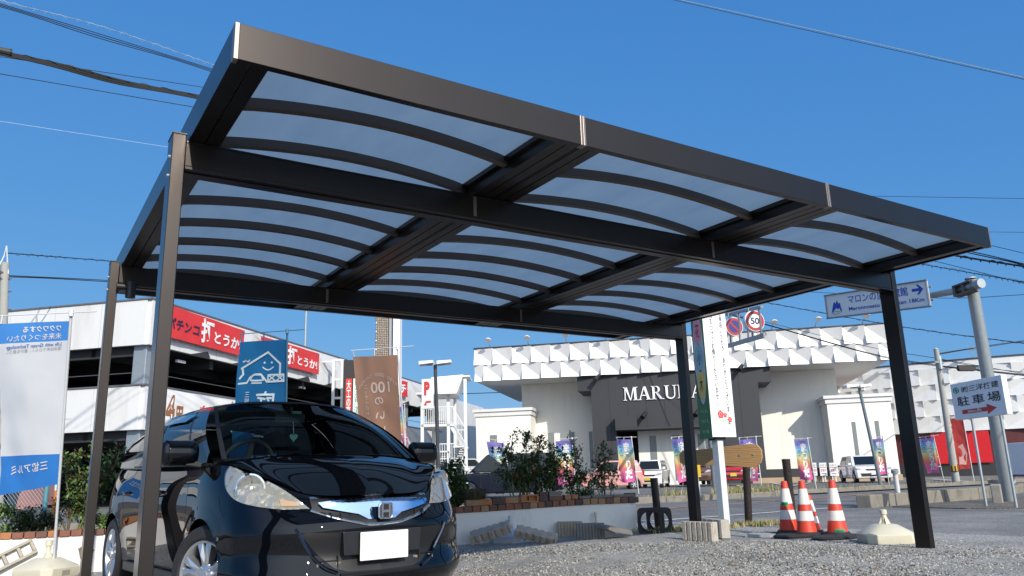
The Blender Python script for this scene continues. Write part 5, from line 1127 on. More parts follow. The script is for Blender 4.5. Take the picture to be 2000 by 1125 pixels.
def cloth_mat(name, col, tr=.4, bands=None):
    m = bpy.data.materials.new(name); m.use_nodes = True; t = m.node_tree; b = t.nodes['Principled BSDF']; b.inputs['Roughness'].default_value = .85
    no = t.nodes.new('ShaderNodeTexNoise'); no.inputs['Scale'].default_value = 3; tc = t.nodes.new('ShaderNodeTexCoord'); t.links.new(tc.outputs['Object'], no.inputs['Vector'])
    mx0 = t.nodes.new('ShaderNodeMix'); mx0.data_type = 'RGBA'; mx0.inputs['A'].default_value = (*[c*.93 for c in col], 1); mx0.inputs['B'].default_value = (*[min(1, c*1.07) for c in col], 1); t.links.new(no.outputs['Fac'], mx0.inputs['Factor']); out = mx0.outputs['Result']
    if bands:
        sx = t.nodes.new('ShaderNodeSeparateXYZ'); t.links.new(tc.outputs['Generated'], sx.inputs[0])
        for z0_, z1_, c in bands:
            g1 = t.nodes.new('ShaderNodeMath'); g1.operation = 'GREATER_THAN'; g1.inputs[1].default_value = z0_; t.links.new(sx.outputs['Z'], g1.inputs[0])
            g2 = t.nodes.new('ShaderNodeMath'); g2.operation = 'LESS_THAN'; g2.inputs[1].default_value = z1_; t.links.new(sx.outputs['Z'], g2.inputs[0])
            g3 = t.nodes.new('ShaderNodeMath'); g3.operation = 'MULTIPLY'; t.links.new(g1.outputs[0], g3.inputs[0]); t.links.new(g2.outputs[0], g3.inputs[1])
            mm_ = t.nodes.new('ShaderNodeMix'); mm_.data_type = 'RGBA'; t.links.new(g3.outputs[0], mm_.inputs['Factor']); t.links.new(out, mm_.inputs['A']); mm_.inputs['B'].default_value = (*c, 1); out = mm_.outputs['Result']
    t.links.new(out, b.inputs['Base Color']); n2 = t.nodes.new('ShaderNodeBsdfTranslucent'); t.links.new(out, n2.inputs[0]); mx = t.nodes.new('ShaderNodeMixShader'); mx.inputs[0].default_value = tr
    t.links.new(b.outputs[0], mx.inputs[1]); t.links.new(n2.outputs[0], mx.inputs[2]); t.links.new(mx.outputs[0], t.nodes['Material Output'].inputs[0]); return m
def nobori(lab, base, top, tl, bl, br, m, draw=None, mats=None, wave=.03, seed=0, rpole=.014, group=None, nm='banner_flag', curl=0, polem=None):
    # base, top: pole ends; tl, bl, br: corners of the cloth (its top right corner is near the pole top); all world points
    t = thing(nm, lab, 'flag', base, group=group); tr = top+(br-top)*.045
    L = lambda p: p-base
    mb = MB(); mb.tube([L(base), L(top)], rpole, 8); pm_ = mb.build('pole', polem or STEELW, t, smooth=60)
    hd_ = (tl-tr); mb = MB(); mb.tube([L(top)-hd_*.35+Vector((0,0,.01)), L(top)+hd_*1.02], rpole*.45, 6); mb.lathe([(rpole*1.6, -.03), (rpole*1.6, .03), (0, .035)], 8, M=Matrix.Translation(L(top))); mb.build('cross_bar', polem or STEELW, t)
    nrm = (br-tr).cross(tl-tr).normalized()
    def f(x, y, o=0):     # x 0 left..1 right (as seen), y 0 bottom..1 top
        a = tl.lerp(tr, x); b2 = bl.lerp(br, x); p = b2.lerp(a, y)
        wv = wave*(sin(3.1*x+5*y+seed)*.5+.8*noise.noise((x*1.6+seed, y*2.2, seed*.7))+.35*noise.noise((x*4.5+y*3+seed, y*7-x*2, seed)))*(1-x*.5)*(1.15-.55*y)
        if curl: p = p+Vector((0, 0, curl*(1-x)*max(0, .25-y)*1.0))
        return L(p)+nrm*(wv+o)
    n, k = 14, 26; mb = MB(); mb.grid([[f(i/n, j/k) for i in range(n+1)] for j in range(k+1)]); c = mb.build('cloth', m, t, smooth=180)
    mb = MB()
    for y in (.99, .72, .45, .18):
        p0_ = f(1, y); mb.tube([p0_, L(base).lerp(L(top), .0)+(L(top)-L(base))*max(0, min(1, (p0_.z-L(base).z)/(L(top)-L(base)).z))], rpole*.9, 5)
    for x in (.02, .5): mb.tube([f(x, 1), L(top)+hd_*(1-x)], rpole*.7, 5)
    mb.build('loops', polem or STEELW, t)
    if draw:
        sgn = 1 if nrm.dot(CAMP-base) > 0 else -1; mb = MB(); draw(mb, lambda x, y: f(x, y, .006*sgn)); mb.build('print', mats, c)
    return t, f
def d_rain(mb, f):
    put_text(mb, 'まつりだ', f, fit=(.5, .86), at2=(.6, .5), vertical=True, line=.9, bold=.06); put_text(mb, 'スーパー', f, fit=(.2, .34), at2=(.2, .78), vertical=True, line=.9, bold=.02, mi=1)
FL = [(1003, 975, 983, 861, 951, 862, 968, 966, 985, 964, 'rainbow flag left of the rose bushes on the planter'), (1125, 972, 1117, 856, 1085, 862, 1090, 948, 1122, 946, 'rainbow flag behind the tall rose stems left of the pink car'), (1248, 967, 1233, 854, 1204, 858, 1214, 942, 1242, 940, 'rainbow flag in front of the rear of the pink car'),
      (1353, 968, 1341, 852, 1311, 858, 1325, 942, 1346, 940, 'rainbow flag half behind the rear right carport post'), (1489, 963, 1476, 853, 1443, 859, 1455, 942, 1481, 940, 'rainbow flag behind the wooden plank'), (1595, 958, 1577, 856, 1551, 861, 1563, 938, 1588, 936, 'rainbow flag in front of the white poster boards'),
      (1737, 950, 1724, 853, 1700, 858, 1711, 927, 1733, 926, 'rainbow flag in front of the white wagon'), (1845, 945, 1823, 851, 1793, 858, 1812, 925, 1835, 923, 'rainbow flag right of the front right carport post')]
for i, (ub, vb, ut, vt, x1_, y1_, x2_, y2_, x3_, y3_, lab) in enumerate(FL):
    b0 = G(ub, vb); Z = (b0-CAMP).dot(W_)
    nobori(lab, b0, at(ut, vt, Z), at(x1_, y1_, Z*1.005), at(x2_, y2_, Z*1.004), at(x3_, y3_, Z), RAINBOW, d_rain, [WINK, INKB], .12, i*1.7, .02, 'rainbow banner flags along the far kerb')
b0 = G(1903, 942); Z = (b0-CAMP).dot(W_)
nobori('red banner flag with white writing beside the banded utility pole', b0, at(1880, 813, Z), at(1846, 818, Z*1.01), at(1862, 917, Z*1.01), at(1896, 915, Z), cloth_mat('red_cloth', (.62, .07, .06), .3), lambda mb, f: (put_text(mb, 'パチンコ', f, fit=(.22, .6), at2=(.2, .6), vertical=True, line=.9, bold=.03), mb.add([f(*q) for q in ((.4,.1),(.8,.08),(.92,.3),(.75,.5),(.5,.45))], [(0,1,2,3,4)], 1)), [WINK, mat('print_pale_pink', (.7, .4, .36), .7, var=.3, scale=30)], .12, 2.2, .022)
# white and blue flag at the left
BLUEC = (.03, .19, .55)
b0 = at(104, 1112, 8.05); b0.z = -.09; T = at(139, 612, 7.6)
WBF = cloth_mat('white_blue_cloth', (.86, .86, .85), .25, ((.885, 1.01, (.08, .33, .8)), (-.01, .235, (.04, .26, .72))))
def d_wb(mb, f):
    put_text(mb, 'ワクワクする', f, fit=(.52, .034), at2=(.6, .962), bold=.02, mirror=True); put_text(mb, '未来をつくりたい', f, fit=(.75, .036), at2=(.5, .916), bold=.004, mirror=True)
    put_text(mb, 'Life with Green Technology', f, fit=(.76, .026), at2=(.5, .865), bold=.01, mirror=True, mi=1); put_text(mb, '環境技術でひらく、豊かな暮らし', f, fit=(.76, .02), at2=(.5, .842), mirror=True, mi=2)
    put_text(mb, '三協アルミ', f, fit=(.62, .06), at2=(.5, .14), bold=.012, mirror=True)
nobori('white and blue banner flag with mirrored writing left of the rear left post', b0, T, at(2, 632, 7.75), at(-6, 972, 8.05), at(117, 945, 7.9), WBF, d_wb, [WINK, INKB, MATS['ink_grey']], .055, .4, .0135, curl=.05)
water_base((b0.x-.06, b0.y+.02, -.11), 1.02, 'cream plastic flag base holding the white and blue banner', CREAM, .75, .17)
# blue house flag and brown flag behind the car
b0 = at(556, 1010, 10.4); T = at(561, 647, 9.95)
BLF = cloth_mat('deep_blue_cloth', (.012, .17, .38), .35)
def stroke(mb, f, pts, w=.02, mi=0, asp=.34):
    P = [Vector((*p, 0)) for p in pts]
    for a, b2 in zip(P[:-1], P[1:]):
        d = (b2-a); L_ = hypot(d.x, d.y/asp) or 1; nx, ny = -d.y/asp/L_*w, d.x/L_*w*asp; ex, ey = d.x/L_*w*.5, d.y/L_*w*.5
        mb.add([f(a.x-nx-ex, a.y-ny-ey), f(b2.x-nx+ex, b2.y-ny+ey), f(b2.x+nx+ex, b2.y+ny+ey), f(a.x+nx-ex, a.y+ny-ey)], [(0,1,2,3)], mi)
def d_house(mb, f):
    A = .34; cy = .80
    stroke(mb, f, [(.08,.84),(.6,.93),(.86,.86),(.86,.79)], .018); stroke(mb, f, [(.1,.845),(.12,.805),(.06,.78)], .018)
    stroke(mb, f, [(.05,.75),(.2,.752),(.26,.785),(.34,.8),(.48,.8),(.53,.782),(.6,.755),(.95,.758)], .016)
    stroke(mb, f, [(.27,.765),(.3,.79),(.36,.803),(.46,.803),(.5,.79),(.53,.765)], .014); stroke(mb, f, [(.3,.765),(.5,.765)], .016); stroke(mb, f, [(.3,.75),(.5,.75)], .012)
    stroke(mb, f, [(.62,.757),(.62,.795),(.94,.797),(.94,.759)], .014); stroke(mb, f, [(.62,.795),(.78,.757),(.94,.797)], .012); stroke(mb, f, [(.62,.757),(.78,.797),(.94,.759)], .012)
    for x in (.53, .68): mb.add([f(x+.022*cos(a), .868+.022*A*.9*sin(a)) for a in [2*pi*i/12 for i in range(12)]], [tuple(range(12))])
    stroke(mb, f, [(.5+.22*k/8, .842-.017*sin(pi*k/8)) for k in range(9)], .011); stroke(mb, f, [(.17,.885),(.2,.878),(.23,.89)], .009); stroke(mb, f, [(.1,.885),(.12,.878),(.15,.89)], .009)
    put_text(mb, '庭', f, fit=(.4, .14), at2=(.6, .63), bold=.012, mirror=True); put_text(mb, '三協', f, fit=(.09, .075), at2=(.23, .66), bold=.006, mirror=True, vertical=True); put_text(mb, '空間', f, fit=(.4, .26), at2=(.6, .38), vertical=True, bold=.012, mirror=True)
nobori('deep blue banner flag with smiling house drawing above the hatchback roof', b0, T, at(470, 668, 10.15), at(440, 985, 10.5), at(552, 990, 10.35), BLF, d_house, [mat('ink_ice', (.55, .66, .72), .7)], .08, 1.3, .013, polem=mat('pole_blue', (.06, .16, .25), .5))
b0 = at(800, 985, 12.2); T = at(776, 679, 11.8)
BRF = cloth_mat('brown_cloth', (.5, .27, .17), .35)
def d_good(mb, f):
    s_ = 'FIND GOOD THINGS'
    for i, ch in enumerate(s_):
        if ch == ' ': continue
        k = i/(len(s_)-1)-.5; x = .52-k*.86; y = .875-.9*k*k*.33; vs, fs = text_mesh(ch, 1)
        mx_ = max(v[0] for v in vs); mn = min(v[0] for v in vs); a = k*.55
        mb.add([f(x-((v[0]-(mx_+mn)/2)*cos(a)-v[1]*sin(a))*.075*1.0*-1*-1, y+(v[1]*cos(a)+(v[0]-(mx_+mn)/2)*sin(a)*-1*-1)*.032) for v in vs], fs)
    put_text(mb, '100', f, fit=(.44, .075), at2=(.57, .79), bold=.01, mirror=True)
    for ch, y in (('の', .7), ('い', .6), ('い', .5), ('ト', .41), ('キ', .32)): put_text(mb, ch, f, fit=(.2, .052), at2=(.52, y), bold=.015, mirror=True)
    put_text(mb, 'ニッケイのHUKU', f, fit=(.09, .3), at2=(.23, .66), vertical=True, line=.95, mirror=True)
nobori('brown banner flag with mirrored white writing right of the hatchback roof', b0, T, at(688, 698, 12.0), at(722, 990, 12.3), at(787, 975, 12.15), BRF, d_good, [mat('ink_cream', (.66, .55, .47), .7)], .075, 3.0, .013)
p_ = at(783, 800, 38); 
b0 = HZ(795, 40); nobori('rainbow flag right of the brown flag at the garage', b0, at(790, 790, 40), at(780, 795, 40.2), at(786, 870, 40.2), at(796, 868, 40), RAINBOW, d_rain, [WINK, INKB], .1, 9.1, .02, 'rainbow banner flags along the far kerb')
# ================================================================ PLANTER WALL, BRICKS, BLOCKS, PLANTS
WL = crom([(-4.5,10.55,0),(-1.5,10.25,0),(1.05,9.92,0),(2.6,9.5,0),(3.8,9.15,0),(4.75,8.86,0),(5.6,8.64,0),(6.2,8.56,0),(6.8,8.40,0),(7.12,8.32,0),(7.3,8.5,0),(7.36,9.2,0),(7.36,11.2,0)], 10)
wl = thing('planter_wall', 'low white plastered planter wall with brick coping behind the hatchback', 'wall')
PLAST = mat('plaster_white', (.8, .79, .77), .85, var=.05, scale=2, bump=.15, bscale=25, dirt=(.6, .58, .54), dscale=1.6, streak=.3)
def nrm2(P, i): t = (P[min(i+1, len(P)-1)]-P[max(0, i-1)]).normalized(); return Vector((-t.y, t.x, 0))
def wtop(x): return .265+.115*min(1, max(0, (x-1.5)/5))
mb = MB(); rows = [[], [], [], []]
for i, p in enumerate(WL):
    n = nrm2(WL, i); z = wtop(p.x)
    for r, (o, zz) in zip(rows, ((0, -.2), (0, z), (.12, z), (.12, -.2))): r.append(Vector((p.x+n.x*o, p.y+n.y*o, zz)))
mb.grid(rows); mb.build('plaster', PLAST, wl, smooth=40)
BR = [mat('brick_'+n, c, .85, var=.25, scale=14, bump=.3, bscale=70) for n, c in (('red', (.24,.1,.065)), ('brown', (.16,.085,.06)), ('dark', (.085,.06,.05)), ('tan', (.33,.2,.11)), ('orange', (.4,.17,.07)), ('grey', (.17,.155,.145)))]
rn = random.Random(21)
def walk(P, step, s0=0, s1=1e9):
    acc = 0; nxt = s0; out = []
    for i in range(len(P)-1):
        L_ = (P[i+1]-P[i]).length
        while nxt <= acc+L_ and nxt < s1:
            k = (nxt-acc)/L_; t = (P[i+1]-P[i]).normalized(); out.append((P[i].lerp(P[i+1], k), t)); nxt += step(nxt) if callable(step) else step
        acc += L_
    return out
def brick_box(mb, p, t, l, d, h, z, mi, off=-.015, tilt=0):
    M = Matrix.Translation((p.x, p.y, z)) @ Matrix.Rotation(atan2(t.y, t.x)+tilt, 4, 'Z'); e = rn.uniform(-.004, .004)
    mb.box(0, l-.008, off+e, off+d+e, 0, h+e*.6, mi, M)
mb = MB()
for p, t in walk(WL, .108, .05):
    brick_box(mb, p, t, .108, .19, .075 if p.x > 2 else .062, wtop(p.x)+.002, rn.choice([0,0,1,1,2,3] if p.x > 2 else [0,0,1,3,4,5]), -.02)
mb.build('brick_coping', BR, wl, bevel=.006)
# soil of the bed and the stone edge
mb = MB(); r0_, r1_ = [], []
for i, p in enumerate(WL[:95]):
    n = nrm2(WL, i); r0_.append(Vector((p.x+n.x*.1, p.y+n.y*.1, wtop(p.x)-.03))); r1_.append(Vector((p.x*.97+n.x*1.9, max(p.y, 8.4)+2.2, wtop(p.x)-.05)))
mb.grid([r0_, [a.lerp(b2, .5)+Vector((0,0,.05)) for a, b2 in zip(r0_, r1_)], r1_]); SOIL = ground_mat('soil', [(.05,.038,.027),(.09,.07,.05),(.12,.095,.07)], 30, .8); structure('planter_soil', mb, SOIL, 'dark soil of the planting bed')
def wall_at(u):
    best = None
    for i in range(len(WL)-1):
        for k in range(10):
            p = WL[i].lerp(WL[i+1], k/10); q = p+Vector((0,0,.45))-CAMP; d = q.dot(W_)
            if d <= 0: continue
            uu = 1000+FPX*q.dot(R_)/d
            if best is None or abs(uu-u) < best[0]:
                if p.y < 10 and p.x < 7.1: best = (abs(uu-u), p, (WL[i+1]-WL[i]).normalized())
    return best[1], best[2]
def loose_brick(u, ci, lab, l=.2, d=.1, h=.075, dz=0, hole=False, off=.01, tilt=0, nm='loose_brick'):
    p, t = wall_at(u); mb = MB(); z = wtop(p.x)+.08+dz
    if hole:
        for a, b2, c, e in ((0, l, 0, .02), (0, l, h-.02, h), (0, .025, .02, h-.02), (l-.025, l, .02, h-.02), (l*.45, l*.5, .02, h-.02), (l*.28, l*.34, .02, h-.02)): mb.box(a, b2, 0, d, c, e)
        mb.box(.025, l*.28, .0, d, .02, h-.02); mb.box(.02, l-.02, d*.5, d-.005, .01, h-.01)
    else: mb.box(0, l-.004, 0, d, 0, h)
    o = mb.build(nm, BR[ci], bevel=.005); o.matrix_world = Matrix.Translation((p.x, p.y, z)) @ Matrix.Rotation(atan2(t.y, t.x)+tilt, 4, 'Z') @ Matrix.Translation((0, off, 0))
    return tag(o, lab, 'brick', 'loose bricks lying on the planter wall')
for u, ci, lab, kw in ((911, 3, 'tan brick at the left end of the loose row on the planter', dict(l=.21, h=.07)), (937, 4, 'orange tan brick second in the loose row on the planter', dict(l=.17, h=.07)), (962, 2, 'dark brown brick right of the tan pair on the planter', dict(l=.18)), (985, 4, 'small orange brick between dark and tan bricks on the planter', dict(l=.075)), (995, 3, 'short tan brick left of the hollow block on the planter', dict(l=.13)),
    (1012, 1, 'brown brick under the left edge of the hollow block', dict(l=.05)), (1019, 4, 'orange hollow clay block on the planter wall', dict(l=.24, h=.095, hole=True, nm='hollow_block')), (1054, 2, 'dark brick right of the hollow orange block, lower course', dict(l=.14, h=.06)), (1074, 1, 'brown brick in the lower course under the grey one', dict(l=.2, h=.06)), (1056, 2, 'dark brick in the upper course beside the hollow block', dict(l=.12, dz=.065, h=.05)), (1074, 5, 'grey spotted brick lying on top of the brown brick', dict(l=.19, dz=.065, h=.05)),
    (1105, 3, 'tan brick right of the grey spotted brick', dict(l=.09, h=.06)), (1118, 4, 'orange tan short brick before the grey pavers', dict(l=.09, h=.06)), (1133, 5, 'grey flat paver left of the long pavers', dict(l=.17, h=.035)), (1158, 5, 'long grey flat paver on the planter rim', dict(l=.3, h=.035, d=.14)), (1200, 5, 'grey flat paver near the right end of the planter', dict(l=.3, h=.035, d=.13)), (1232, 2, 'dark grey end brick at the right corner of the planter', dict(l=.13, h=.05))):
    loose_brick(u, ci, lab, **kw)
# ---- leaning concrete pieces in front of the wall
def ribbed_slab(mb, L_, w, th, n=6):
    # long concrete edging with notches along both long edges
    pts = []; 
    for i in range(n):
        a = L_*i/n; pts += [(a, 0), (a+L_/n*.55, 0), (a+L_/n*.62, .018), (a+L_/n*.93, .018)]
    pts += [(L_, 0), (L_, w*.28), (L_-.02, w*.4), (L_-.02, w*.6), (L_, w*.72), (L_, w)]
    for i in range(n, 0, -1):
        a = L_*i/n; pts += [(a-L_/n*.02, w), (a-L_/n*.55, w), (a-L_/n*.62, w-.018), (a-L_/n*.93, w-.018)]
    pts += [(0, w), (0, w*.72), (.02, w*.6), (.02, w*.4), (0, w*.28)]
    mb.prism(pts, 0, th, 'z')
def place(o, a, b, roll=0, lab=None, cat='block', group=None):
    d = (b-a); yw = atan2(d.y, d.x); pt = atan2(d.z, hypot(d.x, d.y)); o.matrix_world = Matrix.Translation(a) @ Matrix.Rotation(yw, 4, 'Z') @ Matrix.Rotation(-pt, 4, 'Y') @ Matrix.Rotation(roll, 4, 'X'); return tag(o, lab, cat, group)
CB = mat('concrete_brown', (.46, .39, .32), .9, var=.2, scale=12, bump=.5, bscale=90, dirt=(.3, .25, .2), dscale=8)
g_ = 'concrete pieces left along the planter wall'
mb = MB(); ribbed_slab(mb, .5, .16, .1); o = mb.build('concrete_edging', CB, bevel=.004); p = G(921, 1062); q = at(985, 1031, 9.3); place(o, Vector((p.x, p.y, -.02)), Vector((q.x, q.y, q.z-.09)), .5, 'notched brown concrete edging leaning up to the right of the hatchback', group=g_)
mb = MB(); ribbed_slab(mb, .5, .14, .09); o = mb.build('concrete_edging', CB, bevel=.004); p = at(1003, 1040, 9.3); q = G(1064, 1060); place(o, Vector((p.x, p.y, p.z-.05)), Vector((q.x, q.y, -.02)), .5, 'notched concrete edging leaning down to the right of the grey flag base', group=g_)
def split_block(lab, a, b, h, d, m, ribs=7, z=0):
    L_ = (b-a).length; mb = MB(); mb.box(0, L_, .012, d, 0, h); w = L_/ribs
    for i in range(ribs): mb.prism([(i*w+.004, .012), (i*w+w*.18, 0), (i*w+w*.82, 0), ((i+1)*w-.004, .012)], 0.002, h-.002)
    o = mb.build('ribbed_block', m, bevel=.003); o.matrix_world = Matrix.Translation((a.x, a.y, z)) @ Matrix.Rotation(atan2((b-a).y, (b-a).x), 4, 'Z'); return tag(o, lab, 'block', g_)
def gv(u, v, z=0): p = G(u, v, z); return Vector((p.x, p.y, 0))
split_block('tan ribbed block standing behind the dark ribbed block', gv(1090, 1050), gv(1138, 1049), .2, .1, mat('block_tan', (.42, .36, .28), .9, var=.25, scale=14, bump=.6, bscale=60), 8, -.01)
split_block('dark grey ribbed block in front of the tan one', gv(1126, 1055), gv(1181, 1054), .2, .11, mat('block_dark', (.2, .2, .2), .9, var=.25, scale=14, bump=.6, bscale=60), 9, -.01)
CRK = mat('split_face', (.46, .42, .36), .9, var=.3, scale=22, bump=1.0, bscale=40, dirt=(.3, .24, .18), dscale=12)
a_, b_ = gv(1332, 1055), gv(1393, 1058)
split_block('pale split face block with rough ribs at the foot of the rear right post', a_, b_, .205, .1, CRK, 6)
split_block('pale grooved block behind the split face block', gv(1378, 1048)+Vector((.02, .06, 0)), gv(1409, 1053)+Vector((.05, .05, 0)), .205, .12, CONCL, 3)
mb = MB(); mb.prism([(0, 0), (.2, 0), (.2, .06), (.12, .16), (0, .16)], 0, .14, 'y'); o = mb.build('utility_box', mat('box_cream_grey', (.7, .68, .6), .6, var=.05), bevel=.006); p = G(1181, 1053); o.matrix_world = Matrix.Translation((p.x, p.y+.05, 0)) @ Matrix.Rotation(-.15, 4, 'Z'); tag(o, 'cream grey sloped box right of the dark ribbed block', 'box')
mb = MB(); mb.prism([(0, 0), (.1, -.012), (.42, .0), (.44, .02), (.4, .05), (.06, .055), (0, .03)], 0, .2, 'y'); o = mb.build('stone_slab', mat('slab_dark', (.17, .16, .15), .9, var=.25, bump=.5), bevel=.008); place(o, at(1189, 1030, 9.2)-Vector((0, 0, .03)), Vector((*gv(1252, 1050).xy, .0)), .1, 'dark stone slab leaning from the cream box to the gravel', 'slab', g_)
# black square plates with a round hole
def ring_plate(p, yw, lean, lab, s=.34):
    n = 32; pts_o = []; h = s/2
    for i in range(n):
        a = 2*pi*(i+.5)/n; k = 1/max(abs(cos(a)), abs(sin(a))); k = min(k, 1.26); pts_o.append((h*k*cos(a), h*k*sin(a)))
    mb = MB(); r = h*.78; th = .03
    for z0_, z1_ in ((0, th),):
        vs = []; 
        for (x, y), i in zip(pts_o, range(n)):
            a = 2*pi*(i+.5)/n; vs += [(x, y, z0_), (x, y, z1_), (r*cos(a), r*sin(a), z1_), (r*cos(a), r*sin(a), z0_)]
        fs = []
        for i in range(n):
            j = (i+1) % n
            for k in range(4): fs.append((i*4+k, j*4+k, j*4+(k+1)%4, i*4+(k+1)%4))
        mb.add(vs, fs)
    mb.lathe([(r+.012, -.02), (r+.004, .045), (r-.004, .045), (r-.002, -.02)], 32, cap=False)
    o = mb.build('ring_plate', RUBBER, smooth=30); o.matrix_world = Matrix.Translation(p+Vector((0, 0, h*cos(lean)))) @ Matrix.Rotation(yw, 4, 'Z') @ Matrix.Rotation(pi/2-lean, 4, 'X'); return tag(o, lab, 'plate', 'black ring plates leaning by the planter corner')
d_ = gv(1295, 1043)-gv(1247, 1044); yw = atan2(d_.y, d_.x); c_ = (gv(1295, 1043)+gv(1247, 1044))/2
ring_plate(c_+Vector((0, -.02, -.01)), yw, .18, 'black plate with round hole leaning in front, at the planter corner'); ring_plate(c_+Vector((.25, .1, -.01)), yw+.1, .2, 'black plate with round hole half hidden behind the front one', .33)
# manhole slab near the log, left hollow blocks
mb = MB(); mb.prism([(-.2,-.14),(.2,-.14),(.2,.14),(-.2,.14)], -.03, .02); o = mb.build('drain_lid', mat('lid_grey', (.35, .37, .38), .7, var=.15)); p = G(1487, 1046); o.location = (p.x, p.y, .0); o.rotation_euler = (.03, .02, .5); tag(o, 'pale grey lid lying in the gravel by the log post', 'lid')
mb = MB(); L_, w, th = .42, .16, .1
for x0_, x1_, y0_, y1_ in ((0, L_, 0, .03), (0, L_, w-.03, w), (0, .03, .031, w-.031), (L_/3-.015, L_/3+.015, .031, w-.031), (2*L_/3-.015, 2*L_/3+.015, .031, w-.031), (L_-.03, L_, .031, w-.031)): mb.box(x0_, x1_, 0, th, y0_, y1_)
o = mb.build('hollow_concrete_block', mat('block_pale', (.4, .36, .3), .9, var=.15, bump=.4), bevel=.006); place(o, at(-14, 1122, 8.0), at(66, 1082, 8.2), -.15, 'pale hollow concrete block leaning behind the cream flag base', group=g_)
mb = MB(); pts = []
for i in range(6): a = i*.055; pts += [(a, .1), (a+.012, .125), (a+.03, .125), (a+.042, .1)]
mb.prism([(0, 0)]+[(.33, 0), (.33, .1)]+pts[::-1]+[(0, .1)], 0, .16, 'y'); o = mb.build('notched_concrete_block', mat('block_brown', (.24, .19, .14), .9, var=.2, bump=.4), bevel=.004); place(o, at(122, 1074, 8.5), at(160, 1100, 8.3)+Vector((.1, 0, -.03)), .2, 'notched brown concrete block behind the rear left post', group=g_)
mb = MB(); rn2 = random.Random(9)
for i in range(1): mb.lathe([(0, -.1), (.2, -.06), (.24, .03), (.16, .12), (0, .15)], 9, sx=1.3, sy=.8)
mb.v = [(x+.05*noise.noise((x*6, y*6, z*6)), y+.05*noise.noise((x*6, y*6, z*6+7)), z+.04*noise.noise((x*7, y*7, z*7+3))) for x, y, z in mb.v]
o = mb.build('rubble_heap', mat('rubble_dark', (.06, .055, .05), .95, var=.3, bump=.8), smooth=60); p = at(192, 1112, 8.6); o.location = (p.x+.1, p.y, -.1); tag(o, 'dark lump of rubble by the wall behind the rear left post', 'rubble')
# ---- plants
LEAF = [mat('leaf_green', (.08, .135, .035), .45, var=.3, scale=20), mat('leaf_light', (.14, .22, .055), .5, var=.25, scale=20), mat('leaf_dark', (.035, .06, .02), .5, var=.3, scale=20), mat('leaf_red', (.12, .045, .03), .5, var=.3, scale=20)]
BARK = mat('stem_bark', (.1, .085, .05), .85, var=.3); BARKG = mat('stem_green', (.16, .17, .07), .7, var=.2); PETAL = mat('petal_red', (.55, .012, .02), .5, var=.2); PETALW = mat('petal_white', (.75, .74, .66), .6)
def leaf(mb, p, d, up, l, mi):
    s = d.cross(up)
    if s.length < 1e-3: s = Vector((1,0,0))
    s.normalize(); n = s.cross(d).normalized(); w = l*.3
    a = p; m1_ = p+d*l*.5+s*w+n*l*.05; m2_ = p+d*l*.5-s*w+n*l*.05; e = p+d*l-n*l*.12
    mb.add([a, m1_, e, m2_, p+d*l*.55-n*l*.05], [(0,1,4),(1,2,4),(2,3,4),(3,0,4)], mi)
def rvec(rn): 
    while True:
        v = Vector((rn.uniform(-1,1), rn.uniform(-1,1), rn.uniform(-1,1)))
        if .05 < v.length < 1: return v.normalized()
def bush(base, stems, lab, seed, leafl=.045, dens=1.0, cols=(0,0,0,1,2,2,3), nm='rose_bush', flowers=(), stemr=.008, barem=0, g=True):
    rn = random.Random(seed); t = thing(nm, lab, 'bush', base, group='rose bushes in the planter' if g else None); ms = MB(); ml = MB()
    for top, h0, spread in stems:
        top = Vector(top)-base; s0 = Vector((rn.uniform(-.08,.08), rn.uniform(-.06,.06), -.05)); ctrl = s0.lerp(top, .5)+Vector((rn.uniform(-.06,.06), rn.uniform(-.06,.06), .05))
        P = crom([s0, ctrl, top], 8); ms.tube(P, [stemr*(1.15-.6*i/(len(P)-1)) for i in range(len(P))], 6)
        twigs = [(P[-1], (P[-1]-P[-2]).normalized())]
        for k in range(int(7+spread*38)):
            i = rn.randint(int(len(P)*h0), len(P)-1); d = (rvec(rn)+Vector((0,0,.45))).normalized(); l = rn.uniform(.3, 1)*spread; q = P[i]+d*l
            ms.tube([P[i], P[i]+d*l*.5+Vector((0,0,.01)), q], [stemr*.5, stemr*.35, stemr*.2], 5); twigs += [(P[i].lerp(q, a), d) for a in (.35, .65, 1)]
        for q, d in twigs:
            for k in range(int(rn.randint(7, 11)*dens)):
                dd = (rvec(rn)+d*.5+Vector((0,0,-.1))).normalized(); o = q+rvec(rn)*rn.uniform(0, .075)
                mi = rn.choice(cols); 
                if mi == 3 and q.z < top.z*.75: mi = 0
                leaf(ml, o, dd, Vector((0,0,1)), leafl*rn.uniform(.7, 1.45), mi)
    ms.build('stems', BARKG if nm == 'rose_bush' else BARK, t, smooth=60); ml.build('leaves', LEAF, t)
    for fpos, r, m in flowers:
        c = Vector(fpos)-base; mf = MB()
        for i in range(14):
            a = i*2.4; rr = r*(.25+.75*i/14); dn = Vector((cos(a)*rr, sin(a)*rr, r*(.5-.6*i/14))); tt = Vector((-sin(a), cos(a), 0))*r*.45; mf.add([c+dn*.4-tt*.4, c+dn*.4+tt*.4, c+dn+tt+Vector((0,0,r*.25)), c+dn-tt+Vector((0,0,r*.25))], [(0,1,2,3)])
        mf.build('rose', m, t)
    return t
def B(u, v, Z): return at(u, v, Z)
def bed(u, Z, z=.34): p = HZ(u, Z); return Vector((p.x, p.y, z))
def S_(lst, Z, h0=.35, sp=.16): return [(B(u, v, Z+dz), h0, sp) for u, v, dz in lst]
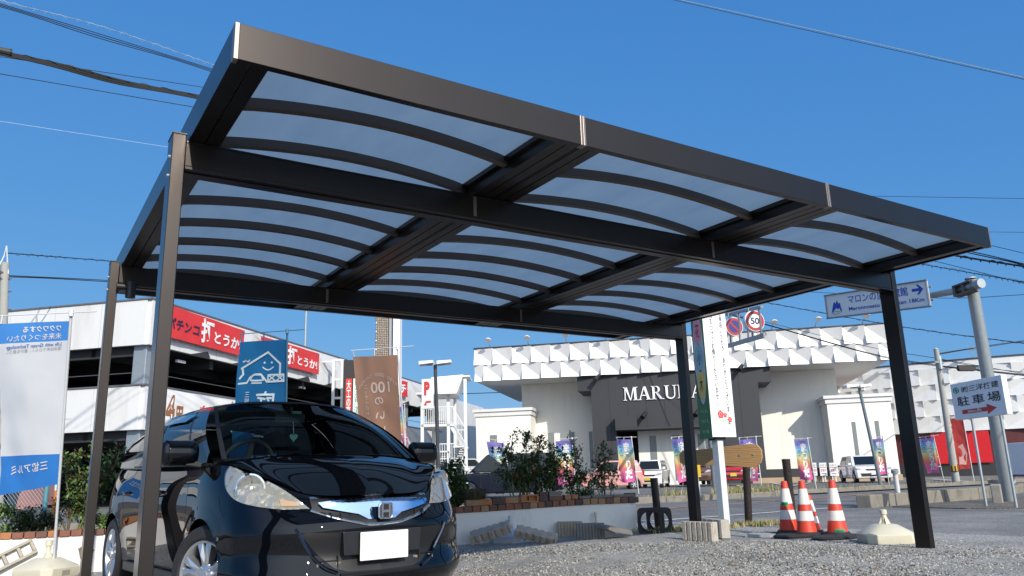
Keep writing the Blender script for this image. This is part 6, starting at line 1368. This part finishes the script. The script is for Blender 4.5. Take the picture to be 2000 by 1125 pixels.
bush(bed(1010, 10.75), S_([(1000,858,0),(1028,849,.1),(985,880,-.05),(1050,872,.05),(1012,890,0),(1040,900,0),(975,925,.1),(1062,905,.1),(1020,925,-.1),(1045,930,.15),(1000,930,0)], 10.75, .5, .17), 'tallest dark rose bush with red blooms on the planter', 31, dens=.7, flowers=[(B(1008, 932, 10.2), .034, PETAL), (B(1041, 920, 10.25), .032, PETAL)], stemr=.009)
bush(bed(1062, 10.8), S_([(1055,858,0),(1075,868,0),(1088,880,.1),(1070,900,0),(1095,905,0),(1060,925,.1),(1085,930,0)], 10.8, .5, .17), 'leafy rose bush right of the tallest one on the planter', 32, dens=.7)
bush(bed(1122, 10.9), S_([(1120,870,0),(1105,895,0),(1130,900,.1),(1112,925,0),(1140,930,.1),(1125,935,0)], 10.9, .55, .12), 'slim rose bush in the middle of the planter', 33, dens=.6)
bush(bed(1180, 10.9), S_([(1178,870,0),(1190,890,0),(1165,900,.1),(1200,920,0),(1155,925,0),(1180,930,.1)], 10.9, .55, .12), 'sparse rose bush in front of the pink car', 34, dens=.5)
bush(bed(1140, 10.45), S_([(1110,962,0),(1125,960,0),(1142,962,0),(1155,960,.1),(1135,965,-.0)], 10.45, .3, .06), 'low plant with white blooms at the planter rim', 35, leafl=.03, nm='low_plant', flowers=[(B(u, v, 10.4), .014, PETALW) for u, v in ((1112,962),(1120,957),(1129,963),(1137,958),(1146,962),(1152,956))], stemr=.004, g=False)
bush(bed(888, 10.0), S_([(880,905,0),(895,910,0),(905,930,0),(875,925,.1),(890,945,0),(868,935,.2),(910,950,0)], 10.0, .2, .14), 'dark rose bush beside the right headlight of the hatchback', 36, cols=(0,2,2,2,1))
bush(bed(165, 9.2, .25), S_([(150,885,0),(180,880,.1),(205,900,0),(135,915,.1),(195,940,0),(215,915,.1),(160,930,0),(125,900,.2),(228,900,.2),(185,965,0),(230,880,.3)], 9.2, .35, .17), 'rose bush with light leaves behind the two left posts', 37, leafl=.055, cols=(0,0,1,1,2,0,3), stemr=.01, dens=.6)
bush(bed(200, 8.8, .25), S_([(195,1010,0),(215,1005,0),(178,1015,.1),(205,1022,0)], 8.8, .1, .08), 'low yellow green plant at the wall between the left posts', 38, leafl=.04, cols=(1,1,0), nm='low_plant', stemr=.004, g=False)
bush(bed(75, 9.3, .25), S_([(40,1005,0),(65,1000,.1),(90,1008,0),(115,1015,0),(55,1015,-.1),(100,1020,.1),(30,1015,.1)], 9.3, .1, .14), 'dark low shrub behind the left wall', 39, leafl=.03, cols=(2,2,2,0), nm='low_shrub', dens=1.6, g=False)
bush(bed(12, 9.3, .25), S_([(5,985,0),(15,990,.1),(22,1000,0),(-10,990,0)], 9.3, .1, .1), 'light green feathery plant at the left edge', 40, leafl=.04, cols=(1,1,1,0), nm='low_plant', stemr=.005, g=False)
bush(bed(150, 9.0, .25), S_([(110,978,0),(140,998,0),(150,985,.1)], 9.0, .6, .05), 'bare thorny stems with few red leaves left of the posts', 41, leafl=.03, cols=(3,0), dens=.3, nm='bare_shrub', stemr=.012, g=False)
rn = random.Random(5); mb = MB()
for i in range(40):
    u = rn.uniform(-20, 210); p = bed(u, rn.uniform(8.6, 9.2), .2); grass_tuft(mb, p, .08, .14, 14, rn)
tag(mb.build('bed_weeds', [LEAF[1], WEED[1]]), 'small weeds along the left planter bed', 'weeds', None, 'stuff')
t = thing('ornamental_grass', 'brown dry ornamental grass clump on the planter left of the bricks', 'grass clump', bed(925, 10.0, .36)); rn = random.Random(6); mb = MB()
for i in range(900):
    a = rn.uniform(0, 2*pi); r = .3*sqrt(rn.random()); l = rn.uniform(.25, .46); ln = rn.uniform(.3, 1.0); p = Vector((r*.35*cos(a), r*.35*sin(a), 0)); d = Vector((cos(a), sin(a), 0)); s = Vector((-d.y, d.x, 0))*.0028
    q1 = p+d*l*ln*.25+Vector((0,0,l*.6)); q2 = p+d*l*ln*.7+Vector((0,0,l*(.75-.35*ln))); mb.add([p-s, p+s, q1+s, q1-s, q2], [(0,1,2,3),(3,2,4)], rn.choice([0,0,1]))
mb.build('blades', [mat('grass_brown', (.12, .085, .045), .9, var=.3), mat('grass_olive', (.1, .1, .04), .9, var=.3)], t)
# ---- chain link fence with blue posts behind the left bed
fz = thing('mesh_fence', 'chain link fence with blue green posts behind the left planter bed', 'fence'); Zf = 10.0
mb = MB()
for u in (90, -60): p = HZ(u, Zf); tp_ = at(u, 950 if u > 0 else 960, Zf); mb.tube([(p.x, p.y, -.1), (p.x, p.y, .95)], .03, 10)
mb.build('fence_posts', mat('post_teal', (.09, .25, .3), .5), fz, smooth=60)
a_, b_ = HZ(-160, Zf+.4), HZ(90, Zf); d_ = (b_-a_); L_ = d_.length; d_.normalize(); mb = MB(); n = 46; hh = .85
for i in range(-17, n):
    s0_ = i*.055
    for sg in (1, -1):
        A_ = (s0_ if sg > 0 else s0_+hh, .08); B_ = (s0_+hh if sg > 0 else s0_, .08+hh)
        xs_ = sorted([(A_[0], A_[1]), (B_[0], B_[1])])
        (xa, za), (xb, zb_) = xs_; 
        if xb <= 0 or xa >= L_: continue
        def lerpz(x): return za+(zb_-za)*(x-xa)/(xb-xa)
        x0_, x1_ = max(0, xa), min(L_, xb); mb.tube([a_+d_*x0_+Vector((0,0,lerpz(x0_))), a_+d_*x1_+Vector((0,0,lerpz(x1_)))], .0022, 3, cap=False)
mb.tube([a_+Vector((0,0,.93)), b_+Vector((0,0,.93))], .006, 5); mb.build('wire_mesh', GALV, fz)
p = HZ(106, 9.9); mb = MB(); mb.tube([(0,0,0), (.03, 0, .75)], .03, 10); mb.tube([(.02,-.03,.62), (.02,-.06,.62)], .02, 8); o = mb.build('orange_stake', mat('stake_orange', (.6, .22, .03), .5)); o.location = (p.x, p.y, 0); tag(o, 'orange stake behind the white and blue banner', 'stake')
p = HZ(183, 10.4); mb = MB(); mb.tube([(0,0,0), (0, 0, .85)], .035, 10); o = mb.build('red_stake', mat('stake_red', (.6, .05, .02), .5)); o.location = (p.x, p.y, 0); tag(o, 'red stake seen between the two left posts', 'stake')
# pink printed flag rag behind the fence
b0 = HZ(112, 11); c_ = at(75, 955, 11)
nobori('faded pink banner flag hanging behind the chain link fence', Vector((b0.x, b0.y, 0)), at(118, 820, 11), at(60, 830, 11.2), at(38, 995, 11.2), at(108, 985, 11), cloth_mat('faded_pink_cloth', (.5, .25, .22), .3, ((.3, .6, (.45, .12, .2)), (.6, 1.1, (.15, .3, .6)))), None, None, .06, 5.5, .016)
# ================================================================ SIGN TOWERS, STAIR TOWER, PARKED CARS, WIRES
def Zp_(u, v, Z, base): return at(u, v, Z)-base
# ladder frame and dark sign pylon behind the car
Zk = 41.0; b0 = HZ(655, Zk); t = thing('ladder_frame', 'white steel ladder frame left of the dark sign pylon', 'frame', M=vplane(b0, -CL)); k = Zk/FPX
mb = MB(); zt = at(655, 693, Zk).z; h = 9*k
for x in (-h, h): mb.box(x-.07, x+.07, -.07, .07, -.1, zt)
t_ = mb.build('uprights', STEELW, t); mb = MB()
for v in (694, 735, 773, 812): z = at(655, v, Zk).z; mb.box(-h+.075, h-.075, -.05, .05, z-.06, z+.06)
mb.box(-h-.8, -h-.075, -.04, .04, at(655, 697, Zk).z-.04, at(655, 697, Zk).z+.04); mb.build('rungs', STEELW, t)
Zk = 39.0; k = Zk/FPX; b0 = HZ(690, Zk); t = thing('sign_pylon', 'dark sign pylon with red and green lettered strips behind the brown flag', 'sign', M=vplane(b0, -CL)); zt = at(690, 695, Zk).z
mb = MB(); mb.box(-23*k, 26*k, -.2, .2, -.1, zt); py = mb.build('dark_panel', mat('pylon_black', (.03, .027, .025), .5), t)
KG = mat('strip_green', (.08, .3, .2), .5); 
for x0_, x1_, m_, tx, mi in ((-17, -5, INKR, '大工の直売', 0), (-2, 13, SIGNW, '居酒屋道場', 1)):
    z1_, z0_ = at(690, 734, Zk).z, at(690, 830, Zk).z; mb = MB(); mb.box(x0_*k, x1_*k, -.24, -.205, z0_, z1_); q = mb.build('sign_strip', m_, t)
    mb = MB(); cx = (x0_+x1_)*k/2; put_text(mb, tx, lambda x, y: (cx+x, -.246, y), fit=((x1_-x0_)*k*.72, (z1_-z0_)*.92), at2=(0, (z0_+z1_)/2), vertical=True, line=.9, bold=.012); mb.build('lettering', [SIGNW if mi == 0 else KG], q)
# tall perforated sign tower
Zk = 46.0; k = Zk/FPX; b0 = HZ(755, Zk); t = thing('sign_tower', 'tall tower of brown perforated mesh and white column behind the brown flag', 'tower', M=vplane(b0, -CL)); zt = at(755, 520, Zk).z
pm_ = bpy.data.materials.new('perforated_mesh'); pm_.use_nodes = True; q = pm_.node_tree; b = q.nodes['Principled BSDF']; b.inputs['Roughness'].default_value = .6; tc = q.nodes.new('ShaderNodeTexCoord'); mp = q.nodes.new('ShaderNodeMapping'); mp.inputs['Scale'].default_value = (7, 7, 7)
vo = q.nodes.new('ShaderNodeTexVoronoi'); vo.inputs['Scale'].default_value = 1.3; vo.inputs['Randomness'].default_value = .15; cr = q.nodes.new('ShaderNodeValToRGB'); cr.color_ramp.elements[0].position = .3; cr.color_ramp.elements[0].color = (.42, .36, .28, 1); cr.color_ramp.elements[1].position = .45; cr.color_ramp.elements[1].color = (.1, .08, .065, 1)
q.links.new(tc.outputs['Object'], mp.inputs[0]); q.links.new(mp.outputs[0], vo.inputs[0]); q.links.new(vo.outputs['Distance'], cr.inputs[0]); q.links.new(cr.outputs[0], b.inputs[0])
mb = MB(); mb.box(-24*k, 2*k, -.3, .5, -.1, zt); mb.build('mesh_panel', pm_, t)
mb = MB(); mb.box(2.2*k, 12*k, .0, .8, -.1, zt); mb.build('grey_column', mat('column_grey', (.35, .38, .42), .5), t); mb = MB(); mb.box(12.2*k, 25*k, -.3, .8, -.1, zt); mb.build('white_column', SIGNW, t)
mb = MB()
for i in range(40):
    z = 2+i*.55
    if z > zt-.2: break
    mb.lathe([(.05, 0), (.03, .04), (0, .05)], 6, M=Matrix.Translation((-22.5*k, -.305, z)) @ Matrix.Rotation(pi/2, 4, 'X'))
mb.build('bolt_row', SIGNW, t)['kind'] = 'stuff'
# stair tower
Zk = 50.0; k = Zk/FPX; b0 = HZ(870, Zk); t = thing('stair_tower', 'white steel stair tower with tilted canopy right of the garage', 'stairs', M=vplane(b0, -CL))
def sx(u): return (u-870)*k
def sz(v): return at(870, v, Zk).z
mb = MB()
for u, y, v in ((825, 0, 762), (877, 0, 762), (911, 0, 735), (840, 2.4, 762), (885, 2.4, 762)): mb.box(sx(u)-.1, sx(u)+.1, y-.1, y+.1, -.1, sz(v))
mb.build('columns', STEELW, t)
mb = MB(); mb.add([(sx(844), -.3, sz(731)), (sx(908), -.3, sz(727)), (sx(896), -.6, sz(763)), (sx(850), -.6, sz(763)), (sx(844), 2.6, sz(735)), (sx(908), 2.6, sz(731)), (sx(896), 2.3, sz(766)), (sx(850), 2.3, sz(766))], [(0,1,2,3),(7,6,5,4),(0,4,5,1),(1,5,6,2),(2,6,7,3),(3,7,4,0)]); mb.box(sx(815), sx(895), -.8, 2.7, sz(767), sz(763.5)); mb.box(sx(905), sx(921), -.2, 2.5, sz(731), sz(728.5)); mb.build('canopy', SIGNW, t)
mb = MB(); mb.box(sx(823), sx(888), -.1, 2.5, sz(831), sz(826)); mb.box(sx(886), sx(912), -.1, 2.5, sz(874), sz(871)); mb.box(sx(823), sx(880), -.1, 2.5, sz(884), sz(880)); mb.build('landing', STEELW, t)
def rail(p, q, h, n):
    mb = MB(); p = Vector(p); q = Vector(q); H = Vector((0, 0, h)); mb.bar(p+H, q+H, .06, .06); mb.bar(p+Vector((0,0,.1)), q+Vector((0,0,.1)), .04, .04)
    for i in range(n+1): a = p.lerp(q, i/n); mb.bar(a, a+H, .035, .035)
    mb.build('railing', STEELW, t)
rail((sx(826), -.08, sz(826)), (sx(886), -.08, sz(826)), 1.1, 16); rail((sx(886), -.08, sz(828)), (sx(911), -.08, sz(872)), 1.1, 9); rail((sx(834), -.9, sz(899)), (sx(890), -.9, sz(899)), 1.0, 12); rail((sx(895), -.08, sz(871)), (sx(911), -.08, sz(871)), 1.0, 6)
def flight(p, q, n):
    mb = MB(); p = Vector(p); q = Vector(q)
    for i in range(n): a = p.lerp(q, (i+.5)/n); mb.box(a.x-.16, a.x+.16, .05, 1.2, a.z-.03, a.z+.03)
    for y in (.0, 1.22): mb.bar(p+Vector((0, y, -.1)), q+Vector((0, y, -.1)), .05, .28)
    mb.build('stair_flight', STEELW, t)
flight((sx(884), 0, sz(829)), (sx(909), 0, sz(872)), 10); flight((sx(905), 1.3, sz(875)), (sx(880), 1.3, sz(925)), 11); flight((sx(876), 1.2, sz(880)), (sx(842), 1.2, sz(925)), 10)

# ---- parked cars
HEADL = mat('headlamp_clear', (.6, .62, .64), .15, .4, var=.15, scale=12); TAIL = mat('tail_red', (.35, .01, .012), .2); PLATEW = MATS['plate_white']; PLATEY = mat('plate_yellow', (.6, .45, .05), .5); WINDC = mat('car_window', (.01, .014, .016), .06, var=.2, spec=.45); TRIM = mat('car_trim_black', (.015, .015, .016), .5)
def carpaint(name, col): return mat(name, col, .25, .0, var=.03, coat=1)
def lot_car(lab, p, hdg, L=3.4, W=1.48, H=1.52, col=None, hood=.75, hz=.92, belt=.95, rake=.5, rear=.15, rw=.28, plate=PLATEY, rims=SILVER, tailgate_z=None, suv=0):
    t = thing('parked_car', lab, 'car', p, hdg, 'cars parked across the road'); xf, xr = L/2, -L/2; wf, wr = xf-.68-.05*(L > 4), xr+.55+.1*(L > 4); gcl = .2+suv
    pts = [(xr+.02, gcl+.06), (xr, .5), (xr+.03, .8), (xr+rear*.35, belt)]
    pts += [(xf-hood, hz), (xf-hood*.45, hz-.05), (xf-.12, hz-.18), (xf-.02, .62), (xf, .45), (xf-.03, gcl+.02)]
    def arc(xc): return [(xc+(rw+.045)*cos(a), rw+(rw+.045)*sin(a)) for a in [(-.25+(pi+.5)*i/10) for i in range(11)]]
    out = pts+[q for q in arc(wf) if q[1] > gcl-.02]+[q for q in arc(wr) if q[1] > gcl-.02]
    mb = MB(); mb.prism(out, -W/2, W/2, 'y'); mb.build('body', col, t, bevel=.07, seg=3, smooth=50)
    xb1, xb0 = xf-hood+.08, xr+rear*.4; xt1, xt0 = xb1-rake, xr+rear+.12; yb, yt = W/2-.05, W/2-.19; zr = H
    def q(xa, xb_, k, y): return (xa+(xb_-xa)*k, y, belt+(zr-belt)*k)
    mb = MB(); n = 6; rows = []
    for k in (0, .5, .9, 1.0):
        xa, xc = xb1+(xt1-xb1)*k, xb0+(xt0-xb0)*k; y = yb+(yt-yb)*k**1.5; z = belt-.02+(zr-belt+.02)*(k if k < 1 else .965)
        rows.append([Vector((xa, -y*.9, z)), Vector((xa-.05, -y, z)), Vector((xc+.05, -y, z)), Vector((xc, -y*.9, z)), Vector((xc, y*.9, z)), Vector((xc+.05, y, z)), Vector((xa-.05, y, z)), Vector((xa, y*.9, z))])
    top = [Vector((p_.x*.9+(xt1+xt0)/2*.1, p_.y*.8, zr)) for p_ in rows[-1]]; rows.append(top); mb.grid(rows, wrap=True); mb.add(top, [tuple(range(8))]); mb.build('cabin', col, t, smooth=45)
    def sidep(x_b, x_t, k0, k1, y_s): # window corner on the side
        return None
    def edge(x0f, k): return (xb1+(xt1-xb1)*k), (xb0+(xt0-xb0)*k)
    def glass(nm, f0, f1, g0, g1, k0, k1, side):
        mb = MB(); v = []
        ks = [k0]+[k for k in (.5, .9) if k0 < k < k1]+[k1]
        def Y(k):
            K = (0, .5, .9, 1.0); i = 0 if k < .5 else 1 if k < .9 else 2; h = lambda q: yb+(yt-yb)*q**1.5
            return h(K[i])+(h(K[i+1])-h(K[i]))*(k-K[i])/(K[i+1]-K[i])
        for k in ks:
            q_ = (k-k0)/(k1-k0); a, c = edge(0, k); v.append([Vector((c+.05+(a-c-.1)*f_, side*(Y(k)+.012), belt-.02+(zr-belt+.02)*k)) for f_ in (f0+(g0-f0)*q_, f1+(g1-f1)*q_)])
        mb.grid(v); mb.build(nm, WINDC, t)
    for s in (1, -1): glass('side_window', .52, .97, .53, .95, .06, .86, s); glass('side_window', .1, .49, .12, .5, .06, .86, s)
    for nm, xa_, xb_, sg in (('windscreen', xb1, xt1, 1), ('rear_window', xb0, xt0, -1)):
        v = []
        for k, w in ((.05, .86), (.88, .84)):
            y = (yb+(yt-yb)*k**1.5)*w; x = xa_+(xb_-xa_)*k+sg*.012
            v += [(x, -y, belt-.02+(zr-belt+.02)*k), (x, y, belt-.02+(zr-belt+.02)*k)]
        mb = MB(); mb.add([v[0], v[1], v[3], v[2]], [(0,1,2,3)]); mb.build(nm, WINDC, t)
    for s in (1, -1):
        mb = MB(); mb.prism([(s*(W/2-.42), .64), (s*(W/2-.02), .7), (s*(W/2+.002), .8), (s*(W/2-.2), .79)], xf-.16, xf-.028, 'x'); mb.build('headlight', HEADL, t, bevel=.01)
        mb = MB(); mb.box(xr-.006, xr+.1, s*(W/2-.15) if s > 0 else -W/2-.004, W/2+.004 if s > 0 else -(W/2-.15), .72, .98); mb.build('tail_light', TAIL, t)
        mb = MB(); x = xb1-.18; mb.box(x-.05, x+.05, min(s*(W/2-.02), s*(W/2+.15)), max(s*(W/2-.02), s*(W/2+.15)), belt+.0, belt+.13); mb.build('door_mirror', col, t, bevel=.03)
        mb = MB()
        for x in (wf-.48, (wf+wr)/2-.05, wr+.38): mb.box(x-.004, x+.004, min(s*W/2, s*(W/2+.001)), max(s*W/2, s*(W/2+.001)), gcl+.15, belt-.05)
        mb.build('door_gap', TRIM, t)
    mb = MB(); mb.prism([(-W/2+.25, .34), (W/2-.25, .34), (W/2-.18, .5), (-W/2+.18, .5)], xf-.04, xf+.004, 'x'); mb.prism([(-.36, .63), (.36, .63), (.42, .72), (-.42, .72)], xf-.06, xf-.018, 'x'); mb.build('grille', TRIM, t)
    mb = MB(); mb.box(xf+.005, xf+.02, -.165, .165, .42, .585); mb.build('number_plate', plate, t); mb = MB(); mb.box(xr-.02, xr-.005, -.165, .165, .55, .715); mb.build('number_plate', plate, t)
    for x in (wf, wr):
        for s in (1, -1):
            e = bpy.data.objects.new('wheel', None); COL.objects.link(e); e.parent = t; e.matrix_local = Matrix.Translation((x, s*(W/2-.1), rw)) @ Matrix.Rotation(-s*pi/2, 4, 'X'); e.empty_display_size = .05
            mb = MB(); mb.lathe([(rw*.62, .085), (rw*.93, .09), (rw, .05), (rw, -.09), (rw*.6, -.09)], 28); mb.build('tyre', RUBBER, e, smooth=40)
            mb = MB(); mb.lathe([(rw*.66, .092), (rw*.6, .07), (rw*.56, .04)], 28, cap=False)
            for i in range(6): a = 2*pi*i/6; c = Vector((cos(a), sin(a), 0)); mb.bar(c*.03+Vector((0,0,.075)), c*rw*.6+Vector((0,0,.082)), .045, .03)
            mb.lathe([(.06, .07), (.05, .095), (0, .1)], 12); mb.build('rim', rims, e, smooth=40)
    return t
def vd(u): d = ray(u, 930); return atan2(d.y, d.x)
def lz(u, v, Z): p = at(u, v, Z); return Vector((p.x, p.y, max(p.z, -.02)))
PK = carpaint('paint_pink', (.62, .3, .27)); WH = carpaint('paint_white', (.78, .78, .76)); NV = mat('paint_navy', (.006, .009, .02), .3, .0, var=.03, coat=.25, spec=.15); RD = carpaint('paint_red', (.5, .01, .015)); BZ = carpaint('paint_bronze', (.12, .05, .02)); SV = carpaint('paint_silver', (.5, .52, .54))
lot_car('pink kei hatchback parked side on in the lot across the road', lz(1194, 957, 41.5), vd(1194)+radians(97), 3.35, 1.48, 1.5, PK, .78, .92, .96, .55, .2, .27)
lot_car('white kei car facing the road right of the pink one', lz(1276, 953, 44), vd(1276)+pi-.16, 3.3, 1.475, 1.52, WH, .62, .95, 1.0, .35, .1, .26)
lot_car('dark navy van behind the rose bushes and the left rainbow flag', lz(985, 974, 31), vd(985)+radians(93), 4.3, 1.7, 1.72, NV, .85, 1.0, 1.05, .75, .15, .31, PLATEW, suv=.04)
lot_car('silver car parked behind the leafy rose bush', lz(1062, 958, 43), vd(1062)+pi-.2, 3.9, 1.69, 1.55, SV, .8, .95, 1.0, .6, .2, .29, PLATEW)
lot_car('bronze brown kei car half hidden behind the rear right post', lz(1357, 947, 44), vd(1357)+pi+.12, 3.4, 1.48, 1.62, BZ, .62, .96, 1.02, .4, .1, .27)
lot_car('bright red kei car seen between the pale sign post and a log post', lz(1431, 945, 44), vd(1431)+pi+.05, 3.4, 1.48, 1.5, RD, .65, .92, .98, .45, .12, .27)
lot_car('white estate car with dark grille in front of the right white block', lz(1690, 942, 44), vd(1690)+pi+radians(13), 4.58, 1.8, 1.47, WH, 1.0, .92, .94, .8, .5, .32, PLATEW)
lot_car('white car seen low behind the stair tower', lz(905, 940, 52), vd(905)+pi+.6, 4.2, 1.7, 1.45, WH, .95, .9, .93, .7, .4, .3, PLATEW)

# ---- overhead wires
WIRE = mat('wire_black', (.015, .015, .017), .6); WIREB = mat('wire_pale', (.3, .42, .5), .5)
def wire(pts, r, lab, m=WIRE, sag=0, ext=(1.2, 3), spiral=0, group='overhead wires', twins=1, n=40, lash=None):
    P = [at(*q) for q in pts]
    l, r_ = ext if isinstance(ext, tuple) else (ext, ext)
    Q = crom(P, n//max(1, len(P)-1)) if len(P) > 2 else [P[0].lerp(P[1], i/12) for i in range(13)]
    if l: Q = [P[0]+(Q[0]-Q[1]).normalized()*(P[1]-P[0]).length*l*k for k in (1, .5)]+Q
    if r_: Q = Q+[P[-1]+(Q[-1]-Q[-2]).normalized()*(P[-1]-P[-2]).length*r_*k for k in (.5, 1)]
    t = thing('overhead_wire', lab, 'wire', Q[0], group=group); o = Q[0]
    for j in range(twins):
        mb = MB(); off = Vector((0, 0, -.045*j)); mb.tube([q-o+off+Vector((0, 0, .012*j*sin(i*.22))) for i, q in enumerate(Q)], r, 5); mb.build('cable', m, t, smooth=60)
    if spiral:
        mb = MB(); L_ = sum((b2-a).length for a, b2 in zip(Q[:-1], Q[1:])); N_ = min(1400, int(L_/spiral*10)); pts_ = []
        for i in range(N_):
            k = i/(N_-1)*(len(Q)-1); a = min(int(k), len(Q)-2); p = Q[a].lerp(Q[a+1], k-a); ph = 2*pi*i/10; pts_.append(p-o+Vector((0, 0, -.06))+Vector((cos(ph)*.03, sin(ph)*.03, abs(sin(ph/2))*.12*(.7+.3*noise.noise((i*.05, 1, 2))))))
        mb.tube(pts_, r*.45, 3); mb.build('hanger_spiral', m, t)
    return t
wire([(-30, -6, 17), (200, 52, 19), (415, 126, 21)], .008, 'pale messenger wire with spiral hanger crossing the upper left corner', WIREB, spiral=.9, ext=(4, 2))
wire([(-30, -2, 17.2), (200, 68, 19.2), (415, 135, 21.2)], .011, 'upper left twin black cables below the pale wire', twins=3, ext=(4, 2))
wire([(-40, 92, 17), (120, 126, 18), (250, 160, 19), (395, 188, 20)], .028, 'thick black cable bundle at upper left with a sleeve', twins=3, spiral=1.2, ext=(4, 2))
a, b2 = at(-10, 96, 16.9), at(22, 103, 17.1); t = thing('cable_sleeve', 'thick dark sleeve closing the cable bundle at the left edge', 'cable sleeve', a); mb = MB(); mb.tube([Vector((0,0,0)), b2-a], .075, 10); mb.build('sleeve', mat('sleeve_dark', (.04, .045, .04), .6), t); mb = MB(); mb.tube([(b2-a)*.9, (b2-a)*1.03], .085, 10); mb.build('collar', WIRE, t)
wire([(-30, 106, 18), (395, 170, 21)], .009, 'thin black wire just over the thick bundle', ext=(4, 2)); wire([(-30, 139, 18), (372, 208, 21)], .01, 'single black wire below the thick bundle', ext=(4, 2)); wire([(-30, 232, 30), (320, 286, 34)], .008, 'faint pale wire left of the front left post', mat('wire_faint', (.5, .62, .75), .5), ext=(4, 2))
wire([(10, 494, 27), (215, 510, 33), (500, 534, 42)], .018, 'black wire with small loops from the left utility pole', spiral=1.4, ext=(0, 1.5)); wire([(8, 538, 27), (215, 548, 33), (500, 566, 42)], .018, 'lower wavy cable pair from the left utility pole', twins=2, ext=(0, 1.5))
wire([(1312, -4, 15), (1650, 72, 13.5), (2010, 154, 12)], .0085, 'blue grey cable crossing the upper right corner', WIREB, ext=(3, 4)); wire([(1317, 0, 15.1), (1650, 76, 13.6), (2010, 157, 12.1)], .005, 'thin wire twisted along the upper right cable', ext=(3, 4))
wire([(1700, 383, 40), (2010, 388, 36)], .012, 'thin level wire right of the roof, uppermost'); wire([(1930, 453, 40), (2010, 454, 38)], .01, 'short thin wire at the right edge beside the fascia corner'); wire([(1930, 478, 30), (2010, 497, 28)], .012, 'black wire leaving the fascia corner to the right edge')
wire([(1700, 450, 26), (1900, 492, 22), (2010, 518, 20)], .016, 'black wire pair right of the roof corner', twins=2); wire([(1690, 468, 26), (1870, 500, 22), (2010, 522, 20)], .028, 'thick black cable right of the roof corner', spiral=1.0); wire([(1700, 480, 30), (1850, 516, 27), (2010, 556, 24)], .011, 'thin black wire under the thick right cable')
wire([(1650, 490, 27), (1795, 515, 23), (1920, 537, 20), (2010, 553, 18)], .012, 'looped wire just above the road sign arm', spiral=.8); wire([(1540, 568, 60), (1830, 582, 52), (2010, 575, 48)], .02, 'thin wire passing behind the road sign')
wire([(1480, 588, 40), (1760, 638, 36), (2010, 672, 32)], .018, 'looped wire under the road sign crossing the right posts', spiral=1.6); wire([(1492, 628, 45), (1700, 678, 40), (1830, 700, 37), (2010, 732, 34)], .014, 'upper wire in front of the white canopies'); wire([(1492, 632, 45), (1700, 690, 40), (1830, 713, 37), (1910, 722, 35)], .02, 'lower thicker wire in front of the white canopies', twins=2)
wire([(1836, 690, 36), (1930, 675, 42), (2010, 664, 48)], .02, 'wire pair rising right from the banded utility pole', twins=2, ext=(0, 2)); wire([(1836, 702, 36), (1920, 718, 33), (2010, 728, 30)], .012, 'wire falling right from the banded utility pole', ext=(0, 2)); wire([(900, 769, 90), (1040, 764, 95)], .03, 'two thin far wires left of the white hall', twins=2, ext=(.6, .1))
p_ = at(1887, 719, 35); mb = MB(); mb.prism([(-.35,-.12),(.35,-.14),(.4,0),(.35,.12),(-.35,.14),(-.4,0)], -.1, .1, 'y'); o = mb.build('cable_box', WIRE, bevel=.02); o.matrix_world = vplane(p_, -CL); tag(o, 'black splice box hanging on the wire over the right hall', 'splice box')
